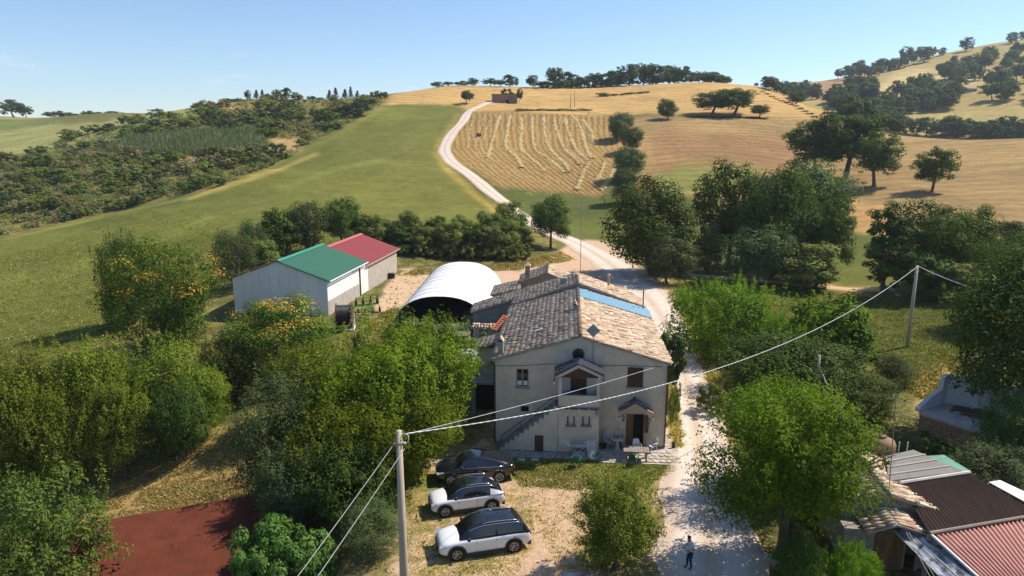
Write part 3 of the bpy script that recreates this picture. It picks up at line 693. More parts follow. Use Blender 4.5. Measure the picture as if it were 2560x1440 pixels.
tree_kind('seedtree2', 'seed', 'bush', 9, 11, 107, 190, 110, .27, .22, None, 8, .3, 2, tipshare=.32, aspect=2.2, fill=.25)
tree_kind('darkbush', 'oak', 'bush', 7, 10, 108, 220, 95, .22, .2, None, 6, .2, 3, fill=.3, sprig=.1, shoots=60)
tree_kind('greybush', 'grey', 'bush', 7, 6, 109, 190, 95, .17, .16, None, 7, .25, 3, fill=.3, sprig=.22, aspect=2.6, shoots=70)
tree_kind('figbush', 'fig', 'bush', 3, 6, 110, 150, 110, .19, .10, None, 6, .25, 3, aspect=1.5)
tree_kind('figball', 'fig', 'ball', 5, 3, 116, 70, 70, .24, .1, None, 6, .35, aspect=1.3)
tree_kind('feathertree', 'feather', 'open', 7, 6.5, 111, 230, 55, .20, .13, M_BARK_PALE, 14, .3, 2, aspect=2.4, sprig=.1, up=.9, shoots=40)
tree_kind('brightbush', 'bright', 'bush', 7, 12, 112, 230, 95, .24, .2, None, 7, .25, 3, fill=.3, sprig=.14, shoots=80)
tree_kind('figtree', 'bright', 'tall', 7, 6.5, 113, 110, 80, .30, .15, None, 7, .3, 2, aspect=1.3, sprig=.2, shoots=30)
tree_kind('hugetree', 'oak', 'tall', 13, 15, 115, 330, 110, .30, .4, None, 10, .25, fill=.3, sprig=.06, shoots=60)
tree_kind('bigoak', 'oak', 'round', 13, 15, 114, 300, 95, .33, .4, None, 10, .25, fill=.25, sprig=.08)
# kinds in the middle distance
tree_kind('oak', 'oak', 'round', 15, 14, 120, 170, 75, .48, .42, None, 9, .28, fill=.25)
tree_kind('oak2', 'oak', 'oak', 14, 13, 121, 160, 75, .46, .40, None, 11, .36, fill=.25)
tree_kind('oak3', 'grey', 'round', 12, 12, 122, 160, 75, .44, .34, None, 9, .3, fill=.3)
tree_kind('fieldoak', 'oak', 'oak', 12, 9, 123, 130, 70, .40, .34, None, 12, .36, fill=.3, rough=.30)
tree_kind('fieldoak2', 'oak', 'oak', 13, 10, 124, 140, 70, .42, .36, None, 12, .34, fill=.3, rough=.30)
tree_kind('hedgetree', 'scrub', 'tall', 7, 6, 125, 110, 65, .34, .16, None, 7, .3, 2, fill=.3, sprig=.1)
tree_kind('hedgetree2', 'oak', 'tall', 8, 6, 126, 110, 65, .34, .18, None, 7, .3, fill=.3, sprig=.1)
tree_kind('olive', 'grey', 'round', 7, 7, 127, 120, 70, .26, .2, M_BARK_PALE, 8, .3, fill=.3, aspect=2.8, sprig=.12)
tree_kind('ivytrunk', 'oak', 'tall', 11, 5.5, 128, 110, 75, .34, .3, None, 7, .4, fill=.4)
# far away: coarse sprays
for i_, (k_, sh_) in enumerate((('far', 'round'), ('far', 'oak'), ('far', 'tall'), ('oak', 'round'))):
    tree_kind('far%d' % i_, k_, sh_, 10, 10, 140 + i_, 60, 34, .85, .3, None, 5, .3, fill=.3)
for i_, (k_, sh_, ) in enumerate((('scrub', 'bush'), ('scrub', 'round'), ('dry', 'bush'), ('grey', 'bush'), ('oak', 'bush'), ('yellow', 'bush'))):
    tree_kind('shrub%d' % i_, k_, sh_, 3, 4.4, 160 + i_, 44, 40, .34, 0, fill=.2, sprig=.12, rough=.3)
def conifer_kind(key, seed, H=12, W=4):
    rs = np.random.RandomState(seed); Ps, Ns = [], []
    for i in range(16):
        z = H * (.14 + .86 * i / 16); r = W / 2 * (1 - i / 16.5) ** .8 * rs.uniform(.75, 1.15)
        for k in range(8):
            a = rs.uniform(0, 6.28); t = rs.uniform(.15, 1, 16)
            Ps.append(np.stack([np.cos(a) * t * r, np.sin(a) * t * r, z - t * r * .25 + rs.normal(size=16) * .15], 1)); Ns.append(unit(rs.normal(size=(16, 3)) * .5 + [0, 0, .8]))
    V, Q = leaves_at(rs, np.concatenate(Ps), np.concatenate(Ns), .55, 2.2)
    cm = quads_mesh(key + " crown", V, Q, [LEAF['conifer']], rs.rand(len(Q)) * .8)
    tm = MB().tube([(0, 0, -.3), (0, 0, H * .9)], [.22, .05], 6).mesh(key + " trunk", M_BARK, True)
    TREE_KIND[key] = (cm, tm, H, W)
conifer_kind('conifer', 180); conifer_kind('conifer2', 181, 12, 5)
# ------------------------------------------------------------------ trees near the house
ORD = "first second third fourth fifth sixth seventh eighth ninth tenth eleventh twelfth thirteenth fourteenth fifteenth sixteenth seventeenth eighteenth nineteenth twentieth".split() + ["twenty-" + q for q in "first second third fourth fifth sixth seventh eighth ninth".split()]
ORD += ["thirtieth"] + ["thirty-" + q for q in ORD[:9]] + ["fortieth"] + ["forty-" + q for q in ORD[:9]]
T = plant_px
T('mulberry', 'broad_tree', "broad light green tree beside the stuccoed house, reaching almost to the parked cars", 990, 450, 835, 43.0)
T('mulberry', 'broad_tree', "lower light green tree in front of the broad one, by the black car's bonnet", 925, 400, 985, 38.6)
T('darkbush', 'shrub_tree', "dark undergrowth tree in shade below the broad light green tree", 870, 260, 1110, 35.5)
T('greybush', 'shrub_tree', "dark grey-green shrubby tree between the rust-red roof and the broad light green tree", 690, 250, 955, 40, cat="tree")
T('greybush', 'shrub_tree', "low grey-green shrubby tree in shade above the fig bush", 730, 220, 1120, 36, cat="tree")
T('yellowtree2', 'leafy_tree', "yellow-green upright tree rising behind the grey-green shrubby tree", 765, 210, 868, 50)
T('seedtree2', 'seed_tree', "tree full of orange seed clusters in front of the white barn wall", 690, 280, 745, 59)
T('seedtree', 'seed_tree', "large tree dotted with orange seed clusters at the edge of the green field", 395, 290, 612, 70)
T('darkbush', 'leafy_tree', "dark green tree behind the far side of the tree with orange seed clusters", 300, 140, 598, 80)
T('darkbush', 'leafy_tree', "dark shaded tree under the two trees with orange seed clusters", 560, 170, 850, 56)
T('yellowtree', 'leafy_tree', "yellow-green tree in the row above the dry slope, cut by the picture edge", 50, 280, 885, 47, group="yellow-green trees above the dry slope")
T('yellowtree2', 'leafy_tree', "yellow-green tree in the middle of the row above the dry slope", 220, 220, 878, 48, group="yellow-green trees above the dry slope")
T('yellowtree', 'leafy_tree', "yellow-green tree at the inner end of the row above the dry slope", 385, 230, 868, 49.5, group="yellow-green trees above the dry slope")
T('yellowtree2', 'leafy_tree', "low yellow-green tree filling the dark end of the row", 500, 130, 930, 50, group="yellow-green trees above the dry slope")
T('feathertree', 'feathery_tree', "pale feathery-leaved tree overhanging the rust-red roof", 90, 310, 1215, 30)
T('figbush', 'fig_bush', "glossy broad-leaved fig bush beside the rust-red roof", 695, 250, 1318, 30.5, cat="bush")
T('greybush', 'olive_bush', "small olive bush at the foot of the near wooden pole", 925, 165, 1268, 32, cat="bush")
T('roundoak', 'round_tree', "small rounded tree standing alone on the worn grass by the road", 1545, 212, 1203, 30.2)
T('lime', 'lime_tree', "bright green full-crowned tree between the white road and the stone shed", 1990, 425, 985, 31)
T('brightbush', 'leafy_tree', "light green spreading tree at the roadside opposite the tiled roof", 1835, 310, 715, 65)
T('figtree', 'leafy_tree', "bright broad-leaved tree standing behind the dark roadside bush", 2085, 200, 762, 59)
T('brightbush', 'leafy_tree', "bright green low tree between the roadside tree and the broad-leaved tree", 1960, 170, 800, 58)
T('darkbush', 'dark_tree', "big dark green tree with the light cable passing into its top", 1990, 370, 850, 53)
T('darkbush', 'dark_tree', "dark green tree next to the roof aerial", 2140, 225, 935, 50)
T('greybush', 'shrub_tree', "grey-leaved shrubby tree at the edge of the small green meadow", 2240, 95, 890, 56)
T('hugetree', 'big_tree', "huge dark tree overhanging the white roofless ruin", 2705, 520, 640, 44.5)
T('darkbush', 'dark_bush', "brownish dark thicket against the east end of the white ruin", 2545, 170, 1000, 40.5, cat="bush")
T('shrub4', 'bush', "low dark growth along the brick base of the ruin", 2330, 120, 1095, 41, cat="bush", parts=False)
T('shrub0', 'bush', "green growth at the foot of the ruin's brick base", 2420, 130, 1120, 39.5, cat="bush", parts=False)
T('lime', 'lime_tree', "second bright green tree, added unseen behind the full-crowned one to shade the road", 1960, 300, 985, 37.5)  # hidden tree added so that its shadow falls across the road
T('bigoak', 'big_tree', "dark tree behind the huge one, lower and further up the meadow", 2570, 250, 590, 72)
T('greybush', 'olive_bush', "silvery rounded bush below the brick wall of the ruin", 2490, 210, 1122, 36.5, cat="bush", wf=1.1)
T('brightbush', 'low_bush', "yellow-green low bush in front of the stone shed door", 2125, 150, 1375, 28, cat="bush")
T('darkbush', 'low_bush', "dark low bush at the foot of the bright green tree", 2010, 140, 1355, 28.6, cat="bush")
T('figball', 'fig_tree', "dark fig tree against the east wall of the stuccoed house", 1676, 74, 838, 49.5)
T('hedgetree', 'leafy_tree', "small tree with thin leaves before the open front of the white tunnel shed", 1045, 110, 795, 58)
for u_, w_, v_, Y_, k_, lb in ((30, 170, 960, 44, 'yellowtree2', "low yellow-green growth at the picture edge below the row above the dry slope"), (150, 160, 985, 44.5, 'yellowtree', "low yellow-green growth under the gap of the row above the dry slope"), (290, 160, 965, 46, 'yellowtree2', "low yellow-green growth under the middle of the row above the dry slope"), (440, 150, 960, 47.5, 'darkbush', "low dark growth under the inner end of the row above the dry slope")):
    T(k_, 'leafy_tree', lb, u_, w_, v_, Y_, group="yellow-green trees above the dry slope")
for u_, w_, v_, Y_, lb in ((880, 80, 905, 50, "small bush between the orange-seeded tree and the hose reel"), (1010, 60, 850, 57, "small bush under the open end of the white tunnel shed"), (905, 60, 830, 62, "low weeds bush beside the hose reel"),
                         (1690, 36, 960, 48, "low bush at the house corner beside the white road"), (1790, 90, 960, 50, "low bush at the road edge under the dark tree")):
    T('shrub0', 'bush', lb, u_, w_, v_, Y_, cat="bush", parts=False)
# ------------------------------------------------------------------ middle distance
T('oak', 'oak_tree', "large full oak beside the road junction, its lower crown hiding the trunk", 1635, 250, 450, 106)
T('oak3', 'oak_tree', "lower round oak at the track side, leaning against the large full oak", 1672, 140, 592, 99)
for u_, w_, v_, Y_, k_, lb in (
    (1835, 190, 412, 112, 'oak2', "oak at the near end of the dark clump east of the road"),
    (1950, 220, 425, 104, 'oak', "thick dark oak in the middle of the clump east of the road"),
    (2030, 210, 408, 116, 'oak3', "tall grey-green oak at the top of the clump east of the road"),
    (2082, 130, 500, 103, 'oak2', "oak with bare lower branches, outermost in the eastern clump"),
    (1900, 170, 560, 98, 'oak3', "low round oak at the foot of the clump east of the road"),
    (2030, 170, 610, 96, 'hedgetree', "low bushy tree at the outer foot of the clump east of the road"),
    (1775, 80, 560, 108, 'hedgetree', "slim bushy tree between the large full oak and the dark clump")):
    T(k_, 'oak_tree', lb, u_, w_, v_, Y_, group="clump of oaks east of the road")
T('ivytrunk', 'ivy_tree', "narrow ivy-wrapped tree at the corner of the small green meadow", 2232, 122, 512, 88)
T('oak2', 'oak_tree', "spreading tree with open branches beside the ivy-wrapped tree", 2340, 200, 508, 92)
T('oak', 'oak_tree', "dark tree behind the wooden pole, next to the open-branched tree", 2430, 150, 520, 95)
T('hedgetree2', 'leafy_tree', "low tree under the open-branched tree beside the wooden pole", 2330, 150, 640, 86)
T('hedgetree', 'leafy_tree', "low tree under the dark tree behind the wooden pole", 2440, 150, 660, 84)
T('hedgetree2', 'leafy_tree', "dark bush tree on the brown field edge near the picture side", 2545, 110, 556, 118)
T('fieldoak2', 'field_oak', "broad oak at the head of the group on the brown field", 2055, 165, 300, 205, group="oaks on the brown field")
T('fieldoak', 'field_oak', "tall oak in the middle of the group on the brown field", 2130, 190, 283, 200, group="oaks on the brown field")
T('fieldoak', 'field_oak', "oak with a bent trunk at the lower end of the group on the brown field", 2198, 122, 342, 186, group="oaks on the brown field")
T('fieldoak2', 'field_oak', "slender-trunked oak alone on the brown field", 2343, 108, 372, 172, group="oaks on the brown field")
for u_, w_, v_, Y_, lb in ((1782, 100, 232, 318, "oak at the road end of the tree island in the stubble"), (1838, 125, 222, 316, "tallest oak of the tree island in the stubble"), (1900, 50, 262, 312, "small oak at the outer end of the tree island in the stubble")):
    T('fieldoak', 'field_oak', lb, u_, w_, v_, Y_, group="tree island in the stubble")
for i in range(9): T('shrub4', 'bush', ORD[i] + " low dark bush from the road under the tree island in the stubble", 1730 + i * 22, 34, 302 + abs(i - 4) * 2, 310, group="bushes under the tree island", cat="bush", parts=False)
T('oak', 'oak_tree', "round tree standing alone at the top of the hedge strip beside the hay rows", 1672, 60, 248, 305)
for u_, w_, v_, Y_, lb in ((1555, 66, 282, 262, "topmost tree of the hedge strip beside the hay rows"), (1582, 64, 318, 240, "second tree down the hedge strip beside the hay rows"), (1572, 86, 368, 205, "third tree down the hedge strip beside the hay rows"), (1560, 70, 420, 180, "lowest tree of the hedge strip beside the hay rows"), (1545, 50, 300, 256, "slim tree beside the topmost tree of the hedge strip")):
    T('oak3', 'hedge_tree', lb, u_, w_, v_, Y_, group="hedge strip beside the hay rows")
T('oak2', 'oak_tree', "tree with a bare trunk on the grassy bank at the road bend", 1378, 108, 493, 127)
T('hedgetree', 'hedge_tree', "bushy tree overhanging the road below the bend", 1272, 90, 505, 132, group="hedge along the bank behind the farmyard")
for i in range(24):
    u_ = 925 + i * 16.5; v_ = 548 + 14 * math.sin(i * 1.7) + (8 if i % 3 else -6)
    T(('hedgetree', 'hedgetree2', 'hedgetree')[i % 3], 'hedge_tree', ORD[i] + " tree from the barn in the dense hedge on the bank behind the farmyard", u_, 78, v_ + (20 if i % 2 else 0), 117.5 + (i % 4) * 2.0, group="hedge along the bank behind the farmyard")
for i in range(20): T('shrub%d' % (0, 4, 0, 1)[i % 4], 'bush', ORD[i] + " low bush from the barn at the foot of the bank hedge", 930 + i * 20, 46, 606 + 6 * (i % 3), 115.5 + (i % 2), group="bushes at the foot of the bank hedge", cat="bush", parts=False)
for u_, w_, v_, Y_, k_, lb in ((585, 120, 580, 92, 'olive', "pale grey olive tree behind the orange-seeded tree"), (635, 90, 552, 100, 'olive', "second pale grey olive tree, beside the barn's red side roof"), (690, 105, 527, 108, 'hedgetree2', "dark tree behind the green roof, first of the row"), (765, 110, 506, 112, 'oak3', "tall grey-green tree behind the green roof"), (850, 105, 497, 116, 'oak2', "tall dark tree behind the gap between green and red roofs"), (905, 80, 540, 118, 'hedgetree2', "dark tree behind the red roof ridge"), (655, 80, 600, 96, 'hedgetree', "low tree in the row behind the green roof")):
    T(k_, 'windbreak_tree', lb, u_, w_, v_, Y_, group="windbreak behind the barn")
# ------------------------------------------------------------------ skyline of the ridge
RIDGE = [(1093, 26, 207), (1120, 22, 206), (1145, 20, 207), (1160, 20, 204), (1183, 20, 197), (1225, 28, 198), (1252, 24, 202), (1275, 28, 189), (1333, 26, 191), (1360, 22, 205), (1386, 38, 172), (1425, 32, 182), (1405, 40, 204), (1455, 32, 195), (1490, 40, 186), (1525, 38, 180), (1548, 34, 186), (1575, 50, 164), (1610, 48, 163), (1642, 52, 165), (1675, 42, 166), (1712, 30, 168), (1748, 36, 182), (1780, 38, 182), (1810, 30, 192)]
for i, (u_, w_, v_) in enumerate(RIDGE):
    T('far%d' % (0, 1, 3, 2)[i % 4], 'ridge_tree', (ORD[i - 8] + " tree from the road in the dark belt on the golden ridge") if u_ > 1320 else (ORD[i] + " small dark tree from the west on the skyline at the road's top"), u_, w_ * 1.5, v_ - 2, 452 + (i * 7) % 13, group="trees along the golden ridge")
for i in range(16): T('shrub4', 'bush', ORD[i] + " low bush from the road under the tree belt on the golden ridge", 1360 + i * 29, 46, 205 - i * 1.2, 452, group="bushes along the golden ridge", cat="bush", parts=False)
T('far3', 'leafy_tree', "single dark tree beside the road below the brick hut", 1165, 38, 227, 366)
T('far3', 'leafy_tree', "tree right behind the brick hut", 1298, 20, 222, 372); T('shrub4', 'bush', "bush behind the brick hut", 1268, 34, 222, 384, cat="bush", parts=False)
for i, u_ in enumerate((1505, 1525, 1548, 1570, 1592, 1612)): T('shrub4', 'bush', ORD[i] + " dark bush from the road on the boundary between two stubble fields", u_, 34, 232 + (i % 3) * 3, 398, group="bushes on the stubble boundary", cat="bush", parts=False)
for i in range(11): T('shrub0', 'bush', ORD[i] + " low green bush from the road in the hedge above the hay rows", 1300 + i * 17, 24, 271 + (i % 3), 338, group="hedge above the hay rows", cat="bush", parts=False)
for i in range(12): T('shrub4', 'bush', ORD[i] + " dark bush from the ridge down the stubble's lower edge", 1905 + i * 12, 22, 240 + i * 5, 400 - i * 8, group="hedge on the stubble's lower edge", cat="bush", parts=False)
T('oak', 'oak_tree', "round oak alone at the stubble edge below the distant hill", 1992, 62, 228, 372)
# skyline on the west
T('far1', 'leafy_tree', "broad dark tree on the far west skyline", 28, 72, 250, 600); T('far1', 'leafy_tree', "smaller tree beside the broad dark skyline tree", 62, 34, 264, 598)
for i, (u_, v_) in enumerate(((125, 280), (145, 277), (166, 281), (186, 284), (204, 286), (220, 277), (240, 280), (256, 286), (276, 278), (291, 279), (150, 292), (190, 294), (215, 296))): T('far%d' % (i % 4), 'far_tree', ORD[i] + " tree from the west in the grove on the far western field" if i < 10 else ORD[i - 10] + " tree of the grove's lower row on the far western field", u_, 36, v_, 560 + (i % 3) * 8, group="grove on the far western field")
for i, (u_, w_, v_) in enumerate(((640, 16, 224), (655, 14, 223), (823, 16, 224), (838, 18, 218), (862, 18, 222), (876, 14, 215), (893, 14, 226))): T(('conifer', 'conifer2')[i % 2], 'conifer', ORD[i] + " dark pointed conifer from the west on the skyline above the scrub", u_, w_ * 1.3, v_, 396 + i, group="conifers above the scrub")
for i, (u_, w_, v_) in enumerate(((618, 18, 226), (690, 24, 224), (713, 34, 220), (668, 22, 236), (570, 34, 246), (590, 30, 247), (528, 20, 254), (780, 26, 240), (800, 22, 244), (910, 24, 236), (963, 18, 230), (940, 26, 238))): T('far%d' % (i % 4), 'far_tree', "small " + ("loose", "flat-topped", "upright", "round")[i % 4] + " tree on the skyline above the scrub, " + ("beside the first conifers" if 600 < u_ < 730 else "west of the conifers" if u_ < 600 else "between the two conifer clumps" if u_ < 820 else "next to the golden ridge"), u_, w_, v_, 388 + i % 5, group="small trees above the scrub")
# ------------------------------------------------------------------ the far hill on the east: woods and single trees
def poly_points(poly, n, rs, sp=10.0):
    us, vs = [p[0] for p in poly], [p[1] for p in poly]; out = []
    for _ in range(n * 60):
        if len(out) >= n: break
        u, v = rs.uniform(min(us), max(us)), rs.uniform(min(vs), max(vs)); c = False
        for (x0, y0), (x1, y1) in zip(poly, poly[1:] + poly[:1]):
            if (y0 > v) != (y1 > v) and u < (x1 - x0) * (v - y0) / (y1 - y0) + x0: c = not c
        if c and all((u - a) ** 2 + ((v - b) * 1.6) ** 2 > sp ** 2 for a, b in out): out.append((u, v))
    return out
rs_ = np.random.RandomState(9)
def wood(poly, n, wpx, label, group, y0, sp=10):
    pl = sorted(poly_points(poly, n, rs_, sp))
    for i, (u, v) in enumerate(pl):
        p = hit(u, v, y0); w = wpx * rs_.uniform(.8, 1.35) * p.y / F_PX
        plant('far%d' % rs_.randint(4), 'hill_tree', ORD[i] + " tree from the west in the " + group, p.x, p.y, w * rs_.uniform(.75, 1.0), w, group=group)
wood([(2060, 192), (2120, 176), (2330, 124), (2330, 150), (2200, 192), (2080, 204)], 46, 30, "tree of the wood along the crest of the eastern hill", "wood along the crest of the eastern hill", 420)
wood([(2065, 262), (2110, 225), (2185, 228), (2185, 268), (2080, 275)], 20, 40, "tree of the round wood below the ploughed slope", "round wood below the ploughed slope", 380)
wood([(2195, 262), (2300, 232), (2400, 230), (2410, 262), (2330, 285), (2210, 290)], 30, 40, "tree of the long wood in the middle of the eastern hill", "long wood in the middle of the eastern hill", 380)
wood([(2085, 290), (2160, 285), (2270, 330), (2250, 350), (2170, 325)], 30, 40, "tree of the hedgerow in the hollow", "hedgerow in the hollow behind the brown field", 300)
wood([(2270, 338), (2560, 356), (2640, 358), (2640, 340), (2400, 330)], 34, 38, "tree of the hedgerow along the foot of the eastern hill", "hedgerow along the foot of the eastern hill", 300, 14)
wood([(2400, 155), (2560, 130), (2660, 140), (2660, 172), (2420, 182)], 16, 34, "tree of the wood high on the eastern hill", "wood high on the eastern hill", 420)
wood([(2430, 205), (2560, 195), (2660, 200), (2660, 255), (2480, 262)], 20, 42, "tree of the dark wood at the side of the eastern hill", "dark wood at the side of the eastern hill", 420)
wood([(2360, 195), (2440, 190), (2440, 205), (2350, 212)], 6, 40, "tree of the clump above the far farmhouse", "clump above the far farmhouse", 420)
wood([(1900, 216), (2050, 236), (2040, 250), (1930, 240)], 22, 28, "tree of the hedgerow between stubble and ploughed slope", "hedgerow between stubble and ploughed slope", 420)
for i, (u, v, w) in enumerate(((1930, 218, 26), (1965, 212, 34), (2002, 204, 26), (2348, 186, 26), (2275, 218, 26), (2415, 128, 32), (2452, 112, 16), (2480, 106, 10), (2530, 108, 26), (2555, 100, 20), (2355, 138, 18), (2386, 158, 18), (1975, 202, 14), (1890, 222, 10))):
    p = hit(u, v, 430); wq = w * p.y / F_PX
    plant('far%d' % rs_.randint(4), 'hill_tree', "single " + ("large" if w > 25 else "middling" if w > 17 else "small") + " dark tree on the eastern hill " + ("where it meets the golden stubble" if u < 2010 else "on its skyline" if v < 140 else "amid its fields") + ", " + ORD[i], p.x, p.y, wq * .95, wq * 1.1, group="single trees on the eastern hill")
# ------------------------------------------------------------------ scrub valley on the west
SCRUB = [(0, 590), (250, 535), (400, 498), (560, 463), (700, 405), (840, 326), (950, 268), (960, 240), (900, 236), (700, 232), (560, 262), (420, 290), (270, 320), (160, 350), (120, 375), (0, 408)]
REED = [(260, 378), (330, 352), (460, 338), (640, 332), (668, 378), (560, 392), (400, 388)]
BARESP = [[(405, 386), (530, 386), (505, 396), (440, 398), (405, 394)], [(440, 400), (470, 398), (450, 430), (425, 438)], [(668, 345), (775, 350), (740, 372), (690, 385)], [(545, 262), (600, 258), (590, 272)]]
def inside(u, v, poly):
    c = False
    for (x0, y0), (x1, y1) in zip(poly, poly[1:] + poly[:1]):
        if (y0 > v) != (y1 > v) and u < (x1 - x0) * (v - y0) / (y1 - y0) + x0: c = not c
    return c
rs_ = np.random.RandomState(14); n_ind = 0
pts = [q for q in poly_points(SCRUB, 1150, rs_, 9) if not inside(*q, REED) and not any(inside(*q, b) for b in BARESP)]
big = []; Vs, Qs, Ls, off = [], [], [], 0
for i, (u, v) in enumerate(pts):
    p = hit(u, v, 150)
    if p.y < 152: continue
    t = float(noise2(np.array(p.x), np.array(p.y), 26, 8)); w = (9 + 30 * rs_.rand() ** 2.2) * (1.35 if t > .55 else .85) * p.y / F_PX
    kk = rs_.choice(6, p=[.30, .22, .12, .14, .14, .08]) if t > .45 else rs_.choice(6, p=[.34, .14, .28, .12, .06, .06])
    big.append((w, p, kk))
SHRUB_SEEN = {}
def shrub_label(p, kk, w):
    u, v = project(p.x, p.y, p.z); e = np.interp(u, [0, 250, 560, 840, 960], [596, 541, 470, 334, 267]) - v
    z = "by the reed bed" if inside(u, v, [(220, 400), (240, 350), (330, 330), (660, 310), (700, 390), (560, 410), (380, 410)]) else "along the green field's edge" if e < 45 else "under the skyline" if v < np.interp(u, [0, 420, 700, 960], [420, 310, 262, 255]) else "on the upper scrub slope" if e > 120 else "on the lower scrub slope"
    z += ", " + ("near the picture's west edge" if u < 150 else "below the far pale field" if u < 330 else "below the bare hill top" if u < 560 else "below the conifers" if u < 760 else "near the golden ridge")
    l = ("small", "mid-sized", "large")[int(np.clip(w / p.y * F_PX / 14, 0, 2))] + " " + ("rounded green", "leafy green", "brownish dry", "grey-green", "dark", "yellowish")[kk] + " shrub " + z
    SHRUB_SEEN[l] = k = SHRUB_SEEN.get(l, 0) + 1; return l if k == 1 else ORD[k - 1] + " " + l
big.sort(key=lambda q: -q[0] / q[1].y)
for w, p, kk in big[:280]:
    plant('shrub%d' % kk, 'shrub', shrub_label(p, kk, w), p.x, p.y, w * rs_.uniform(.42, .66), w * 1.15, group="shrubs of the scrub valley", cat="shrub", parts=False)
def thicket(name, items, kinds, label=None):
    """what is too many to count: the low growth between the shrubs, one object of real sprays"""
    Vs, Qs, Ls, Ms, off = [], [], [], [], 0
    for w, p, kk in items:
        n = 26; e = unit(rs_.normal(size=(n, 3))); P = np.array(p) + e * np.array([w * .5, w * .5, w * .38]) + np.array([0, 0, w * .22])
        V, Q = leaves_at(rs_, P, unit(e + np.array([0, 0, .8])), w * .26, 1.6); Vs.append(V); Qs.append(Q + off); off += len(V); Ls.append(rs_.rand(n) * .6 + rs_.rand() * .25); Ms.append(np.full(n, kk))
    me = quads_mesh(name, np.concatenate(Vs), np.concatenate(Qs), [LEAF[k] for k in kinds], np.concatenate(Ls), np.concatenate(Ms)); return tag(link(name, me), kind='stuff')
low = big[280:]
for _ in range(2300):
    w, p, kk = big[rs_.randint(len(big))]; x, y = p.x + rs_.normal() * 6, p.y + rs_.normal() * 6
    if y > 152:
        z = float(ground(x, y)); u, v = project(x, y, z)
        if inside(u, v, SCRUB) and not inside(u, v, REED) and not any(inside(u, v, b) for b in BARESP): low.append((rs_.uniform(1.2, 2.6), Vector((x, y, z)), rs_.choice(4, p=[.45, .3, .15, .1])))
thicket("undergrowth", [(w, p, min(k, 3)) for w, p, k in low], ('scrub', 'dry', 'grey', 'oak'))
def reeds():
    Vs, off = [], 0; pp = []
    for u, v in poly_points(REED, 900, rs_, 4.5): pp.append(hit(u, v, 180))
    P, N, D = [], [], []
    for p in pp:
        for k in range(8):
            P.append((p.x + rs_.normal() * .8, p.y + rs_.normal() * .8, p.z)); D.append((rs_.normal() * .18, rs_.normal() * .18, rs_.uniform(2.2, 4.2)))
    P, D = np.array(P), np.array(D); S = unit(np.cross(D, rs_.normal(size=P.shape))) * .16
    bend = rs_.normal(size=P.shape) * np.array([.5, .5, 0])
    V = np.stack([P - S * .6, P + S * .6, P + D * .6 + S + bend * .3, P + D + bend], 1).reshape(-1, 3)
    me = quads_mesh("reeds", V, np.arange(len(V)).reshape(-1, 4), [LEAF['reed']], rs_.rand(len(P)) * .8); tag(link("reeds", me), kind='stuff')
reeds()
# ------------------------------------------------------------------ hay lying in rows
M_HAY = mat("hay", (.40, .295, .115), .95, .45, 2.5, bump=.6, bscale=5)
def windrows():
    rows = [[(1248, 290), (1238, 320), (1230, 350), (1215, 395)], [(1276, 288), (1268, 320), (1264, 365), (1290, 395), (1305, 420)], [(1302, 294), (1302, 330), (1300, 370), (1325, 395), (1362, 430)], [(1330, 292), (1330, 330), (1336, 372), (1370, 398), (1410, 432)], [(1358, 290), (1360, 325), (1372, 370), (1412, 412), (1420, 432)],
            [(1384, 296), (1392, 330), (1408, 370), (1440, 400), (1445, 412)], [(1410, 296), (1424, 340), (1440, 375), (1470, 402)], [(1430, 290), (1450, 320), (1462, 365), (1478, 398)], [(1455, 300), (1478, 330), (1480, 358)], [(1478, 400), (1460, 425), (1448, 452), (1440, 476)], [(1512, 400), (1502, 430), (1488, 456)], [(1535, 420), (1520, 452), (1500, 476)],
            [(1180, 300), (1172, 340), (1168, 375)], [(1210, 292), (1196, 335), (1190, 380), (1220, 410), (1300, 450)], [(1224, 300), (1214, 330), (1204, 372), (1240, 405), (1335, 458)], [(1240, 398), (1300, 432), (1380, 462)], [(1330, 428), (1400, 455), (1440, 478)]]
    b = MB(); rs = np.random.RandomState(3)
    for i, r in enumerate(rows):
        wdt = .95 if i < 12 else .42; hgt = .34 if i < 12 else .10
        ln = smooth_line([tuple(hit(u, v, 120).xy) + (0,) for u, v in r], 26); out = []
        for k, p in enumerate(ln):
            d = (ln[min(k + 1, len(ln) - 1)] - ln[max(k - 1, 0)]).normalized(); nn = Vector((d.y, -d.x, 0)); gap = .3 if rs.rand() < (.2 if i < 12 else .4) else 1
            w = wdt * rs.uniform(.55, 1.3) * gap; p = p + nn * rs.normal() * .18
            out.append([(q.x, q.y, float(ground(q.x, q.y)) + h) for q, h in ((p - nn * w, -.03), (p - nn * w * .5, hgt * rs.uniform(.5, 1) * gap), (p, hgt * rs.uniform(.7, 1.2) * gap), (p + nn * w * .5, hgt * rs.uniform(.5, 1) * gap), (p + nn * w, -.03))])
        b.grid(out)
    tag(b.build("hay", M_HAY), kind='stuff')
windrows()
p = hit(1197, 341, 150); hb = MB().lathe([(0.02, -.62), (.55, -.62), (.62, -.5), (.62, .5), (.55, .62), (.02, .62)], 18, axis=0).build("hay_bale", mat("old hay", (.10, .085, .05), .95, .3, 6, bump=.5), smooth=False, loc=(p.x, p.y, p.z + .6), rot=(0, 0, .4)); hb.scale = (1.25, 1.25, 1.25)
tag(hb, "single dark round hay bale lying among the hay rows", "hay bale")
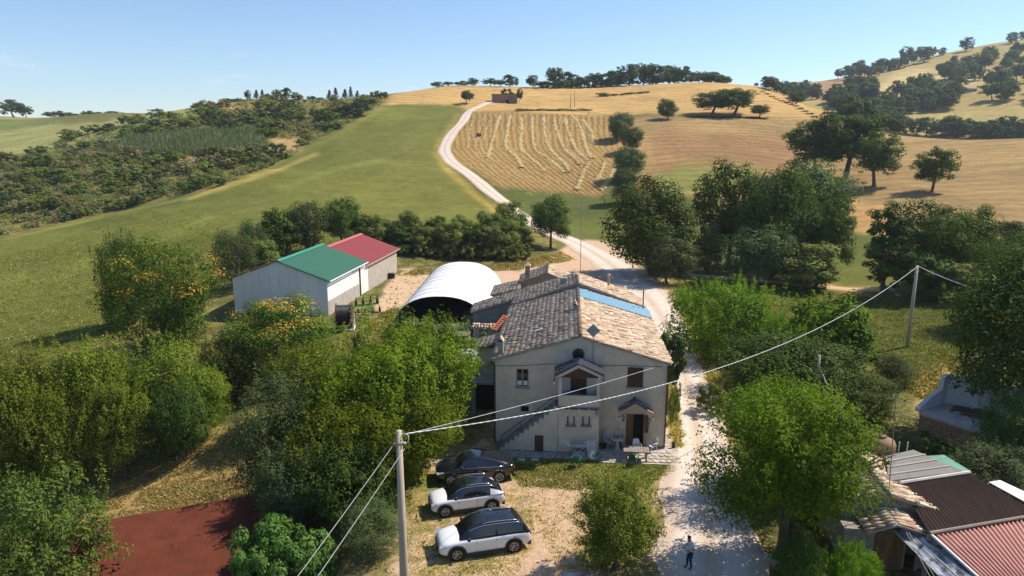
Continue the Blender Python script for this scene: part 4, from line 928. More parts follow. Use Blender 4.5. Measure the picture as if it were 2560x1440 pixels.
# ------------------------------------------------------------------ building materials
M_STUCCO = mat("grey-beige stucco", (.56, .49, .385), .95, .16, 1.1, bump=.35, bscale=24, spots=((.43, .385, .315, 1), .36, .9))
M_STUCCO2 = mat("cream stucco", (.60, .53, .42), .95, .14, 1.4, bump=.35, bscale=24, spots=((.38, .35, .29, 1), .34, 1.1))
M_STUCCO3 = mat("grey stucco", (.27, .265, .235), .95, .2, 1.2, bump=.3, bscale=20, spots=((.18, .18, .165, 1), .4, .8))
M_STONE = mat("rubble stone", (.30, .235, .165), .95, .45, 7, bump=.9, bscale=9, spots=((.17, .13, .095, 1), .42, 5))
M_PLINTH = mat("old stone plinth", (.36, .33, .28), .95, .35, 4, bump=.7, bscale=10, spots=((.14, .13, .11, 1), .45, 3.5))
M_DARKWOOD = mat("dark brown wood", (.055, .032, .022), .6, .3, 5, stretch=(1, 1, .2))
M_WOOD = mat("oiled wood", (.16, .082, .036), .55, .35, 6, stretch=(1, 1, .2))
M_GREYWOOD = mat("weathered wood", (.27, .225, .18), .9, .3, 6)
M_PALEWOOD = mat("pale fascia board", (.52, .45, .37), .8, .15, 6)
M_GLASS = mat("window glass", (.012, .016, .020), .06, 0, spec=.6)
M_VOID = mat("dark interior", (.010, .009, .008), .9, 0)  # near-black colour stands in for the shade of unlit depth
M_CURTAIN = mat("white curtain", (.72, .72, .70), .9, .05)
M_IRON = mat("black iron", (.018, .018, .02), .5, .2, metal=.3)
M_GREYMETAL = mat("grey metal", (.34, .35, .36), .45, .15, metal=.6)
M_ZINC = mat("dark gutter metal", (.07, .062, .058), .5, .2, metal=.4)
M_WHITEPL = mat("white plastic", (.74, .74, .73), .45, .05)
M_GREENPL = mat("dark green plastic", (.015, .075, .055), .4, .1)
M_CONC = mat("concrete", (.40, .36, .31), .95, .2, 1.2, bump=.3, bscale=14, spots=((.30, .27, .23, 1), .4, 1.6))
M_DARKTILE = mat("slate-grey canopy tiles", (.075, .078, .088), .7, .4, 7, spots=((.32, .27, .22, 1), .22, 5))
M_WHITEMETAL = mat("white painted sheet", (.78, .77, .75), .5, .05)
def tile_material(name, stops):
    m, nt, b = new_mat(name); L = nt.links
    at = nd(nt, "ShaderNodeAttribute", attribute_name="tone"); oi = nt.nodes.new("ShaderNodeObjectInfo"); geo = nt.nodes.new("ShaderNodeNewGeometry")
    t = mth(nt, 'FRACT', mth(nt, 'ADD', at.outputs["Fac"], mth(nt, 'MULTIPLY', oi.outputs["Random"], 7.31)))
    n = noise(nt, 2.2, 6, .7, .4, geo.outputs["Position"]); n2 = noise(nt, 16, 4, .7, 0, geo.outputs["Position"])
    c = ramp(nt, mth(nt, 'MULTIPLY_ADD', mth(nt, 'SUBTRACT', n, .5), .35, t), stops)
    lich = smooth(nt, n2, .56, .70); c = mixc(nt, mth(nt, 'MULTIPLY', lich, .65), c, srgb(196, 186, 162))
    dk = smooth(nt, noise(nt, .5, 6, .7, .6, geo.outputs["Position"]), .55, .75); c = mixc(nt, mth(nt, 'MULTIPLY', dk, .28), c, (.12, .10, .08, 1))
    L.new(c, b.inputs["Base Color"]); b.inputs["Roughness"].default_value = .9; b.inputs["Specular IOR Level"].default_value = .15
    return m
M_TILE = tile_material("weathered clay roof tiles", [(0, srgb(118, 98, 82)), (.14, srgb(176, 150, 124)), (.38, srgb(210, 192, 166)), (.55, srgb(188, 162, 136)), (.70, srgb(184, 144, 116)), (.86, srgb(220, 206, 182)), (1, srgb(128, 112, 98))])
M_TILEBED = mat("clay channel tiles", (.33, .26, .195), .95, .35, 4)

# one half-round tile, long side along +y (up the slope), butt end at y = 0
def tile_vf(L_=.44, r0=.105, r1=.085, n=5):
    v, f = [], []
    for y, r, dz in ((0, r0, .030), (L_, r1, 0)):
        for k in range(n + 1):
            a = math.pi * k / n; v.append((r * math.cos(a), y, r * math.sin(a) * .8 + dz))
        for k in range(n + 1):
            a = math.pi * k / n; v.append(((r - .016) * math.cos(a), y, (r - .016) * math.sin(a) * .8 + dz))
    m = n + 1
    for k in range(n):
        f.append((k, k + 1, 2 * m + k + 1, 2 * m + k)); f.append((k, m + k, m + k + 1, k + 1))
    return np.array(v), np.array(f)
TV, TF = tile_vf(); TILE_MESH = None
def tile_roof(parent, e0, e1, r0, r1, n_ind=0, seed=0, step=.235, course=.37, bed=True, missing=0.0):
    """clay tiles on a sloping face: e0-e1 the eave, r0-r1 the ridge (local points). The n_ind tiles nearest the camera are pieces of their own"""
    global TILE_MESH
    e0, e1, r0, r1 = map(Vector, (e0, e1, r0, r1)); rs = np.random.RandomState(seed)
    nrm = (e1 - e0).cross(r0 - e0).normalized()
    if nrm.z < 0: nrm = -nrm
    if bed:
        MB().slab([e0, e1, r1, r0], .10).build("roof_bed", M_TILEBED, parent)
    ncol = max(int((e1 - e0).length / step), 1); nrow = max(int((r0 - e0).length / course), 1); items = []
    for i in range(ncol):
        for j in range(nrow):
            if rs.rand() < missing: continue
            t, s = (i + .5) / ncol, j / nrow
            p = e0.lerp(e1, t).lerp(r0.lerp(r1, t), s); up = (r0.lerp(r1, t) - e0.lerp(e1, t)).normalized(); x = up.cross(nrm).normalized()
            yaw = rs.normal() * .06; x, up2 = (x * math.cos(yaw) + up * math.sin(yaw)), (up * math.cos(yaw) - x * math.sin(yaw))
            p = p + nrm * (.012 + abs(rs.normal()) * .020) + x * rs.normal() * .018 + up * rs.normal() * .035 - up * .05
            items.append((p, x, up2, nrm))
    par = parent.matrix_world if parent else Matrix()
    items.sort(key=lambda q: ((par @ q[0]) - Vector((0, 0, CAM_H))).length)
    if TILE_MESH is None:
        TILE_MESH = bpy.data.meshes.new("tile"); TILE_MESH.from_pydata(TV.tolist(), [], TF.tolist()); TILE_MESH.materials.append(M_TILE)
        TILE_MESH.polygons.foreach_set("use_smooth", [True] * len(TILE_MESH.polygons)); TILE_MESH.update()
    for p, x, u, n in items[:n_ind]:
        o = link("tile", TILE_MESH, parent); o.matrix_local = Matrix(((x.x, u.x, n.x, p.x), (x.y, u.y, n.y, p.y), (x.z, u.z, n.z, p.z), (0, 0, 0, 1)))
    rest = items[n_ind:]
    if rest:
        A = np.array([[list(x), list(u), list(n)] for p, x, u, n in rest]); Pp = np.array([list(p) for p, *_ in rest])
        V = np.einsum('vk,nkc->nvc', TV, A) + Pp[:, None]; nv = len(TV); Q = (TF[None] + (np.arange(len(rest)) * nv)[:, None, None]).reshape(-1, 4)
        me = quads_mesh("tile_covering", V.reshape(-1, 3), Q, [M_TILE]); me.polygons.foreach_set("use_smooth", [True] * len(me.polygons))
        at = me.attributes.new("tone", 'FLOAT', 'FACE'); at.data.foreach_set("value", np.repeat(rs.rand(len(rest)), len(TF)).astype(np.float32))
        tag(link("tile_covering", me, parent), kind='stuff')
def ridge_tiles(parent, a, b, seed=0, step=.36):
    a, b = Vector(a), Vector(b); n = max(int((b - a).length / step), 1); d = (b - a).normalized(); rs = np.random.RandomState(seed); x = d.cross(Vector((0, 0, 1))).normalized(); z = x.cross(d)
    for i in range(n):
        p = a.lerp(b, i / n) + Vector((0, 0, .03 + rs.rand() * .015)); o = link("ridge_tile", TILE_MESH, parent); s = 1.45
        o.matrix_local = Matrix(((x.x * s, d.x, z.x * s, p.x), (x.y * s, d.y, z.y * s, p.y), (x.z * s, d.z, z.z * s, p.z), (0, 0, 0, 1)))

def wall_holes(mb, x0, x1, z0, z1, y, holes, depth=.2, face=-1):
    """upright wall face at y with real openings and their reveals; holes are (xa, xb, za, zb)"""
    xs = sorted({x0, x1, *[h[0] for h in holes], *[h[1] for h in holes]}); zs = sorted({z0, z1, *[h[2] for h in holes], *[h[3] for h in holes]})
    for xa, xb in zip(xs, xs[1:]):
        for za, zb in zip(zs, zs[1:]):
            cx, cz_ = (xa + xb) / 2, (za + zb) / 2
            if any(h[0] < cx < h[1] and h[2] < cz_ < h[3] for h in holes): continue
            mb.quad((xa, y, za), (xb, y, za), (xb, y, zb), (xa, y, zb))
    d = y + depth
    for xa, xb, za, zb in holes:
        mb.quad((xa, y, za), (xa, d, za), (xa, d, zb), (xa, y, zb)); mb.quad((xb, y, za), (xb, y, zb), (xb, d, zb), (xb, d, za))
        mb.quad((xa, y, zb), (xa, d, zb), (xb, d, zb), (xb, y, zb)); mb.quad((xa, y, za), (xb, y, za), (xb, d, za), (xa, d, za))

# ------------------------------------------------------------------ the farmhouse
HO, HROT = Vector((-1.10, 44.6, 0)), R(-4.5)
house = empty("farmhouse", HO, HROT, "old stuccoed farmhouse with gabled clay tile roof and outside staircase", "farmhouse")
bpy.context.view_layer.update()
HX, HY = Vector((math.cos(HROT), math.sin(HROT), 0)), Vector((-math.sin(HROT), math.cos(HROT), 0))
def fac(u, v, y=0.0):
    """point of the upright plane local y, seen at a pixel: local (x, z)"""
    d = ray(u, v); o = Vector((0, 0, CAM_H)); q = HO + HY * y; t = (q - o).dot(HY) / d.dot(HY); p = o + d * t - HO
    return p.dot(HX), p.z
def loc2(u, v, z):
    """point of the level plane z seen at a pixel: local (x, y)"""
    p = atz(u, v, z) - HO; return p.dot(HX), p.dot(HY)
def rect(u0, v0, u1, v1, y=0.0):
    a, b = fac(u0, v0, y), fac(u1, v1, y); return a[0], b[0], b[1], a[1]
W_, D_, EZ, RXc, RZ = 11.35, 15.0, 5.95, 5.6, 7.70
openings = {k: rect(*q) for k, q in dict(window=(1291, 922, 1321, 967), small=(1302, 1015, 1322, 1030), shutter=(1571, 919, 1605, 967), door=(1566, 1034, 1607, 1106), loggia=(1427, 944, 1466, 985)).items()}
openings['door'] = (openings['door'][0], openings['door'][1], .12, openings['door'][3])
b = MB()
wall_holes(b, 0, W_, -.5, EZ - .05, 0, list(openings.values()), .22)
b.add([(0, 0, EZ - .05), (W_, 0, EZ - .05), (W_, 0, EZ + .0), (RXc, 0, RZ - .06), (0, 0, EZ + .0)], [(0, 1, 2, 3, 4)])
b.add([(W_, 0, -.5), (W_, D_, -.5), (W_, D_, EZ), (W_, 0, EZ)], [(0, 1, 2, 3)]); b.add([(0, 0, -.5), (0, D_, -.5), (0, D_, EZ), (0, 0, EZ)], [(3, 2, 1, 0)])
b.add([(0, D_, -.5), (W_, D_, -.5), (W_, D_, EZ), (RXc, D_, RZ), (0, D_, EZ)], [(4, 3, 2, 1, 0)])
b.build("wall", M_STUCCO, house)
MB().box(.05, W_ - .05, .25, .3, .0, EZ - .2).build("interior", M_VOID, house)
OV = .22
tile_roof(house, (-OV, -.12, EZ - .02), (-OV, D_, EZ - .02), (RXc, -.12, RZ), (RXc, D_, RZ), 170, 1, step=.27)
tile_roof(house, (W_ + OV, D_, EZ - .02), (W_ + OV, -.12, EZ - .02), (RXc, D_, RZ), (RXc, -.12, RZ), 130, 2)
ridge_tiles(house, (RXc, -.14, RZ + .04), (RXc, D_, RZ + .04), 3)
b = MB(); b.tube([(-OV - .09, -.15, EZ - .10), (-OV - .09, D_, EZ - .10)], .075, 6); b.build("gutter", M_ZINC, house)
MB().tube([(-OV - .06, -.05, EZ - .12), (-.07, -.07, EZ - .45), (-.07, -.07, .1)], .05, 6).build("downpipe", M_ZINC, house)
MB().tube([(W_ - .02, -.07, EZ - .15), (W_ - .02, -.07, .1)], .05, 6).build("downpipe", M_ZINC, house)
# stone base course and cracks of relief
MB().box(-.03, W_ + .03, -.04, -.003, -.3, .16).build("plinth", M_PLINTH, house)
# left window: frame with two casements and curtains
def casement(r, y, mat_f, curtains=True, sill=True, depth=.14):
    xa, xb, za, zb = r; f = MB(); w = .06; yy = y + depth
    f.box(xa, xa + w, yy - .04, yy, za, zb); f.box(xb - w, xb, yy - .04, yy, za, zb); f.box(xa + w, xb - w, yy - .04, yy, zb - w, zb); f.box(xa + w, xb - w, yy - .04, yy, za, za + w)
    m = (xa + xb) / 2; f.box(m - .05, m + .05, yy - .045, yy + .002, za + w, zb - w)
    win = f.build("window", mat_f, house)
    for p, q in ((xa + w, m - .05), (m + .05, xb - w)):
        MB().box(p, q, yy - .018, yy - .008, za + w, zb - w).build("pane", M_GLASS, win)
        if curtains:
            MB().box(p + .01, q - .01, yy - .026, yy - .020, za + w + .02, za + w + (zb - za) * .26).build("curtain", M_CURTAIN, win)
    if sill: MB().box(xa - .13, xb + .13, y - .14, y + depth - .05, za - .09, za - .004).build("sill", M_GREYMETAL if False else M_STUCCO3, win)
    return win
casement(openings['window'], 0, mat("grey-brown window paint", (.23, .19, .15), .6, .1))
r = openings['shutter']; sh = MB(); xm = (r[0] + r[1]) / 2
win = MB().box(r[0] - .01, r[1] + .01, .12, .16, r[2], r[3]).build("shuttered_window", M_DARKWOOD, house)
for xa, xb in ((r[0] - .04, xm - .008), (xm + .008, r[1] + .04)):
    s = MB().box(xa, xb, -.045, -.004, r[2] + .01, r[3] + .02).build("shutter", M_DARKWOOD, win)
    for i in range(4): MB().box(xa + .03 + i * (xb - xa - .06) / 4, xa + .03 + (i + .88) * (xb - xa - .06) / 4, -.06, -.046, r[2] + .05, r[3] - .03).build("slat", M_DARKWOOD, win)
MB().box(r[0] - .12, r[1] + .12, -.14, -.004, r[2] - .09, r[2] - .005).build("sill", M_STUCCO3, win)
r = openings['small']; MB().box(r[0], r[1], .15, .19, r[2], r[3]).build("small_window", M_VOID, house)
# round gable window
cx_, cz_ = fac(1446, 886); rr = .37
rw = MB().lathe([(rr, -.02), (rr + .07, -.05), (rr + .07, .01), (rr, .01)], 24, (cx_, 0, cz_), 1, False).build("round_window", M_STUCCO3, house)
MB().lathe([(.01, -.012), (rr, -.012)], 24, (cx_, 0, cz_), 1, False).build("pane", M_GLASS, rw)
MB().box(cx_ - .02, cx_ + .02, -.035, -.014, cz_ - rr, cz_ + rr).build("glazing_bar", M_DARKWOOD, rw); MB().box(cx_ - rr, cx_ - .02, -.034, -.015, cz_ - .02, cz_ + .02).build("glazing_bar", M_DARKWOOD, rw); MB().box(cx_ + .02, cx_ + rr, -.034, -.015, cz_ - .02, cz_ + .02).build("glazing_bar", M_DARKWOOD, rw)
# ---- the projecting porch block with the staircase running up to it
PY = -1.25                                             # its front plane
x0p, x1p = fac(1396, 1000, PY)[0], fac(1499, 1000, PY)[0]; zl = fac(1450, 1021, PY)[1]; zpar = fac(1450, 990, PY)[1]; zop = fac(1450, 945, PY)[1]
holes = [rect(1418, 1041, 1436, 1063, PY), rect(1456, 1041, 1474, 1063, PY)]
b = MB(); wall_holes(b, x0p, x1p, -.4, zl - .02, PY, holes, .16)
b.quad((x1p, PY, -.4), (x1p, -.003, -.4), (x1p, -.003, zl - .02), (x1p, PY, zl - .02)); b.quad((x0p, -.003, -.4), (x0p, PY, -.4), (x0p, PY, zl - .02), (x0p, -.003, zl - .02))
b.build("porch_base", M_STUCCO2, house)
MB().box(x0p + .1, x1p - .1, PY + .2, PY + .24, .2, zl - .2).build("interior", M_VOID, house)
for h in holes:
    w = MB().box(h[0], h[1], PY + .13, PY + .16, h[2], h[3]).build("small_window", M_CURTAIN, house)
    for xa, xb in ((h[0] + .003, h[0] + .07), (h[1] - .07, h[1] - .003)): MB().box(xa, xb, PY - .10, PY + .12, h[2] + .003, h[3] - .003).build("shutter", M_DARKWOOD, w)
    MB().box(h[0] - .12, h[1] + .12, PY - .13, PY - .004, h[2] - .10, h[2] - .005).build("sill", M_STUCCO3, w)
MB().box(x0p - .06, x1p + .04, PY - .09, -.006, zl - .02, zl + .10).build("porch_slab", M_STUCCO3, house)
for i in range(4):
    xa = x0p + .12 + i * (x1p - x0p - .1) / 4; MB().box(xa, xa + (x1p - x0p) / 4 - .14, PY - .16, PY - .095, zl - .04, zl + .05).build("ledge_tile", M_DARKTILE, house)
b = MB(); b.box(x0p, x1p, PY, PY + .16, zl + .10, zpar); b.box(x1p - .16, x1p, PY + .163, -.006, zl + .10, zpar); b.build("parapet", M_STUCCO2, house)
for xa, xb in ((x0p, x0p + .2), (x1p - .2, x1p)): MB().box(xa + .003, xb - .003, PY + .003, PY + .157, zpar + .002, zop).build("porch_pillar", M_STUCCO2, house)
MB().box(x0p + .25, x1p - .25, -.03, -.006, zpar - .6, zop).build("porch_wall", mat("pale plaster", (.55, .53, .47), .9, .08), house)
r = openings['loggia']; r = (r[0], r[1], zl + .1, r[3] + .1)
dr = MB().box(r[0], r[1], -.07, -.035, r[2], r[3] - .1).build("door", mat("red-brown door", (.075, .028, .02), .6, .2), house); MB().box(r[0] + .62, r[0] + .66, -.10, -.075, r[2] + 1.0, r[2] + 1.1).build("handle", M_GREYMETAL, dr)
MB().box(x0p + .1, x1p - .1, PY + .02, PY + .14, zop + .002, zop + .17).build("beam", M_DARKWOOD, house)
# porch roof
ax, az = fac(1447, 911, PY - .35); lx, lz = fac(1388, 937, PY - .35); rx, rz_ = fac(1508, 937, PY - .35)
pr = MB().slab([(lx, PY - .35, lz), (lx, -.004, lz), (ax, -.004, az), (ax, PY - .35, az)], .10).slab([(rx, -.004, rz_), (rx, PY - .35, rz_), (ax, PY - .35, az), (ax, -.004, az)], .10).build("porch_roof", M_DARKTILE, house)
for p, q, s in (((lx, lz), (ax, az), 1), ((rx, rz_), (ax, az), -1)):
    for j in range(5):
        y = PY - .30 + j * .3
        if y > -.1: continue
        for i in range(5):
            t0, t1 = i / 5, (i + .96) / 5; x_a, x_b = p[0] + (q[0] - p[0]) * t0, p[0] + (q[0] - p[0]) * t1; za, zb = p[1] + (q[1] - p[1]) * t0 + .05, p[1] + (q[1] - p[1]) * t1 + .02
            MB().tube([(x_a, y, za), (x_b, y, zb)], .085, 6).build("roof_tile", M_DARKTILE, pr)
for p in ((lx, lz), (rx, rz_)):
    sgn = 1 if p[0] < ax else -1
    MB().slab([(p[0] + sgn * .12, PY - .36, p[1] - .05), (ax, PY - .36, az - .02), (ax, PY - .36, az - .24), (p[0] + sgn * .3, PY - .36, p[1] - .16)], .03).build("fascia", M_PALEWOOD, pr)
    MB().tube([(p[0], PY - .36, p[1] - .02), (p[0], -.02, p[1] - .02)], .06, 6).build("gutter", M_ZINC, pr)
    MB().tube([(p[0] - sgn * .04, PY - .33, p[1] - .03), (p[0] - sgn * .04, PY - .33, p[1] - .42)], .03, 6).build("downpipe", M_ZINC, pr)
MB().add([(lx + .35, PY - .2, lz - .02), (ax, PY - .2, az - .27), (rx - .35, PY - .2, rz_ - .02), (rx - .4, PY - .2, rz_ - .1), (lx + .4, PY - .2, lz - .1)], [(0, 1, 2, 3, 4)]).build("gable_shade_board", M_DARKWOOD, pr)  # dark board stands in for the unlit space under the porch gable
# lanterns
def lantern(x, y, z, s=1.0, name="wall_lantern"):
    l = MB().tube([(x, y + .12, z + .16), (x, y, z + .2), (x, y, z + .14)], .014, 5).lathe([(.02, .15), (.075, .10), (.075, .085)], 6, (x, y, z)).build(name, M_IRON, house)
    MB().lathe([(.05, -.08), (.07, .08)], 8, (x, y, z)).build("glass", mat("frosted lamp glass", (.72, .74, .76), .3, 0), l)
for u in (1385, 1511): x, z = fac(u, 956, PY - .3); lantern(x, PY - .32, z)
# meter box
x0, x1, z0, z1 = rect(1489, 1027, 1495, 1038, PY); MB().box(x0, x1, PY - .10, PY - .004, z0, z1).build("meter_box", M_STUCCO3, house)
# stairs
n = 12; xs0, xs1 = fac(1248, 1110, PY)[0], x0p - .02; top = zl + .1
for i in range(n):
    xa = xs0 + (xs1 - xs0) * i / n; zt = top * (i + 1) / n - .04
    MB().box(xa + .003, xs1 - .003 if i == n - 1 else xa + (xs1 - xs0) / n - .001, PY + .30, -.05, -.3, zt).build("step", M_PLINTH, house)
# outer side wall of the stairs, stepped along its top
poly = [(xs0 - .02, -.4)]; 
poly += [(xs1, -.4), (xs1, top - .05)]
for i in range(n - 1, -1, -1):
    xa = xs0 + (xs1 - xs0) * i / n; poly += [(xa + .04, top * (i + 1) / n - .10), (xa + .04, top * i / n - .10 if i else -.05)]
hd = rect(1337, 1088, 1358, 1121, PY); hd = (hd[0], hd[1], .05, hd[3])
b = MB(); b.prism(poly, 1, PY, PY + .28); b.build("stair_wall", M_STUCCO2, house)
hm = MB().box(hd[0], hd[1], PY - .035, PY - .004, hd[2], hd[3]).build("hatch_door", M_DARKWOOD, house)
for i in range(4): MB().box(hd[0] + .02 + i * (hd[1] - hd[0] - .04) / 4, hd[0] + .02 + (i + .9) * (hd[1] - hd[0] - .04) / 4, PY - .05, PY - .037, hd[2] + .03, hd[3] - .03).build("plank", mat("red-brown planks", (.085, .036, .022), .6, .2), hm)
MB().box(xs0 + .4, x1p + .02, PY - .05, PY - .004, -.3, .14).build("plinth", M_PLINTH, house)
rail = MB(); sx = lambda t: xs0 + (xs1 - xs0) * t
MB().tube([(sx(.02), PY + .14, .95), (sx(1), PY + .14, top + .80)], .025, 6).build("handrail", M_IRON, house)
for t in (.03, .36, .68, .98): MB().tube([(sx(t), PY + .14, top * t - .1), (sx(t), PY + .14, .95 + (top - .15) * t - .05 + .0)], .02, 5).build("railing_post", M_IRON, house)
MB().tube([(sx(.02), PY + .14, .50), (sx(1), PY + .14, top + .36)], .014, 5).build("railing_bar", M_IRON, house)
# ---- main door under its small tiled canopy
r = openings['door']; xm = r[0] + (r[1] - r[0]) * .62
fr = MB().box(r[0] - .10, r[0] - .002, -.03, .12, .12, r[3]).box(r[1] + .002, r[1] + .10, -.03, .12, .12, r[3]).box(r[0] - .10, r[1] + .10, -.03, .12, r[3] + .002, r[3] + .12).build("door_frame", mat("pale door surround", (.50, .45, .38), .8, .1), house)
leaf = MB().box(r[0] + .01, r[0] + .5, .10, .14, .14, r[3] - .01).build("door", M_WOOD, house)
for j in range(3):
    for i in range(2): MB().box(r[0] + .05 + i * .22, r[0] + .24 + i * .22, .085, .098, .25 + j * .62, .78 + j * .62).build("door_panel", M_WOOD, leaf)
leaf = MB().box(r[1] - .045, r[1] - .003, -.52, .10, .14, r[3] - .02).build("door", M_WOOD, house)
for j in range(3): MB().box(r[1] - .062, r[1] - .047, -.46, .02, .25 + j * .62, .78 + j * .62).build("door_panel", M_WOOD, leaf)
MB().box(r[0] - .3, r[1] + .3, -.42, -.045, -.1, .12).build("door_step", M_PLINTH, house)
YC = -.85
ax, az = fac(1589, 1009, YC); lx, lz = fac(1548, 1033, YC); rx, rz_ = fac(1632, 1037, YC)
cr = MB().slab([(lx, YC, lz), (lx, -.004, lz), (ax, -.004, az), (ax, YC, az)], .06).slab([(rx, -.004, rz_), (rx, YC, rz_), (ax, YC, az), (ax, -.004, az)], .06).build("door_canopy", M_PALEWOOD, house)
for p in ((lx, lz), (rx, rz_)):
    for j in range(4):
        y = YC + .08 + j * .2
        for i in range(3):
            t0, t1 = i / 3, (i + 1.08) / 3; MB().tube([(p[0] + (ax - p[0]) * t0, y, p[1] + (az - p[1]) * t0 + .06), (p[0] + (ax - p[0]) * t1, y, p[1] + (az - p[1]) * t1 + .03)], [.095, .08], 7).build("roof_tile", M_DARKTILE if (i + j) % 3 else M_TILE, cr)
MB().tube([(ax, YC - .02, az + .07), (ax, -.03, az + .07)], .10, 8).build("ridge_tile", M_DARKTILE, cr)
for xx in (r[0] - .2, r[1] + .2):
    MB().tube([(xx, -.01, r[3] - .55), (xx, YC * .8, r[3] + .05)], .035, 5).build("bracket", M_DARKWOOD, cr)
for u, v in ((1547, 1046), (1633, 1046)): x, z = fac(u, v, YC + .1); lantern(x, YC + .08, z)
x, z = fac(1557, 1043, -.1); lantern(x, -.14, z)
# wooden board and plaque beside the door
x0, x1, z0, z1 = rect(1608, 1046, 1626, 1053); MB().box(x0, x1, -.05, -.004, z0, z1).build("name_board", M_GREYWOOD, house)
x0, x1, z0, z1 = rect(1611, 1055, 1622, 1082); b = MB(); b.prism([(x0 - .04, z1), (x1 + .04, z1), (x1 - .02, z1 - .14), (x1 - .05, z0 + .04), (x1 - .10, z0), (x0 + .10, z0), (x0 + .05, z0 + .04), (x0 + .02, z1 - .14)], 1, -.06, -.004); o = b.build("carved_plaque", M_WOOD, house)
for j in range(3): MB().box(x0 + .10, x1 - .10, -.075, -.062, z0 + .10 + j * .18, z0 + .22 + j * .18).build("carving", M_DARKWOOD, o)
x, z = fac(1616, 1041); MB().lathe([(.01, -.06), (.10, -.06), (.10, -.004)], 12, (x, 0, z), 1).build("wall_ornament", M_DARKWOOD, house)
# cable along the wall, aerial mast with its square grey panel
b = MB(); pts = [fac(u, v, -.03) for u, v in ((1238, 915), (1300, 914), (1380, 910), (1470, 913), (1560, 914), (1655, 917))]; b.tube([(p[0], -.03, p[1]) for p in pts], .014, 4).build("wall_cable", M_IRON, house)
x, z = fac(1481, 916, -.12); zt = fac(1481, 814, -.12)[1]; zd = fac(1481, 826, -.12)[1]
am = empty("panel_aerial", HO + HX * x + HY * -.12, HROT, "square grey panel aerial set on its corner on a mast before the gable", "aerial")
MB().tube([(0, 0, z - .25), (0, 0, zt)], .03, 6).build("mast", M_GREYMETAL, am); MB().box(-.10, .10, -.05, .10, z - .25, z - .02).build("bracket", M_GREYMETAL, am)
h_ = .46; MB().prism([(-h_, zd), (0, zd - h_), (h_, zd), (0, zd + h_)], 1, -.07, -.035).build("panel", mat("grey panel", (.30, .34, .34), .6, .1), am); MB().box(-.015, .015, -.10, -.072, zd - h_, zd + h_).build("rod", M_GREYMETAL, am); MB().box(-h_, h_, -.098, -.074, zd - .012, zd + .012).build("rod", M_GREYMETAL, am)
# ---- things on the roof
def roof_z(x): return EZ + (RZ - EZ) * (x + OV) / (RXc + OV) if x < RXc else RZ - (RZ - EZ) * (x - RXc) / (W_ + OV - RXc)
def chimney(x, y, w, d, h, name="chimney", pointed=True):
    z0 = roof_z(x) - .3; c = MB().box(x - w/2, x + w/2, y - d/2, y + d/2, z0, z0 + .3 + h).build(name, M_STUCCO3, house, bevel=.015)
    t = z0 + .3 + h
    if pointed:
        MB().slab([(x - w/2 - .06, y - d/2 - .05, t), (x - w/2 - .06, y + d/2 + .05, t), (x, y + d/2 + .05, t + .34), (x, y - d/2 - .05, t + .34)], .05).build("cap_tile", M_TILE, c); MB().slab([(x + w/2 + .06, y - d/2 - .05, t), (x + w/2 + .06, y + d/2 + .05, t), (x, y + d/2 + .05, t + .34), (x, y - d/2 - .05, t + .34)], .05).build("cap_tile", M_TILE, c)
    return c
chimney(.28, .75, .36, .55, .95); chimney(RXc - .28, 7.4, .22, .5, .45)
b = MB(); xa, ya = loc2(1347, 831, 6.8); b.box(-.32, .32, -.09, .09, 0, .06); o = b.build("skylight", mat("pale skylight glass", (.55, .60, .64), .15, .05), house); o.location = (xa, ya, roof_z(xa) + .12); o.rotation_euler = (0, -math.atan(.30), .12)
# blue corrugated sheet on the east slope
def corrugated(name, parent, p00, p10, p01, p11, n, amp, m, across=True, thick=None, rows=2):
    """ribbed sheet; ribs run from p00-p10 edge to p01-p11 edge"""
    p00, p10, p01, p11 = map(Vector, (p00, p10, p01, p11)); nrm = (p10 - p00).cross(p01 - p00).normalized(); nrm = nrm if nrm.z > 0 else -nrm
    g = []
    for j in range(rows):
        s = j / (rows - 1); a, c = p00.lerp(p01, s), p10.lerp(p11, s); g.append([tuple(a.lerp(c, i / (n * 4)) + nrm * amp * math.sin(i * math.pi / 2)) for i in range(n * 4 + 1)])
    return MB().grid(g).build(name, m, parent, True)
y0b, y1b = 11.4, 14.6; zb = lambda x: roof_z(x) + .16
corrugated("blue_roof_sheet", house, (RXc + .15, y0b, zb(RXc + .15)), (RXc + .15, y1b, zb(RXc + .15)), (W_ + .25, y0b, zb(W_ + .25)), (W_ + .25, y1b, zb(W_ + .25)), 13, .03, mat("blue roof sheet", (.10, .27, .385), .5, .12, 2, spots=((.30, .42, .47, 1), .2, 1.5)))
# ---- rear wing, one step higher
b = MB(); ZB = 8.2
b.add([(.0, 15.05, 5), (.0, 18.2, 5), (.0, 18.2, 6.15), (.0, 15.05, 6.15)], [(0, 1, 2, 3)]); b.add([(0, 15.05, 5.5), (W_, 15.05, 5.5), (W_, 15.05, 6.1), (RXc, 15.05, ZB - .1), (0, 15.05, 6.1)], [(0, 1, 2, 3, 4)]); b.add([(W_, 15.05, -.3), (W_, 18.2, -.3), (W_, 18.2, 6.1), (W_, 15.05, 6.1)], [(0, 1, 2, 3)])
b.add([(0, 18.2, -.3), (W_, 18.2, -.3), (W_, 18.2, 6.1), (RXc, 18.2, ZB - .1), (0, 18.2, 6.1)], [(0, 1, 2, 3, 4)]); b.build("wing_wall", M_STUCCO3, house)
tile_roof(house, (-.1, 14.95, 6.1), (-.1, 18.4, 6.1), (RXc, 14.95, ZB), (RXc, 18.4, ZB), 0, 4); tile_roof(house, (W_ + .1, 18.4, 6.1), (W_ + .1, 14.95, 6.1), (RXc, 18.4, ZB), (RXc, 14.95, ZB), 0, 5, missing=.06); ridge_tiles(house, (RXc, 14.95, ZB + .05), (RXc, 18.4, ZB + .05), 6)
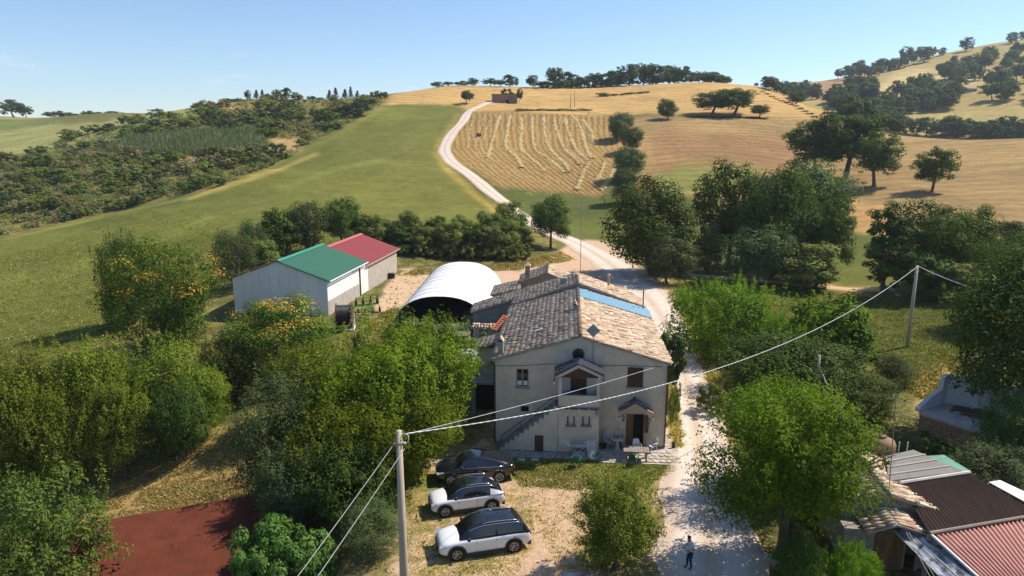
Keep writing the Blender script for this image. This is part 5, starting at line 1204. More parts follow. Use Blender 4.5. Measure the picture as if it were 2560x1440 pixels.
MB().box(RXc - 1.5, RXc - .9, 16.2, 16.8, 7.4, 8.35).build("chimney", M_STUCCO3, house)
# west wing with its long low slope
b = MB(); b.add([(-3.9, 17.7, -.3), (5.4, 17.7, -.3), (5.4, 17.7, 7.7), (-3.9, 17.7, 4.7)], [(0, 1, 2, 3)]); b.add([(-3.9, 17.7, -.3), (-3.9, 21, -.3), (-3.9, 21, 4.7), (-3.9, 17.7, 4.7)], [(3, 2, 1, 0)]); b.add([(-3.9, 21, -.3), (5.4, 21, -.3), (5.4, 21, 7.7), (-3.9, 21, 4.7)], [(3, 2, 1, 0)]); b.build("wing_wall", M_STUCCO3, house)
tile_roof(house, (-4.1, 17.5, 4.72), (-4.1, 21.2, 4.72), (5.5, 17.5, 7.85), (5.5, 21.2, 7.85), 0, 7); tile_roof(house, (10.8, 21.2, 6.1), (10.8, 17.9, 6.1), (5.5, 21.2, 7.9), (5.5, 17.9, 7.9), 0, 8, missing=.08)
# lean-to with a door, its small tiled roof, and the little annex with the terrace
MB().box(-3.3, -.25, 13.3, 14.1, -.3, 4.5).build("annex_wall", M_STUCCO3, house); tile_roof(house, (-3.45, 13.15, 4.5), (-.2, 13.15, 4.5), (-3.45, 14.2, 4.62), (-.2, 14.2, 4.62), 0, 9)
x0, x1, z0, z1 = rect(1198, 820, 1217, 850, 13.3); MB().box(x0, x1, 13.26, 13.297, z0 - .8, z1).build("annex_door", mat("grey plank door", (.14, .135, .125), .8, .25, 6), house)
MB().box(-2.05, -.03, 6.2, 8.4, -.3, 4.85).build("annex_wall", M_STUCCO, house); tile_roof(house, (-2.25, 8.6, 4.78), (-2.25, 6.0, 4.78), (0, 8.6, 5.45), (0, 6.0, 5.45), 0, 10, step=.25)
MB().box(-2.3, -.03, 4.2, 6.19, 2.62, 2.80).build("terrace_slab", M_STUCCO3, house); MB().box(-2.25, -1.95, 4.25, 4.5, -.3, 2.61).build("terrace_post", M_STUCCO3, house); MB().box(-2.2, -.05, 6.0, 6.18, -.3, 2.6).build("terrace_shade_sheet", M_VOID, house)  # the near-black sheet stands in for the shade under the terrace
corrugated("plastic_canopy", house, (-4.3, 9.2, 2.6), (-4.3, 12.6, 2.75), (-2.1, 9.2, 3.0), (-2.1, 12.6, 3.1), 16, .03, mat("milky roof sheet", (.56, .56, .55), .5, .25, 1.2, spots=((.30, .24, .20, 1), .25, 1.2)))
for y in (9.3, 12.4): MB().tube([(-4.2, y, -.3), (-4.2, y, 2.6)], .05, 6).build("canopy_post", M_GREYWOOD, house)
# small lean-to at the east side
b = MB().box(W_ + .003, W_ + .75, 7.0, 8.6, -.3, 4.9).build("annex_wall", M_STUCCO3, house); tile_roof(house, (W_ + .95, 8.8, 4.92), (W_ + .95, 6.8, 4.92), (W_ + .003, 8.8, 5.3), (W_ + .003, 6.8, 5.3), 0, 12)
# flues
x, y = loc2(1521, 718, 7.0); MB().tube([(x, y, 6.4), (x, y, 8.1)], .11, 8).lathe([(.02, 8.32), (.20, 8.12), (.20, 8.08)], 8, (x, y, 0)).build("flue", mat("terracotta flue", (.42, .28, .2), .85, .2), house)
x, y = loc2(1607, 778, 6.0); MB().tube([(x, y, 5.6), (x, y, 7.9)], .05, 6).build("stove_pipe", M_IRON, house)
x, y = loc2(1451, 668, 8.0); ant = empty("aerial_mast", HO + HX * x + HY * y, HROT, "thin tall aerial mast standing behind the roof ridge", "aerial")
MB().tube([(0, 0, 4), (0, 0, 14.6)], .035, 5).build("pole", M_GREYMETAL, ant)
for i in range(5): MB().tube([(-.35 + i * .03, 0, 14.5 - i * .22), (.35 - i * .03, 0, 14.5 - i * .22)], .012, 4).build("rod", M_GREYMETAL, ant)
# orange roof ladder / board leaning on the eave
x, y = loc2(1250, 812, 5.6); ob = empty("orange_board", HO + HX * x + HY * y, HROT, "orange slatted board lying over the west eave of the roof", "board"); ob.location.z = 5.75; ob.rotation_euler = (R(24), R(6), HROT - .42)
for i in (-.17, .17): MB().box(i - .05, i + .05, -1.0, 1.0, 0, .07).build("rail", mat("orange paint", (.50, .13, .045), .6, .15), ob)
for j in range(7): MB().box(-.12, .12, -.93 + j * .29, -.80 + j * .29, .01, .06).build("slat", mat("orange paint", (.5, .13, .045), .6), ob)
# brown lean-to shed between the house and the white tunnel
so = empty("brown_shed", HO + HX * -3.95 + HY * 15.6, HROT, "low shed with flat dull-brown roof between the house and the white tunnel shed", "shed")
MB().box(-4.2, -.03, .2, 3.2, -.3, 2.85).build("wall", M_STUCCO3, so); MB().slab([(-4.5, -.1, 2.9), (-.01, -.1, 3.1), (-.01, 3.4, 3.35), (-4.5, 3.4, 3.15)], .09).build("roof", mat("brown roofing felt", (.155, .125, .095), .9, .2, 2), so)
for i in range(1, 4): MB().box(-4.5 + i * 1.12, -4.44 + i * 1.12, -.08, 3.38, 3.2, 3.3) if False else None
# stone barn behind with its gable and lower tiled lean-to
st = empty("stone_outbuilding", HO + HX * 2.55 + HY * 29, HROT, "stone outbuilding with tiled gable roof rising behind the farmhouse", "outbuilding"); bpy.context.view_layer.update()
b = MB(); b.box(-2.75, 2.75, 0, 4.6, -.3, 5.25); b.add([(-2.75, -.002, 5.25), (2.75, -.002, 5.25), (0, -.002, 6.3)], [(0, 1, 2)]); b.add([(-2.75, 4.6, 5.25), (2.75, 4.6, 5.25), (0, 4.6, 6.3)], [(2, 1, 0)]); b.build("wall", M_STONE, st)
tile_roof(st, (-3.0, -.2, 5.2), (-3.0, 4.8, 5.2), (0, -.2, 6.4), (0, 4.8, 6.4), 0, 21); tile_roof(st, (3.0, 4.8, 5.2), (3.0, -.2, 5.2), (0, 4.8, 6.4), (0, -.2, 6.4), 0, 22); ridge_tiles(st, (0, -.2, 6.45), (0, 4.8, 6.45), 23)
c = MB().box(-2.35, -1.85, .5, 1.0, 5.2, 7.0).build("chimney", M_STONE, st); MB().add([(-2.45, .4, 7.0), (-1.75, .4, 7.0), (-1.75, 1.1, 7.0), (-2.45, 1.1, 7.0), (-2.1, .75, 7.4)], [(0, 1, 4), (1, 2, 4), (2, 3, 4), (3, 0, 4), (3, 2, 1, 0)]).build("cap_tile", M_TILE, c)
MB().box(-5.6, -2.76, -2.2, 2.4, -.3, 4.25).build("lean_to_wall", M_CONC, st); tile_roof(st, (-5.8, 2.6, 4.3), (-5.8, -2.4, 4.3), (-2.76, 2.6, 5.05), (-2.76, -2.4, 5.05), 0, 24)
# ---- paving of old flagstones along the front
pv = empty("pavement", HO, HROT); tag(pv, kind='structure')
rs = np.random.RandomState(4); M_FLAG = mat("flagstone", (.43, .37, .30), .95, .3, 3, bump=.5, bscale=9, rand=.22)
MB().prism([(x1p + .02, -2.35), (W_ + .95, -2.2), (W_ + 1.15, -1.6), (W_ + 1.1, 2.5), (W_ + .01, 2.5), (W_ + .01, -.05), (x1p + .02, -.05)], 2, -.3, .035).build("bedding", M_CONC, pv)
fm = []
for k in range(3):
    b = MB(); a = [(math.cos(t) * (.5 + rs.uniform(-.06, .06)), math.sin(t) * (.5 + rs.uniform(-.06, .06))) for t in np.linspace(.6, 6.4, 7)[:-1]]; b.prism(a, 2, 0, .05); fm.append(b.mesh("paving_stone", M_FLAG))
def flags(x0, x1, y0, y1, s=.42):
    ny = max(int((y1 - y0) / s), 1)
    for j in range(ny):
        nx = max(int((x1 - x0) / s), 1)
        for i in range(nx):
            x, y = x0 + (i + .5 + (.5 if j % 2 else 0) * .8) * (x1 - x0) / (nx + .4), y0 + (j + .5) * (y1 - y0) / ny
            o = link("paving_stone", fm[rs.randint(3)], pv, (x, y, .02 + rs.uniform(-.006, .012)), (0, 0, rs.uniform(0, 6.28))); o.scale = (s * 1.0, s * 1.0, 1)
flags(x1p + .05, W_ + .9, -2.3, -.45); flags(W_ + .05, W_ + 1.05, -.6, 2.4)
MB().box(xs0 - .4, x1p + .02, PY - .95, PY - .052, -.3, .09).build("kerb_strip", M_PLINTH, pv)
MB().box(x1p + .022, W_ + .8, -2.50, -2.36, -.3, .06).build("kerb_stone", mat("pale kerb", (.52, .46, .38), .9, .2, 3), pv)
# ------------------------------------------------------------------ barn in two sections
BO, BROT = Vector((-21.5, 79.7, 0)), R(-7.7)
barn = empty("barn", BO, BROT, "white panelled barn with green and dark red sheet roofs beside the orange-seeded tree", "barn"); bpy.context.view_layer.update()
M_PANEL = mat("white wall panel", (.76, .77, .76), .55, .06, 1.5, rand=.06)
M_GREENROOF = mat("green profiled sheet", (.012, .105, .062), .65, .12, 2)
M_GREENCAP = mat("green ridge cap", (.04, .24, .145), .45, .08)
M_REDROOF = mat("red profiled sheet", (.215, .026, .030), .75, .12, 2); M_REDCAP = mat("pale red ridge cap", (.46, .11, .10), .5, .1)
M_DKRED = mat("dark red sheet", (.155, .048, .036), .6, .2, 2)
W1, L1, E1, R1 = 11.7, 13.0, 4.3, 6.5
x_ = 0.0
for i in range(10):                                   # the gable wall is made of upright sandwich panels
    xa, xb = -W1 + i * W1 / 10 + .012, -W1 + (i + 1) * W1 / 10 - .012
    zt = lambda x: R1 - .12 - (R1 - E1) * abs(x + W1 / 2) / (W1 / 2)
    pts = [(xa, -.4), (xb, -.4), (xb, zt(xb)), (xa, zt(xa))]
    if xa < -W1 / 2 < xb: pts = [(xa, -.4), (xb, -.4), (xb, zt(xb)), (-W1 / 2, R1 - .12), (xa, zt(xa))]
    MB().prism(pts, 1, 0, .10).build("wall_panel", M_PANEL, barn)
MB().box(-W1 + .02, -.02, .101, .16, -.4, E1 - .3).build("wall_core", M_STUCCO3, barn)
MB().box(-.10, 0, .11, L1 - 2.4, 1.75, E1 - .1).build("wall", M_WHITEMETAL, barn); MB().box(-.14, .02, .105, L1 - 2.4, -.4, 1.74).build("wall_base", M_CONC, barn)
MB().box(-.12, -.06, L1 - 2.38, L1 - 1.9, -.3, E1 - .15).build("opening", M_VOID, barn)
for i in range(3): MB().box(-.02, .04, L1 - 1.88 + i * .95, L1 - .95 + i * .95, .1, E1 - .35).build("sliding_door", M_WHITEMETAL, barn)
MB().box(-W1, -W1 + .1, .11, L1, -.4, E1 - .1).build("wall", M_PANEL, barn)
corrugated("green_roof", barn, (.45, -.3, E1 - .03), (.45, L1, E1 - .03), (-W1 / 2, -.3, R1), (-W1 / 2, L1, R1), 24, .05, M_GREENROOF, rows=6)
corrugated("dark_red_roof", barn, (-W1 - .4, -.3, E1 - .03), (-W1 - .4, L1, E1 - .03), (-W1 / 2 - .01, -.3, R1 - .01), (-W1 / 2 - .01, L1, R1 - .01), 34, .035, M_DKRED)
b = MB(); b.slab([(-W1 / 2 + .42, -.35, R1 - .06), (-W1 / 2 + .42, L1 + .03, R1 - .06), (-W1 / 2, L1 + .03, R1 + .10), (-W1 / 2, -.35, R1 + .10)], .02); b.slab([(-W1 / 2 - .42, -.35, R1 - .06), (-W1 / 2 - .42, L1 + .03, R1 - .06), (-W1 / 2 - .001, L1 + .03, R1 + .10), (-W1 / 2 - .001, -.35, R1 + .10)], .02); b.build("ridge_cap", M_GREENCAP, barn)
b = MB(); b.slab([(.48, -.36, E1 - .10), (.48, -.30, E1 - .10), (-W1 / 2, -.30, R1 - .02), (-W1 / 2, -.36, R1 - .02)], .12); b.build("verge_trim", M_GREENCAP, barn)
MB().tube([(.50, -.3, E1 - .12), (.50, L1 - .1, E1 - .12)], .07, 6).build("gutter", M_WHITEMETAL, barn)
MB().box(.03, .12, L1 - 4.9, L1 - 2.2, E1 - .55, E1 - .38).build("door_rail", M_CONC, barn)
L2, E2, R2 = 28.0, 3.75, 5.95
MB().box(-.15, .0, L1 + .98, L2 - .6, -.4, E2 + .02).build("wall", M_CONC, barn)
for i in range(5): MB().box(.001, .012, L1 + 1.2 + i * 2.65, L1 + 3.80 + i * 2.65, 1.2, E2 - .05).build("concrete_panel", M_CONC, barn)
MB().box(-W1, -.16, L2 - .75, L2 - .6, -.4, E2).build("wall", M_CONC, barn); MB().box(-W1, -W1 + .12, L1 + .02, L2 - .8, -.4, E2).build("wall", M_CONC, barn)
MB().add([(-W1, L2 - .6, E2), (0, L2 - .6, E2), (-W1 / 2, L2 - .6, R2 - .1)], [(0, 1, 2)]).build("gable", M_CONC, barn)
MB().add([(-W1, L1 + .01, E2), (0, L1 + .01, E2), (-W1 / 2, L1 + .01, R2 - .05)], [(0, 1, 2)]).build("gable", M_CONC, barn)
corrugated("red_roof", barn, (.35, L1 + .05, E2), (.35, L2, E2), (-W1 / 2, L1 + .05, R2), (-W1 / 2, L2, R2), 28, .05, M_REDROOF, rows=6)
corrugated("dark_red_roof", barn, (-W1 - .35, L1 + .05, E2), (-W1 - .35, L2, E2), (-W1 / 2 - .01, L1 + .05, R2 - .01), (-W1 / 2 - .01, L2, R2 - .01), 36, .035, M_DKRED)
b = MB(); b.slab([(-W1 / 2 + .5, L1 + .06, R2 - .08), (-W1 / 2 + .5, L2 + .05, R2 - .08), (-W1 / 2, L2 + .05, R2 + .10), (-W1 / 2, L1 + .06, R2 + .10)], .02); b.build("ridge_cap", M_REDCAP, barn)
b = MB(); b.slab([(.5, L1 - .45, E2 - .02), (.5, L1 + .9, E2 - .02), (-1.0, L1 + .9, E2 + .54), (-1.0, L1 - .45, E2 + .54)], .05) if False else b.box(.30, .42, L1 - .2, L2 + .02, E2 - .14, E2 - .03); b.build("gutter", mat("pale timber eave", (.46, .36, .25), .8, .2), barn)
MB().tube([(.03, L1 - 2.15, E1 - .2), (.03, L1 - 2.15, .1)], .06, 6).build("downpipe", M_ZINC, barn)
# ------------------------------------------------------------------ white tunnel shed
tn = empty("tunnel_shed", (-7.5, 71.0, 0), R(-2.8), "white fabric-covered tunnel shed with open dark front", "shed"); bpy.context.view_layer.update()
M_PVC = mat("white fabric cover", (.80, .79, .77), .6, .05, .6, spots=((.66, .64, .62, 1), .25, .5))
A_, Hh, Lh, NA = 5.25, 4.32, 21.0, 24
def arch(y, s=1.0, sag=0.0):
    return [(A_ * s * math.copysign(abs(math.cos(t)) ** .86, math.cos(t)), y, (Hh * s - sag) * math.sin(t) ** .92) for t in np.linspace(math.pi, 0, NA)]
rows = []
for i in range(15 * 4 + 1):
    y = Lh * i / 60; rows.append(arch(y, 1.0, .02 * abs(math.sin(math.pi * i / 4))))
MB().grid(rows).build("cover", M_PVC, tn, True)
MB().grid([arch(y, .985) for y in (.06, Lh - .06)]).build("lining", mat("shade-grey underside", (.30, .31, .32), .8, .1), tn, True)  # greyer than the cover, so the inside gets its shade from colour
for i in range(16):
    y = Lh * i / 15; MB().tube(arch(min(max(y, .05), Lh - .05), .998), .03, 5).build("hoop", M_PVC if 0 < i < 15 else M_WHITEMETAL, tn, True)
for i in range(1, 9): MB().tube(arch(Lh * i / 9, 1.003), .022, 5).build("seam", mat("greyed cover seam", (.66, .66, .66), .7, .1), tn, True)
pts = arch(Lh - .2, .98); MB().add(pts, [tuple(range(len(pts)))]).build("end_wall", mat("shade-dark end sheet", (.02, .03, .028), .8, .2), tn)  # near-black end wall: the tunnel's inner shade is put into its colour
MB().slab([(-A_ * .97, .1, .03), (A_ * .97, .1, .03), (A_ * .97, Lh - .3, .03), (-A_ * .97, Lh - .3, .03)], .02).build("floor", mat("shed floor", (.16, .135, .11), .95, .2), tn)
# a trailer and stacked timber standing inside
tr = empty("farm_trailer", (-8.1, 74.8, 0), R(10), "rusty flat farm trailer parked inside the white tunnel shed", "trailer")
MB().box(-1.2, 1.2, -2, 2, .8, .92).build("bed", mat("rusty brown", (.11, .055, .035), .85, .35, 4), tr); MB().box(-1.2, 1.2, -2.05, -2.0, .8, 1.4).build("tailboard", mat("rusty brown", (.11, .055, .035), .85), tr)
for x in (-1.05, 1.05): MB().lathe([(.1, -.1), (.42, -.1), (.42, .1), (.1, .1)], 14, (x, -.6, .42), 0).build("wheel", M_IRON, tr)
tag(MB().box(-.9, .9, -1.2, 1.2, 0, 1.0).box(-.7, .8, -1.0, 1.1, 1.001, 1.5).build("crate_stack", M_GREYWOOD, None, loc=(-4.6, 75.0, .03), rot=(0, 0, .1)), "stack of grey wooden crates inside the tunnel shed", "crates")
# ------------------------------------------------------------------ rust-red sheet roof at the western edge
ZR = .1
fl, fr_ = atz(225, 1306, ZR), atz(600, 1243, ZR); dvec = (atz(318, 1440, ZR - .5) - atz(379, 1272, ZR)); dvec = dvec * (9.0 / dvec.length)
fl = fl + (fl - fr_) * .35; fr_ = fr_ + (fr_ - fl) * .12
ro = empty("rusty_shed", (fl.x, fl.y, 0), 0, "long low shed with a rust-red sheet roof dappled by leaf shade", "shed"); bpy.context.view_layer.update()
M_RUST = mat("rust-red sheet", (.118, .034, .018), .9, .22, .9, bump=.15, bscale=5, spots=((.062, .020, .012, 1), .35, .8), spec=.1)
o0 = Vector((0, 0, ZR)); ex = Vector((fr_.x - fl.x, fr_.y - fl.y, 0))
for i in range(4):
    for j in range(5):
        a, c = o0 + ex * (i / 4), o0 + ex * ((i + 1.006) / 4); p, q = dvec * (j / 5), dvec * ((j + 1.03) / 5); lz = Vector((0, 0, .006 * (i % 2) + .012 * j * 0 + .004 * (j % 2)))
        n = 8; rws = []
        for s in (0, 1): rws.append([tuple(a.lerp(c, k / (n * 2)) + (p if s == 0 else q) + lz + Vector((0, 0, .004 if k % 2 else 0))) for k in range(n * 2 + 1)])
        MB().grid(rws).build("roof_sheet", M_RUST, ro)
MB().box(.3, ex.x - .3, -6.5, -.2, -5.5, ZR - .75).build("wall", M_CONC, ro)
# ------------------------------------------------------------------ stone sheds by the road on the east
so = empty("stone_shed", (18.5, 31.6, 0), R(-8), "small stone shed with tiled gable, brown plank door and tiled porch", "shed"); bpy.context.view_layer.update()
M_STONE2 = mat("grey-brown field stone", (.27, .24, .19), .95, .4, 6, bump=.9, bscale=8, spots=((.13, .115, .095, 1), .42, 4.5))
b = MB(); b.box(-2.2, 2.2, 0, 5.5, -.4, 2.55); b.add([(-2.2, -.002, 2.55), (2.2, -.002, 2.55), (0, -.002, 3.2)], [(0, 1, 2)]); b.build("wall", M_STONE2, so)
rs = np.random.RandomState(6); stm = [MB().box(-.5, .5, -.5, .5, -.5, .5).mesh("stone", mat("field stone", (.31, .27, .21), .95, .35, 5, bump=.6, bscale=9, rand=.3)) for k in range(1)]
for j in range(9):                                     # the stones of the gable one can pick out
    x = -2.15
    while x < 2.1:
        w = rs.uniform(.26, .5); z = .35 + j * .26
        if x + w < 2.2 and z + .12 < 2.5 - max(0, abs(x + w / 2) - 2.2):
            o = link("stone", stm[0], so, (x + w / 2, -.02, z), (0, rs.normal() * .03, 0)); o.scale = (w * .9, .07, .22)
        x += w
tile_roof(so, (-2.5, -.2, 2.5), (-2.5, 5.6, 2.5), (0, -.2, 3.28), (0, 5.6, 3.28), 0, 31); tile_roof(so, (2.5, 5.6, 2.5), (2.5, -.2, 2.5), (0, 5.6, 3.28), (0, -.2, 3.28), 60, 32, step=.25); ridge_tiles(so, (0, -.2, 3.33), (0, 5.6, 3.33), 33)
b = MB(); b.box(-2.3, .55, -1.3, -.03, -.4, 1.95); b.build("porch_wall", M_STONE2, so)
dq = MB().box(-.85, .42, -1.37, -1.303, -.02, 1.9).build("door", M_WOOD, so)
for i in range(6): MB().box(-.83 + i * .205, -.64 + i * .205, -1.39, -1.372, 0, 1.88).build("plank", M_WOOD, dq)
tile_roof(so, (-1.45, -1.75, 2.05), (-1.45, -.1, 2.05), (-.1, -1.75, 2.55), (-.1, -.1, 2.55), 30, 34, step=.25); tile_roof(so, (1.6, -.1, 2.12), (1.6, -1.75, 2.12), (-.1, -.1, 2.55), (-.1, -1.75, 2.55), 30, 35, step=.25)
def quad_z(pxz):
    return [atz(u, v, z) for u, v, z in pxz]
def roof_of(name, label, pxz, n, amp, m, rows=2, th=None, posts=True, seams=0):
    p = quad_z(pxz); o = empty(name, (p[0].x, p[0].y, 0), 0, label, "shed roof"); bpy.context.view_layer.update(); off = Vector((p[0].x, p[0].y, 0)); q = [a - off for a in p]
    nn = (q[1] - q[0]).cross(q[3] - q[0]).normalized(); nn = nn if nn.z > 0 else -nn
    if amp > 0: 
        k = 3 if rows > 2 else 1
        for s in range(k):
            f = lambda a, c, t: a.lerp(c, t)
            corrugated("roof_sheet", o, f(q[0], q[3], s / k) + nn * .01 * (s % 2), f(q[1], q[2], s / k) + nn * .01 * (s % 2), f(q[0], q[3], (s + 1.01) / k), f(q[1], q[2], (s + 1.01) / k), n, amp, m)
    else: MB().slab(q, .08).build("roof_slab", m, o)
    if posts:
        for a in q: MB().tube([(a.x * .98, a.y * .98, -.3), (a.x * .98, a.y * .98, a.z - .1)], .07, 6).build("post", M_GREYWOOD, o)
    return o, q
M_BROWNCOR = mat("dark brown corrugated sheet", (.034, .022, .018), .9, .3, 2.5, spots=((.12, .09, .07, 1), .20, 3), stretch=(2.2, .35, 1), spec=.1)
o, q = roof_of("corrugated_roof", "dark brown corrugated lean-to roof behind the pink ribbed roof", [(2249, 1211, 3.0), (2426, 1184, 3.0), (2600, 1285, 2.45), (2323, 1332, 2.45)], 30, .03, M_BROWNCOR, rows=3)
MB().tube([q[0] + Vector((0, .06, .06)), q[1] + Vector((0, .06, .06))], .09, 6).build("flashing", mat("rust-stained white flashing", (.56, .50, .45), .6, .2, 2, spots=((.24, .10, .05, 1), .3, 1.5)), o)
b = MB(); b.tube([q[3] + Vector((0, -.05, .03)), q[2] + Vector((0, -.05, .03))], .07, 6); b.build("gutter", M_GREYWOOD, o)
MB().box(q[3].x + .2, q[2].x, q[3].y + .9, q[3].y + 1.0, -.3, 2.2).build("wall", M_STONE2, o)
M_PINK = mat("pink ribbed sheet", (.46, .215, .165), .6, .12, 2)
o, q = roof_of("ribbed_roof", "pink ribbed sheet roof below the dark brown corrugated roof", [(2327, 1337, 2.35), (2610, 1288, 2.35), (2700, 1440, 1.75), (2452, 1450, 1.75)], 26, .07, M_PINK)
MB().tube([q[0] + Vector((-.03, -.02, .05)), q[3] + Vector((-.03, -.02, .05))], .06, 6).build("edge_trim", M_WHITEMETAL, o)
M_CLEAR = mat("clear wavy plastic sheet", (.42, .44, .46), .18, .35, 2.2, spots=((.14, .145, .15, 1), .45, 2), spec=.7, metal=.3)
o, q = roof_of("plastic_awning", "grey clear plastic awning sloping from the stone shed along the pink roof", [(2226, 1322, 1.95), (2302, 1325, 2.15), (2450, 1446, 1.8), (2345, 1440, 1.55)], 3, .05, M_CLEAR, rows=3)
for t in (0, .45, 1): MB().tube([q[0].lerp(q[1], t) + Vector((0, 0, .05)), q[3].lerp(q[2], t) + Vector((0, 0, .05))], .03, 5).build("batten", mat("pale batten", (.52, .46, .36), .8, .1), o)
M_FELT = mat("grey roofing felt", (.20, .19, .175), .9, .15, 2, bump=.2)
o, q = roof_of("flat_roof", "grey flat felt roof with pale battens behind the stone shed", [(2214, 1140, 3.2), (2284, 1124, 3.2), (2404, 1178, 3.15), (2222, 1202, 3.15)], 0, 0, M_FELT)
MB().slab([(q[0].x + .1, q[0].y - .1, 3.05), (q[1].x, q[1].y, 3.05), (q[2].x, q[2].y, 3.0), (q[3].x, q[3].y, 3.0)], 3.2).build("wall", M_STUCCO3, o)
for t in (.25, .5, .78): MB().tube([q[0].lerp(q[3], t) + Vector((0, 0, .04)), q[1].lerp(q[2], t) + Vector((0, 0, .04))], .04, 5).build("batten", mat("pale batten", (.52, .46, .36), .8, .1), o)
o, q = roof_of("green_canopy", "small green plastic canopy beside the grey flat roof", [(2318, 1140, 2.9), (2360, 1137, 2.9), (2428, 1178, 2.7), (2408, 1179, 2.8)], 6, .03, mat("green plastic sheet", (.20, .44, .31), .5, .15))
o, q = roof_of("white_panel_roof", "pale sheet roof at the far side of the dark brown roof", [(2472, 1205, 2.5), (2500, 1200, 2.5), (2650, 1270, 2.3), (2600, 1275, 2.3)], 4, .02, M_WHITEMETAL)
# rusty tank with its cage ladder
p = aty(2208, 1086, 37.0); tk = empty("rusty_tank", (p.x, p.y, float(ground(p.x, p.y))), 0, "round rust-brown tank with domed lid behind the grey flat roof", "tank")
M_TANK = mat("rusty tank steel", (.26, .145, .075), .8, .25, 2, spots=((.38, .26, .16, 1), .3, 2)); h = p.z - float(ground(p.x, p.y))
MB().lathe([(.72, 0), (.72, h - .55), (.62, h - .32), (.22, h - .18), (.02, h - .16)], 20).build("body", M_TANK, tk, True); MB().lathe([(.20, h - .17), (.20, h - .06), (.02, h - .04)], 10).build("lid", M_TANK, tk)
for x in (.78, 1.25): MB().tube([(x, -.35, 0), (x, -.35, h - .3)], .03, 5).build("cage_post", M_WHITEMETAL, tk)
for j in range(9): MB().tube([(.78, -.35, .4 + j * .32), (1.25, -.35, .4 + j * .32)], .018, 4).build("cage_bar", M_WHITEMETAL, tk)
# television aerial on its mast
pb, pt = aty(2222, 1242, 31.9), aty(2240, 993, 31.9); ta = empty("roof_aerial", (pb.x, pb.y, 0), 0, "tall mast with two comb-like television aerials on the stone shed", "aerial"); k = Vector((pb.x, pb.y, 0))
MB().tube([Vector((0, 0, 2.4)), pt - k + Vector((0, 0, .15))], .024, 6).build("mast", M_GREYMETAL, ta)
for (u0, v0, u1, v1, nn) in ((2236, 996, 2302, 1022, 14), (2237, 1028, 2295, 1046, 10)):
    a, c = aty(u0, v0, 31.9) - k, aty(u1, v1, 32.5) - k; y = MB().tube([a, c], .014, 4).build("boom", M_GREYMETAL, ta)
    for i in range(nn):
        q0 = a.lerp(c, i / (nn - 1)); MB().tube([q0 + Vector((-.05, -.20, .06)), q0 + Vector((.05, .20, -.06))], .007, 4).build("element", M_GREYMETAL, y)
# ruin: brick base, concrete floor, broken white walls
ru = empty("white_ruin", (0, 0, 0), 0, "roofless ruin with white plastered walls on a brick base under the huge tree", "ruin"); rz0 = 2.0
c0, c1, c2, c3 = atz(2297, 1030, rz0), atz(2480, 1090, rz0), atz(2362, 1007, rz0), atz(2520, 1036, rz0); ru.location = (c0.x, c0.y, 0); off = Vector((c0.x, c0.y, 0)); c0, c1, c2, c3 = c0 - off, c1 - off, c2 - off, c3 - off
M_BRICKY = mat("old brick base", (.25, .165, .095), .95, .4, 6, bump=.8, bscale=9, spots=((.12, .09, .06, 1), .4, 4))
MB().slab([c0, c1, c3, c2], .18).build("floor_slab", M_CONC, ru)
dn = Vector((0, 0, -.185)); MB().slab([c0 + dn + Vector((.12, .08, 0)), c1 + dn + Vector((-.1, .1, 0)), c3 + dn, c2 + dn], 3.0).build("brick_base", M_BRICKY, ru)
M_WALLW = mat("stained white plaster", (.50, .51, .51), .9, .15, 1, spots=((.34, .34, .33, 1), .35, 1))
def wall_seg(a, c, h0, h1, th=.28, name="broken_wall", steps=None):
    d = (c - a).normalized(); nn = Vector((-d.y, d.x, 0)) * th; L_ = (c - a).length; pts = [(0, 0), (L_, 0)] + (steps or [(L_, h1), (0, h0)])
    b = MB(); k = len(pts); vs = [a + d * s + Vector((0, 0, z)) for s, z in pts]; vs += [p + nn for p in vs]
    b.add(vs, [tuple(range(k)), tuple(range(2 * k - 1, k - 1, -1))] + [(i, i + k, (i + 1) % k + k, (i + 1) % k) for i in range(k)]); return b.build(name, M_WALLW, ru)
L_ = (c2 - c0).length; wall_seg(c0, c2, .3, 2.0, steps=[(L_, 2.1), (L_ * .86, 2.0), (L_ * .84, 1.1), (L_ * .4, .75), (0, .25)])
wall_seg(c2, c2 + (c3 - c2) * 1.3, 2.1, 1.9)
rub = MB(); rs = np.random.RandomState(8)
for i in range(90):
    t, s = rs.uniform(.25, .95), rs.uniform(.1, .5); q0 = (c2.lerp(c3, t)).lerp(c0.lerp(c1, t), s); w = rs.uniform(.07, .2)
    rub.box(q0.x - w, q0.x + w, q0.y - w * .7, q0.y + w * .7, q0.z - .02, q0.z + rs.uniform(.04, .14))
tag(rub.build("rubble", mat("broken tile rubble", (.11, .07, .05), .95, .4, 5)), kind='stuff').location = off
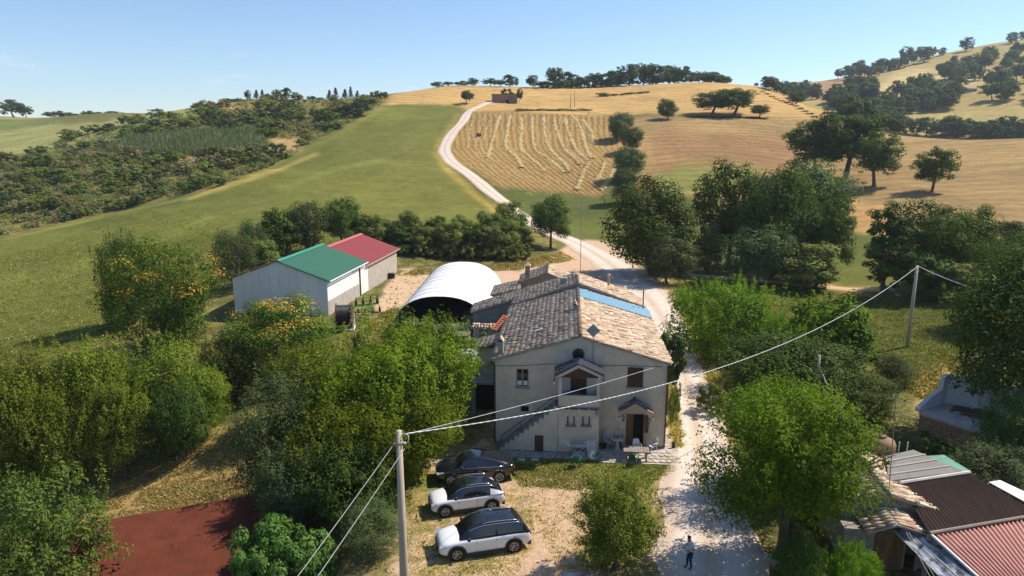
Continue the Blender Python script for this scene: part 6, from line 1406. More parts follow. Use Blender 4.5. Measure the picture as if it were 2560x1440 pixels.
# ------------------------------------------------------------------ far buildings
p = hit(1262, 257, 300); hu = empty("brick_hut", (p.x, p.y, p.z), R(3), "long low brick hut beside the road on the golden ridge", "hut"); s = p.y / F_PX; w, h = 62 * s * .98, 19 * s
M_BRK = mat("red-brown far brick", (.27, .17, .11), .95, .2, .6)
MB().box(-w / 2, w / 2, 0, 6, -1, h).build("wall", M_BRK, hu); MB().box(-w / 2 - .3, w / 2 + .3, -.3, 6.3, h + .01, h + .35).build("roof", mat("dull roof", (.19, .13, .10), .9, .2), hu); MB().box(w * .05, w * .16, -.1, -.02, -.5, 1.6).build("door", M_VOID, hu)
p = hit(2426, 231, 430); fh = empty("far_farmhouse", (p.x, p.y, p.z), R(15), "pale low farmhouse among the trees on the eastern hill", "house"); s = p.y / F_PX; w, h = 38 * s, 9 * s
MB().box(-w / 2, w / 2, 0, 7, -1, h).build("wall", mat("pale far wall", (.40, .38, .34), .9, .1), fh); MB().slab([(-w / 2 - .4, -.4, h + .02), (w / 2 + .4, -.4, h + .02), (w / 2 + .4, 3.5, h + 1.7), (-w / 2 - .4, 3.5, h + 1.7)], .2).slab([(-w / 2 - .4, 7.4, h + .02), (w / 2 + .4, 7.4, h + .02), (w / 2 + .4, 3.5, h + 1.7), (-w / 2 - .4, 3.5, h + 1.7)], .2).build("roof", mat("far tiled roof", (.26, .19, .145), .9, .2), fh)
for i in range(4): MB().box(-w / 2 + w * (i + .35) / 4, -w / 2 + w * (i + .65) / 4, -.12, -.02, h * .3, h * .75).build("window", M_VOID, fh)
# ------------------------------------------------------------------ poles and cables
M_POLE = mat("weathered pole wood", (.44, .36, .28), .85, .2, 4, stretch=(1, 1, .15), bump=.3)
M_CABLE = mat("twisted pale cable", (.62, .62, .62), .5, .25, 9); M_WIRE = mat("thin grey wire", (.38, .38, .37), .6, 0)
def wood_pole(u, v, Y, r0, r1, label, foot=-1.2):
    p = aty(u, v, Y); g = float(ground(p.x, Y)); o = empty("utility_pole", (p.x, Y, g), 0, label, "pole"); h = p.z - g
    MB().tube([(0, 0, foot), (0, 0, h * .5), (0, 0, h)], [r0, (r0 + r1) / 2, r1], 14).build("shaft", M_POLE, o, True)
    return o, p
po, ptop = wood_pole(997, 1077, 25.4, .205, .115, "tall round wooden pole nearest the camera with a white cable coil at its top")
MB().box(-.16, .16, -.15, -.118, -.55 + ptop.z - po.location.z, -.47 + ptop.z - po.location.z).build("bracket", M_GREYMETAL, po)
z = ptop.z - po.location.z
ring = [(.24 + .14 * math.cos(t), -.06 + .03 * math.sin(3 * t), z - .28 + .20 * math.sin(t)) for t in np.linspace(0, 4 * math.pi, 40)]
MB().tube(ring, .018, 5).build("cable_coil", M_CABLE, po, True)
for s in (-.17, .22): MB().lathe([(.01, -.06), (.045, -.04), (.045, .04), (.01, .06)], 8, (s, -.05, z - .5)).build("insulator", M_WHITEPL, po)
po2, ptop2 = wood_pole(2293, 664, 67, .21, .13, "wooden pole standing at the edge of the green meadow by the ivy-wrapped tree")
def cable(name, label, a, c, sag, r, twist=0.0, n=160, m=None):
    a, c = Vector(a), Vector(c); P = []
    for i in range(n + 1):
        t = i / n; q = a.lerp(c, t); q.z -= 4 * sag * t * (1 - t); P.append(q)
    b = MB()
    if twist <= 0: b.tube(P, r, 5)
    else:
        d = (c - a).normalized(); x = d.cross(Vector((0, 0, 1))).normalized(); y = x.cross(d); L_ = (c - a).length
        for ph in (0, math.pi):
            b.tube([q + (x * math.cos(ph + 2 * math.pi * i / n * L_ / twist) + y * math.sin(ph + 2 * math.pi * i / n * L_ / twist)) * r for i, q in enumerate(P)], r, 5)
    o = b.build(name, m or M_CABLE, None, True); return tag(o, label, "cable")
ta_ = ptop + Vector((.25, 0, -.12))
cable("power_cable", "thick twisted white cable between the nearest pole and the meadow pole", ta_, ptop2 + Vector((0, -.1, -.05)), 2.55, .014, .8, 520)
x, z = fac(1638, 918, -.06); hp = HO + HX * x + HY * -.06; cable("power_cable", "thinner white cable from the nearest pole to the house wall", ta_ + Vector((0, 0, -.03)), (hp.x, hp.y, z), .12, .012, .0, 60)
cable("power_cable", "grey cable running down from the nearest pole, upper of two", ptop + Vector((-.17, 0, -.5)), aty(640, 1580, 17), .05, .013, m=M_WIRE, n=40)
cable("power_cable", "grey cable running down from the nearest pole, lower of two", ptop + Vector((.2, 0, -.75)), aty(690, 1590, 17), .05, .013, m=M_WIRE, n=40)
cable("power_cable", "white cable leaving the meadow pole towards the huge tree", ptop2 + Vector((.1, 0, -.05)), aty(2520, 742, 74), .35, .03, n=40)
p5, q5 = wood_pole(1881, 674, 101, .13, .10, "short post at the dirt track carrying two thin wires")
for k in (0, .35): cable("thin_wire", ("upper" if k else "lower") + " thin wire from the track post up past the large full oak", q5 + Vector((0, 0, -k)), aty(1766, 556 + k * 8, 128), .5, .03, m=M_WIRE, n=40)
p6, q6 = wood_pole(1797, 582, 118, .10, .07, "thin leaning post in the shade beside the large full oak")
p7, q7 = wood_pole(2048, 888, 50.2, .15, .12, "dark post half hidden in the big dark tree")
for k in (0, .5): cable("thin_wire", ("upper" if k else "lower") + " thin wire from the half hidden post to the stone shed", q7 + Vector((0, 0, -.6 - k * .4)), aty(2120 + k * 10, 1062, 42), .2, .016, m=M_WIRE, n=30)
for k in (0, .5): cable("thin_wire", ("outer" if k else "inner") + " thin wire from the aerial mast over the plastic awning", aty(2225 + 6 * k, 1245, 31.8), aty(2330 + k * 22, 1450, 27), .1, .012, m=M_WIRE, n=30)
for u, v, Y, lb in ((1427, 232, 352, "pole on the stubble below the ridge belt, first of two"), (1437, 226, 360, "pole on the stubble below the ridge belt, second of two"), (1473, 272, 318, "pole at the top corner of the hay rows")):
    wood_pole(u, v, Y, .2, .15, lb)
# ------------------------------------------------------------------ cars
def paint(name, c, rough=.28, coat=1.0): return mat(name, c, rough, 0, coat=coat, spec=.5)
P_WHITE, P_BLACK, P_NAVY = paint("white car paint", (.78, .78, .80)), paint("black car paint", (.008, .008, .010), .2), paint("dark blue-grey car paint", (.03, .035, .05))
M_CLAD = mat("black cladding", (.020, .020, .022), .65, .1); M_CARGLASS = mat("car glass", (.010, .014, .016), .05, 0, spec=.8); M_CHROME = mat("satin chrome", (.62, .62, .64), .25, 0, metal=.9)
M_TYRE = mat("tyre rubber", (.018, .018, .018), .85, .1); M_RIM = mat("alloy rim", (.42, .42, .43), .3, 0, metal=.85); M_RED = mat("red tail lamp", (.35, .008, .015), .2, 0, coat=1); M_LAMP = mat("clear head lamp", (.35, .37, .40), .1, 0, spec=.8); M_PLATE = mat("plate", (.7, .7, .7), .5, 0)
def make_car(name, label, Lc, W, wb, zs, roofz, prof, cabin, body_m, roof_m, wheel_r, spokes=5, bronze=False, clad=True, rails=True, coupe=False, dchrome=True, pillar=False):
    """x forward. prof: (x, bottom z, shoulder z, half width) stations of the lower body; cabin: (windscreen foot x, roof front x, roof rear x, rear glass foot x)"""
    o = empty(name, (0, 0, 0), 0, label, "car"); hw = W / 2
    def loft(st):
        rows = []
        for x, zb, zt, w in st:
            s = [(0, zb), (w * .86, zb), (w * .955, zb + .10), (w * .99, zb + .28), (w, (zb + zt) * .55), (w * .985, zt - .16), (w * .95, zt - .06), (w * .87, zt - .005), (w * .55, zt + .025), (0, zt + .035)]
            rows.append([(x, -a, c) for a, c in s[:0:-1]] + [(x, a, c) for a, c in s]); 
        return rows
    rows = loft(prof); b = MB(); b.grid(rows); k = len(rows[0])
    b.add(rows[0], [tuple(range(k))]); b.add(rows[-1], [tuple(range(k - 1, -1, -1))])
    body = b.build("body", body_m, o, True)
    m = body.modifiers.new("soft", 'SUBSURF'); m.levels = m.render_levels = 1
    xw, xf, xr, xg = cabin; bz = zs; wb_, wr = hw * .93, hw * .70
    def cab(x):
        if x >= xf: t = (xw - x) / (xw - xf); return bz - .03 + (roofz - bz) * math.sin(min(t, 1) * math.pi / 2) ** .95
        if x >= xr: t = (xf - x) / (xf - xr); return roofz + .035 * math.sin(t * math.pi) - .05 * t * (1.0 if not coupe else 2.0)
        t = (x - xg) / (xr - xg); z1 = roofz - .05 * (1.0 if not coupe else 2.0); return bz + (z1 - bz) * max(t, 0) ** (.8 if not coupe else .9)
    def half(x, f):                                    # width at belt (f=0) to roof (f=1), narrowing to both ends
        e = 1 - .10 * max(0, (x - xf) / (xw - xf)) ** 2 - (.06 if not coupe else .12) * max(0, (xr - x) / (xr - xg)) ** 2
        return (wb_ + (wr - wb_) * f) * e
    xs = list(np.linspace(xw, xf, 6)) + list(np.linspace(xf, xr, 8))[1:] + list(np.linspace(xr, xg, 6))[1:]; rows = []
    for x in xs:
        z = cab(x); h = max(z - bz, .004); r = []
        for f, zz in ((0, -.06), (.04, .05), (.5, .55), (.82, .86), (.93, .955), (1.0, .985)): r.append((x, half(x, f), bz + h * zz if zz > 0 else bz - .06))
        r += [(x, half(x, 1) * .6, z), (x, 0, z + .008)]
        rows.append(r + [(p[0], -p[1], p[2]) for p in r[-2::-1]])
    MB().grid(rows).build("cabin", roof_m, o, True)
    # glass: windscreen, rear window and side windows lie just proud of the cabin shell
    def patch_c(name, x0, x1, f0, f1, out, m, n=5, side=None):
        rr_2 = []
        for x in np.linspace(x0, x1, n):
            z = cab(x); h = z - bz; row = []
            for f in np.linspace(f0, f1, 5):
                if side is None: row.append((x, half(x, .97) * f, z - .02 * abs(f) ** 2 * 2 + out))
                else: row.append((x, side * (half(x, f * .82) + out), bz + h * (f * .86 + .02)))
            rr_2.append(row)
        return MB().grid(rr_2).build(name, m, o, True)
    patch_c("windscreen", xw - .10, xf + .03, -.92, .92, .012, M_CARGLASS); patch_c("rear_window", xg + .10, xr - .05, -.86, .86, .012, M_CARGLASS)
    if rails: patch_c("glass_roof", xf - .12, xr + .55, -.80, .80, .010, M_CARGLASS)
    mid = (xw + xg) / 2 - .05
    for s in (-1, 1):
        patch_c("side_window", xf + (xw - xf) * .52, mid + .05, .12, 1.0, .012, M_CARGLASS, side=s); patch_c("side_window", mid - .05, xr + (xg - xr) * (.30 if not coupe else .45), .12, 1.0, .012, M_CARGLASS, side=s)
        if dchrome:
            pts = [(x, s * (half(x, .86) + .02), bz + (cab(x) - bz) * .93) for x in np.linspace(xf + (xw - xf) * .55, xr + (xg - xr) * .25, 12)]; MB().tube(pts, .018, 5).build("chrome_strip", M_CHROME, o, True)
        else: MB().tube([(x, s * (half(x, 0) + .02), bz + .02) for x in np.linspace(xw - .45, xg + .5, 8)], .014, 5).build("chrome_strip", M_CHROME, o, True)
        if pillar: patch_c("rear_pillar", xr + .10, xg + .02, 0, .70, .020, body_m, side=s)
        if rails:
            pts = [(x, s * half(x, .98) * .98, cab(x) + (.055 if 0 < i < 9 else .01)) for i, x in enumerate(np.linspace(xf - .1, xr + .05, 10))]; MB().tube(pts, .022, 6).build("roof_rail", M_CHROME, o, True)
        mx = xw - .42; mi = MB().lathe([(.01, -.10), (.085, -.06), (.10, .05), (.06, .09)], 10, (mx, s * (hw + .06), bz + .10), 1).build("door_mirror", M_CLAD, o, True)
        for hx_ in (mid + .28, mid - .78): MB().box(hx_ - .10, hx_ + .10, s * (hw * .985) - .02, s * (hw * .985) + .022, bz - .20, bz - .17).build("door_handle", M_CHROME, o)
        for xx, za, zb in ((mid, .36, bz - .08), (mid + 1.02, .36, bz - .08), (mid - .92, .62, bz - .10)): MB().box(xx - .006, xx + .006, s * hw * .992 - .012, s * hw * .992 + .004, za, zb).build("door_gap", M_CLAD, o)
    # wheels and arches
    rim_m = mat("bronze-edged alloy rim", (.46, .38, .30), .3, 0, metal=.8) if bronze else M_RIM
    for x in (wb / 2, -wb / 2):
        for s in (-1, 1):
            y = s * (hw - .10); w = MB().lathe([(wheel_r * .64, -.11), (wheel_r * .95, -.11), (wheel_r, -.06), (wheel_r, .06), (wheel_r * .95, .11), (wheel_r * .64, .11)], 24, (x, y + s * .015, wheel_r), 1, False).build("wheel", M_TYRE, o, True)
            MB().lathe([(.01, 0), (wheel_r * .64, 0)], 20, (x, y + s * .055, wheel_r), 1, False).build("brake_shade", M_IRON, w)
            MB().lathe([(wheel_r * .56, .0), (wheel_r * .66, .0), (wheel_r * .66, .05), (wheel_r * .56, .05)], 24, (x, y + s * .10 - (.025), wheel_r), 1, False).build("rim", rim_m, w)
            sp = MB()
            for k in range(spokes):
                a = 2 * math.pi * k / spokes + .3
                for da in (-.13, .13):
                    sp.tube([(x, y + s * .115, wheel_r), (x + math.cos(a + da) * wheel_r * .60, y + s * .10, wheel_r + math.sin(a + da) * wheel_r * .60)], [.045, .026], 4)
            sp.build("spokes", rim_m, w)
            n = 14; vs, fs = [], []
            for i in range(n + 1):
                a = math.pi * (-.06 + 1.12 * i / n); ca, sa = math.cos(a), math.sin(a); zc = wheel_r
                vs += [(x + ca * (wheel_r + .01), s * (hw * .80), zc + sa * (wheel_r + .01)), (x + ca * (wheel_r + .02), s * (hw + .012), zc + sa * (wheel_r + .02)), (x + ca * (wheel_r + (.11 if clad else .045)), s * (hw + .016), zc + sa * (wheel_r + (.11 if clad else .045))), (x + ca * (wheel_r + (.12 if clad else .05)), s * (hw - .03), zc + sa * (wheel_r + (.12 if clad else .05)))]
            for i in range(n):
                for k in range(3): fs.append((i*4 + k, i*4 + k + 1, i*4 + k + 5, i*4 + k + 4))
            MB().add(vs, fs).build("wheel_arch", M_CLAD if clad else body_m, o, True)
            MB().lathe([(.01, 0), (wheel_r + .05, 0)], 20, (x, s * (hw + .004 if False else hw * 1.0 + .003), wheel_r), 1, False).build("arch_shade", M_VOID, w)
    for s in (-1, 1): MB().box(-wb / 2 + wheel_r + .12, wb / 2 - wheel_r - .12, s * hw - .03, s * hw + .022, .20, .34).build("sill", M_CLAD, o)
    xf_, xr_ = prof[0][0], prof[-1][0]
    MB().box(xf_ - .12, xf_ + .012, -hw * .62, hw * .62, .22, .42).build("lower_grille", M_CLAD, o, bevel=.01); MB().box(xf_ - .05, xf_ + .022, -hw * .55, hw * .55, .50, .70).build("grille", M_CLAD, o, bevel=.01)
    MB().box(xr_ - .02, xr_ + .15, -hw * .80, hw * .80, .24, .46).build("rear_bumper", M_CLAD, o, bevel=.01)
    MB().box(xr_ - .028, xr_ - .003, -.26, .26, .62, .73).build("number_plate", M_PLATE, o)
    for s in (-1, 1):
        MB().prism([(prof[1][0] + .02, zs - .30), (prof[2][0] + .02, zs - .22), (prof[2][0] + .05, zs - .16), (prof[0][0] - .02, zs - .26)], 1, s * hw * .62, s * hw * .965).build("headlight", M_LAMP, o)
        MB().box(xr_ - .015, xr_ + .30, s * (prof[-1][3] - .10) - .10, s * (prof[-1][3] + .005) + .0, zs - .22, zs - .08).build("tail_light", M_RED, o, bevel=.015)
    return o
def set_car(o, fu, fv, ru, rv, wb, W, zc=0.0):
    """near wheels' contact points in the photograph give place and heading; near side is the car's left"""
    f, r = atz(fu, fv, 0), atz(ru, rv, 0); d = (f - r); d.z = 0; d.normalize(); nn = Vector((d.y, -d.x, 0)); c = (f + r) / 2 + nn * (W / 2 - .1)
    o.location = (c.x, c.y, float(ground(c.x, c.y)) + zc); o.rotation_euler = (0, 0, math.atan2(d.y, d.x))
suv = make_car("parked_car", "large white car with black glass roof and roof rails, nearest of the parked row", 4.64, 1.86, 2.88, 1.02, 1.64,
    [(2.30, .34, .60, .62), (2.22, .26, .80, .78), (1.92, .22, .92, .89), (1.3, .20, 1.00, .925), (.9, .20, 1.04, .93), (0, .20, 1.04, .935), (-1.2, .20, 1.06, .935), (-1.9, .24, 1.08, .91), (-2.26, .30, 1.06, .86), (-2.36, .42, .90, .78)], (1.28, .22, -1.78, -2.30), P_WHITE, P_BLACK, .36, 5, True)
set_car(suv, 1141, 1401, 1286, 1379, 2.88, 1.86)
cro = make_car("parked_car", "smaller white car with black roof between the large white car and the black one", 4.15, 1.78, 2.62, .98, 1.56,
    [(2.05, .34, .56, .60), (1.98, .26, .76, .75), (1.70, .22, .87, .85), (1.15, .20, .95, .88), (.8, .20, .985, .89), (0, .20, .99, .89), (-1.0, .20, 1.01, .89), (-1.6, .24, 1.04, .87), (-1.98, .30, 1.02, .82), (-2.08, .42, .86, .74)], (1.14, .20, -1.35, -2.0), P_WHITE, P_BLACK, .34, 5, pillar=True)
set_car(cro, 1111, 1292, 1231, 1276, 2.62, 1.78)
xr6 = make_car("parked_car", "black sloping-roofed car parked in the house's shade, behind the smaller white car", 4.75, 1.92, 2.92, 1.00, 1.58,
    [(2.32, .34, .62, .66), (2.24, .26, .80, .82), (1.85, .22, .94, .92), (1.0, .20, 1.02, .955), (0, .20, 1.02, .96), (-1.2, .20, 1.05, .96), (-1.95, .26, 1.08, .93), (-2.3, .34, 1.06, .86), (-2.42, .48, .92, .78)], (1.22, .30, -.75, -2.25), P_BLACK, P_BLACK, .37, 5, False, False, False, True, False)
set_car(xr6, 1120, 1213, 1256, 1204, 2.92, 1.92)
c4 = make_car("parked_car", "dark car of which only the roof shows beside the small rounded tree", 4.4, 1.80, 2.65, .95, 1.50,
    [(2.15, .34, .62, .62), (2.05, .26, .78, .78), (1.7, .22, .90, .88), (.9, .20, .96, .90), (0, .20, .96, .90), (-1.0, .20, .98, .90), (-1.7, .24, 1.0, .88), (-2.1, .30, .98, .82), (-2.2, .42, .84, .74)], (1.1, .25, -1.3, -2.0), P_NAVY, P_NAVY, .33, 5, False, False, False)
p = atz(1445, 1430, 1.5); c4.location = (p.x, p.y - 1.1, 0); c4.rotation_euler = (0, 0, R(-84))
p = atz(1298, 552, 0); p = hit(1299, 552, 100); c5 = copy_tree(cro); tag(c5, "grey car standing on the white road beyond the hedge on the bank", "car"); c5.location = p + Vector((0, 0, .05)); c5.rotation_euler = (0, 0, R(110)); c5.scale = (.95, .95, .95)
# ------------------------------------------------------------------ garden furniture
def chair_mesh(name, label, m, group=None, tall=.86):
    o = empty(name, (0, 0, 0), 0, label, "chair", group)
    MB().box(-.23, .23, -.22, .22, .41, .44).build("seat", m, o, bevel=.01)
    g = []
    for j in range(5):
        t = j / 4; w = .23 - .05 * t ** 3; g.append([(-w + 2 * w * k / 6, .21 + .10 * t + .05 * math.cos((k / 6 - .5) * math.pi) * .6, .45 + (tall - .45) * t + .03 * math.sin(k / 6 * math.pi) * t) for k in range(7)])
    bk = MB().grid(g).build("backrest", m, o, True); md = bk.modifiers.new("thick", 'SOLIDIFY'); md.thickness = .03
    for sx_ in (-1, 1):
        for sy_ in (-1, 1): MB().tube([(sx_ * .21, sy_ * .19, .42), (sx_ * .25, sy_ * .25, 0)], [.028, .022], 6).build("leg", m, o)
        MB().tube([(sx_ * .25, -.20, .42), (sx_ * .27, -.21, .63), (sx_ * .26, .24, .66)], [.022, .026, .024], 6).build("armrest", m, o, True)
    return o
def at_px(o, u, v, rz=0.0, z=.05):
    p = atz(u, v, z); o.location = (p.x, p.y, z if z > .03 else float(ground(p.x, p.y))); o.rotation_euler = (0, 0, rz); return o
wc = at_px(chair_mesh("garden_chair", "white plastic chair at the end of the slatted table", M_WHITEPL, "white plastic chairs"), 1630, 1129, R(-70), .06)
w2 = at_px(copy_tree(wc), 1642, 1114, R(10), .06); w2['label'] = "white plastic chair against the wall at the house corner"
w3 = at_px(copy_tree(wc), 1591, 1132, R(0), .06); w3['label'] = "white plastic chair behind the slatted table, only its back showing"
gc = at_px(chair_mesh("garden_chair", "green plastic chair alone on the lawn before the drying rack", mat("sea green plastic", (.02, .16, .125), .4, .1), "green plastic chairs"), 1441, 1166, R(165), 0)
g2 = at_px(chair_mesh("garden_chair", "dark green plastic chair in front of the slatted table", M_GREENPL, "green plastic chairs"), 1583, 1163, R(150), 0)
# slatted wooden table
tb = empty("slatted_table", (0, 0, 0), 0, "grey weathered slatted garden table on the pavement edge", "table")
for i in range(12): MB().box(-.82 + i * .137, -.70 + i * .137, -.42, .42, .72, .75).build("slat", M_GREYWOOD, tb)
MB().box(-.8, .8, -.36, -.30, .66, .718).build("rail", M_GREYWOOD, tb); MB().box(-.8, .8, .30, .36, .66, .718).build("rail", M_GREYWOOD, tb)
for x in (-.62, .62):
    for y in (-.30, .30): MB().box(x - .05, x + .05, y - .05, y + .05, 0, .658).build("leg", M_GREYWOOD, tb)
at_px(tb, 1590, 1150, R(-7), .0)
# round stone table with a bottle, and the things around it
rt = empty("round_table", (0, 0, 0), 0, "round pale stone table on a turned pedestal beside the seated person", "table"); M_PALEST = mat("pale cast stone", (.52, .49, .43), .8, .12, 4)
MB().lathe([(.02, .68), (.42, .68), (.45, .70), (.45, .73), (.42, .75), (.02, .75)], 26).build("table_top", M_PALEST, rt, True); MB().lathe([(.22, 0), (.22, .06), (.12, .12), (.15, .3), (.09, .5), (.14, .66), (.2, .68)], 16).build("pedestal", M_PALEST, rt, True)
at_px(rt, 1543, 1122, 0, .06); bt = MB().lathe([(.035, 0), (.037, .16), (.013, .22), (.014, .28)], 10).build("bottle", mat("dark bottle glass", (.01, .012, .012), .1, 0, spec=.7), None, True); bt.location = rt.location + Vector((.02, .0, .75)); tag(bt, "dark bottle standing on the round stone table", "bottle")
sn = MB().lathe([(.02, 0), (.11, .005), (.14, .03), (.135, .03), (.10, .012)], 14).build("snack_plate", mat("greenish plate", (.26, .28, .20), .5, .1), None, True); sn.location = rt.location + Vector((-.2, .06, .751)); tag(sn, "small greenish plate beside the bottle on the round table", "plate")
rc = chair_mesh("cushioned_chair", "grey cushioned reclining garden chair beside the porch block", mat("grey-blue cushion", (.36, .39, .40), .85, .1), None, 1.08); MB().box(-.21, .21, -.40, .20, .442, .52).build("cushion", mat("grey-blue cushion", (.36, .39, .40), .85), rc, bevel=.02); at_px(rc, 1519, 1119, R(40), .06)
pot = MB().lathe([(.14, 0), (.20, .32), (.21, .34), (.17, .34), (.16, .28)], 14).build("flower_pot", mat("dark green glaze", (.012, .05, .038), .4, .1), None, True); p = atz(1508, 1121, .06); pot.location = p; tag(pot, "dark green pot in the shade beside the cushioned chair", "pot")
# drying rack with folding wings
dk = empty("drying_rack", (0, 0, 0), 0, "white wire drying rack with one raised wing before the porch block", "drying rack"); wr_ = .013
def frame_bars(nm, a, b_, c, d, n):
    a, b_, c, d = map(Vector, (a, b_, c, d)); f = MB().tube([a, b_], wr_, 5).tube([b_, c], wr_, 5).tube([c, d], wr_, 5).tube([d, a], wr_, 5).build(nm, M_WHITEMETAL, dk)
    for i in range(1, n): MB().tube([a.lerp(d, i / n), b_.lerp(c, i / n)], wr_ * .6, 4).build("wire", M_WHITEMETAL, f)
frame_bars("rack_frame", (-.55, -.28, .9), (.62, -.28, .9), (.62, .28, .9), (-.55, .28, .9), 7); frame_bars("wing", (-.56, -.28, .9), (-1.05, -.28, 1.2), (-1.05, .28, 1.2), (-.56, .28, .9), 4)
for x0, x1 in ((-.5, .4), (.55, -.35)):
    for y in (-.26, .26): MB().tube([(x0, y, .9), (x1, y, 0)], wr_ * 1.3, 5).build("leg", M_WHITEMETAL, dk)
at_px(dk, 1442, 1141, R(-3), .02)
bk = MB().box(-.42, .42, -.25, .25, 0, .03).box(-.42, -.39, -.25, .25, .031, .42).box(.39, .42, -.25, .25, .031, .42).box(-.389, .389, -.25, -.22, .031, .42).box(-.389, .389, .22, .25, .031, .42).build("laundry_basket", mat("grey plastic basket", (.30, .32, .34), .6, .1)); p = atz(1446, 1141, .02); bk.location = p + Vector((0, .05, .02)); tag(bk, "grey basket standing under the drying rack", "basket")
cl = MB().grid([[(-.45 + .15 * i, y, .92 + .015 * math.sin(i * 2) - (.16 if abs(y) > .25 else 0)) for i in range(7)] for y in (-.29, -.2, 0, .2, .29)]).build("folded_cloth", mat("reddish striped cloth", (.42, .30, .30), .9, .3, 6), None, True); cl.location = dk.location; tag(cl, "small reddish cloth spread over the drying rack", "cloth")
# folding lounge chair leaning upright with a white cloth
lc = empty("folding_chair", (0, 0, 0), 0, "white folding lounge chair with slatted high back beside the drying rack", "chair"); M_BLUEW = mat("bluish white slats", (.52, .57, .60), .5, .08)
for x in (-.24, .24): MB().tube([(x, -.30, 0), (x, .12, 1.15)], .02, 6).build("frame_tube", M_WHITEMETAL, lc); MB().tube([(x, .30, 0), (x, -.22, .62)], .02, 6).build("leg", M_WHITEMETAL, lc)
for i in range(9): MB().box(-.22, .22, -.13 + i * .028, -.10 + i * .028, .44 + i * .08, .50 + i * .08).build("slat", M_BLUEW, lc)
for i in range(5): MB().box(-.22, .22, -.50 + i * .08, -.44 + i * .08, .42, .44).build("slat", M_BLUEW, lc)
at_px(lc, 1477, 1143, R(4), .02)
ct = MB().grid([[(.10 * math.sin(i * 1.3) - .02 * i * 0 + .12 * (k - 1), -.52 + .03 * math.sin(i + k * 2), .74 - .10 * i) for k in range(3)] for i in range(7)]).build("hanging_cloth", mat("white cloth", (.78, .76, .80), .9, .05), None, True); ct.location = lc.location; tag(ct, "white cloth hanging over the arm of the folding lounge chair", "cloth")
bo = MB().lathe([(.10, 0), (.10, .35), (.07, .45), (.02, .48)], 12).build("corner_bollard", M_IRON, None, True); bo.location = atz(1683, 1120, .04); tag(bo, "small black bollard at the corner of the pavement", "bollard")
for u in (1304, 1337):
    s = MB().box(-.22, .22, -.14, .14, -.03, .05).build("stepping_slab", mat("pale slab", (.56, .54, .50), .9, .1), None, bevel=.01); s.location = atz(u, 1150, .02); tag(s, "pale slab lying on the shaded lawn, " + ("nearer the black car" if u == 1304 else "nearer the drying rack"), "slab")
# tarpaulin-covered boat-like bundle on the porch
b = MB(); x0, z0 = fac(1404, 992, PY + .45); x1, z1 = fac(1470, 966, PY + .45); rows = []
for i in range(9):
    t = i / 8; x = x0 + (x1 - x0) * t; h = .62 * math.sin(math.pi * (.16 + .78 * t)) ** .6; rows.append([(x, PY + .45 + .38 * math.cos(a), z0 - .25 + h * math.sin(a) * 1.15) for a in np.linspace(0, math.pi, 9)])
tp = b.grid(rows).build("covered_bundle", mat("dark blue-green tarpaulin", (.028, .055, .072), .45, .2, 3), None, True); tp.location = HO; tp.rotation_euler = (0, 0, HROT); tag(tp, "rounded bundle under a dark blue-green tarpaulin on the upstairs porch", "bundle")
# ------------------------------------------------------------------ farm machines beside the barn
M_RUSTY = mat("rust-red machine paint", (.22, .07, .04), .7, .3, 4)
p = atz(862, 822, 0); hr = empty("hose_reel", (p.x, p.y, 0), R(8), "big irrigation reel with black hose and rust-red wheel beside the barn", "hose reel")
b = MB()
for i in range(13): b.lathe([(.80, -.78 + i * .12), (1.12, -.76 + i * .12), (1.12, -.68 + i * .12), (.80, -.665 + i * .12)], 26, (0, 0, 1.55), 0)
b.build("hose_coil", mat("black hose", (.03, .032, .036), .5, .2), hr, True)
for x in (-.86, .84):
    f = MB().lathe([(1.12, x), (1.30, x), (1.30, x + .06), (1.12, x + .06)], 28, (0, 0, 1.55), 0, False).build("flange", M_RUSTY, hr)
    for k in range(8): a = k * math.pi / 4; MB().tube([(x + .03, 0, 1.55), (x + .03, 1.15 * math.cos(a), 1.55 + 1.15 * math.sin(a))], .045, 5).build("spoke", M_RUSTY, f)
for x in (-1.05, 1.05):
    for y in (-.9, .9): MB().tube([(x, y, .1), (x, 0, 1.55)], .05, 6).build("frame_leg", M_WHITEMETAL, hr)
    MB().tube([(x, -.9, .12), (x, .9, .12)], .06, 6).build("frame_foot", M_WHITEMETAL, hr)
MB().tube([(-1.05, -.9, .12), (1.05, -.9, .12)], .06, 6).build("frame_bar", M_WHITEMETAL, hr); MB().tube([(.2, -1.2, .2), (.9, -.9, 1.2), (.2, -1.0, 1.5)], .04, 6).build("draw_bar", M_WHITEMETAL, hr)
for x in (-.7, .7): MB().lathe([(.12, -.1), (.34, -.1), (.34, .1), (.12, .1)], 16, (x, 1.05, .34), 0).build("wheel", M_TYRE, hr)
p = atz(918, 780, 0); gm = empty("hoeing_machine", (p.x, p.y, 0), R(28), "bright green hoeing implement with black toothed wheels near the barn door", "implement"); M_LIME = mat("lime green machine paint", (.09, .36, .06), .45, .1)
MB().box(-1.5, 1.5, -.07, .07, .85, .99).build("tool_bar", M_LIME, gm)
for x in (-1.3, -.45, .45, 1.3):
    MB().tube([(x, 0, .9), (x + .05, -.5, .75), (x, -.8, .35)], .05, 6).build("arm", M_LIME, gm); MB().lathe([(.06, -.05), (.34, -.04), (.34, .04), (.06, .05)], 12, (x, -.82, .36), 0).build("wheel", M_TYRE, gm)
    MB().box(x - .14, x + .14, -.12, .16, 1.0, 1.5).build("seed_box", mat("dark green box", (.02, .07, .03), .6, .2), gm); MB().tube([(x, .1, 1.5), (x + .1, .18, 1.9)], .07, 6).build("tube", M_IRON, gm)
for x in (-.5, .5): MB().tube([(x, .05, .9), (0, .5, 1.5)], .04, 6).build("link", M_LIME, gm)
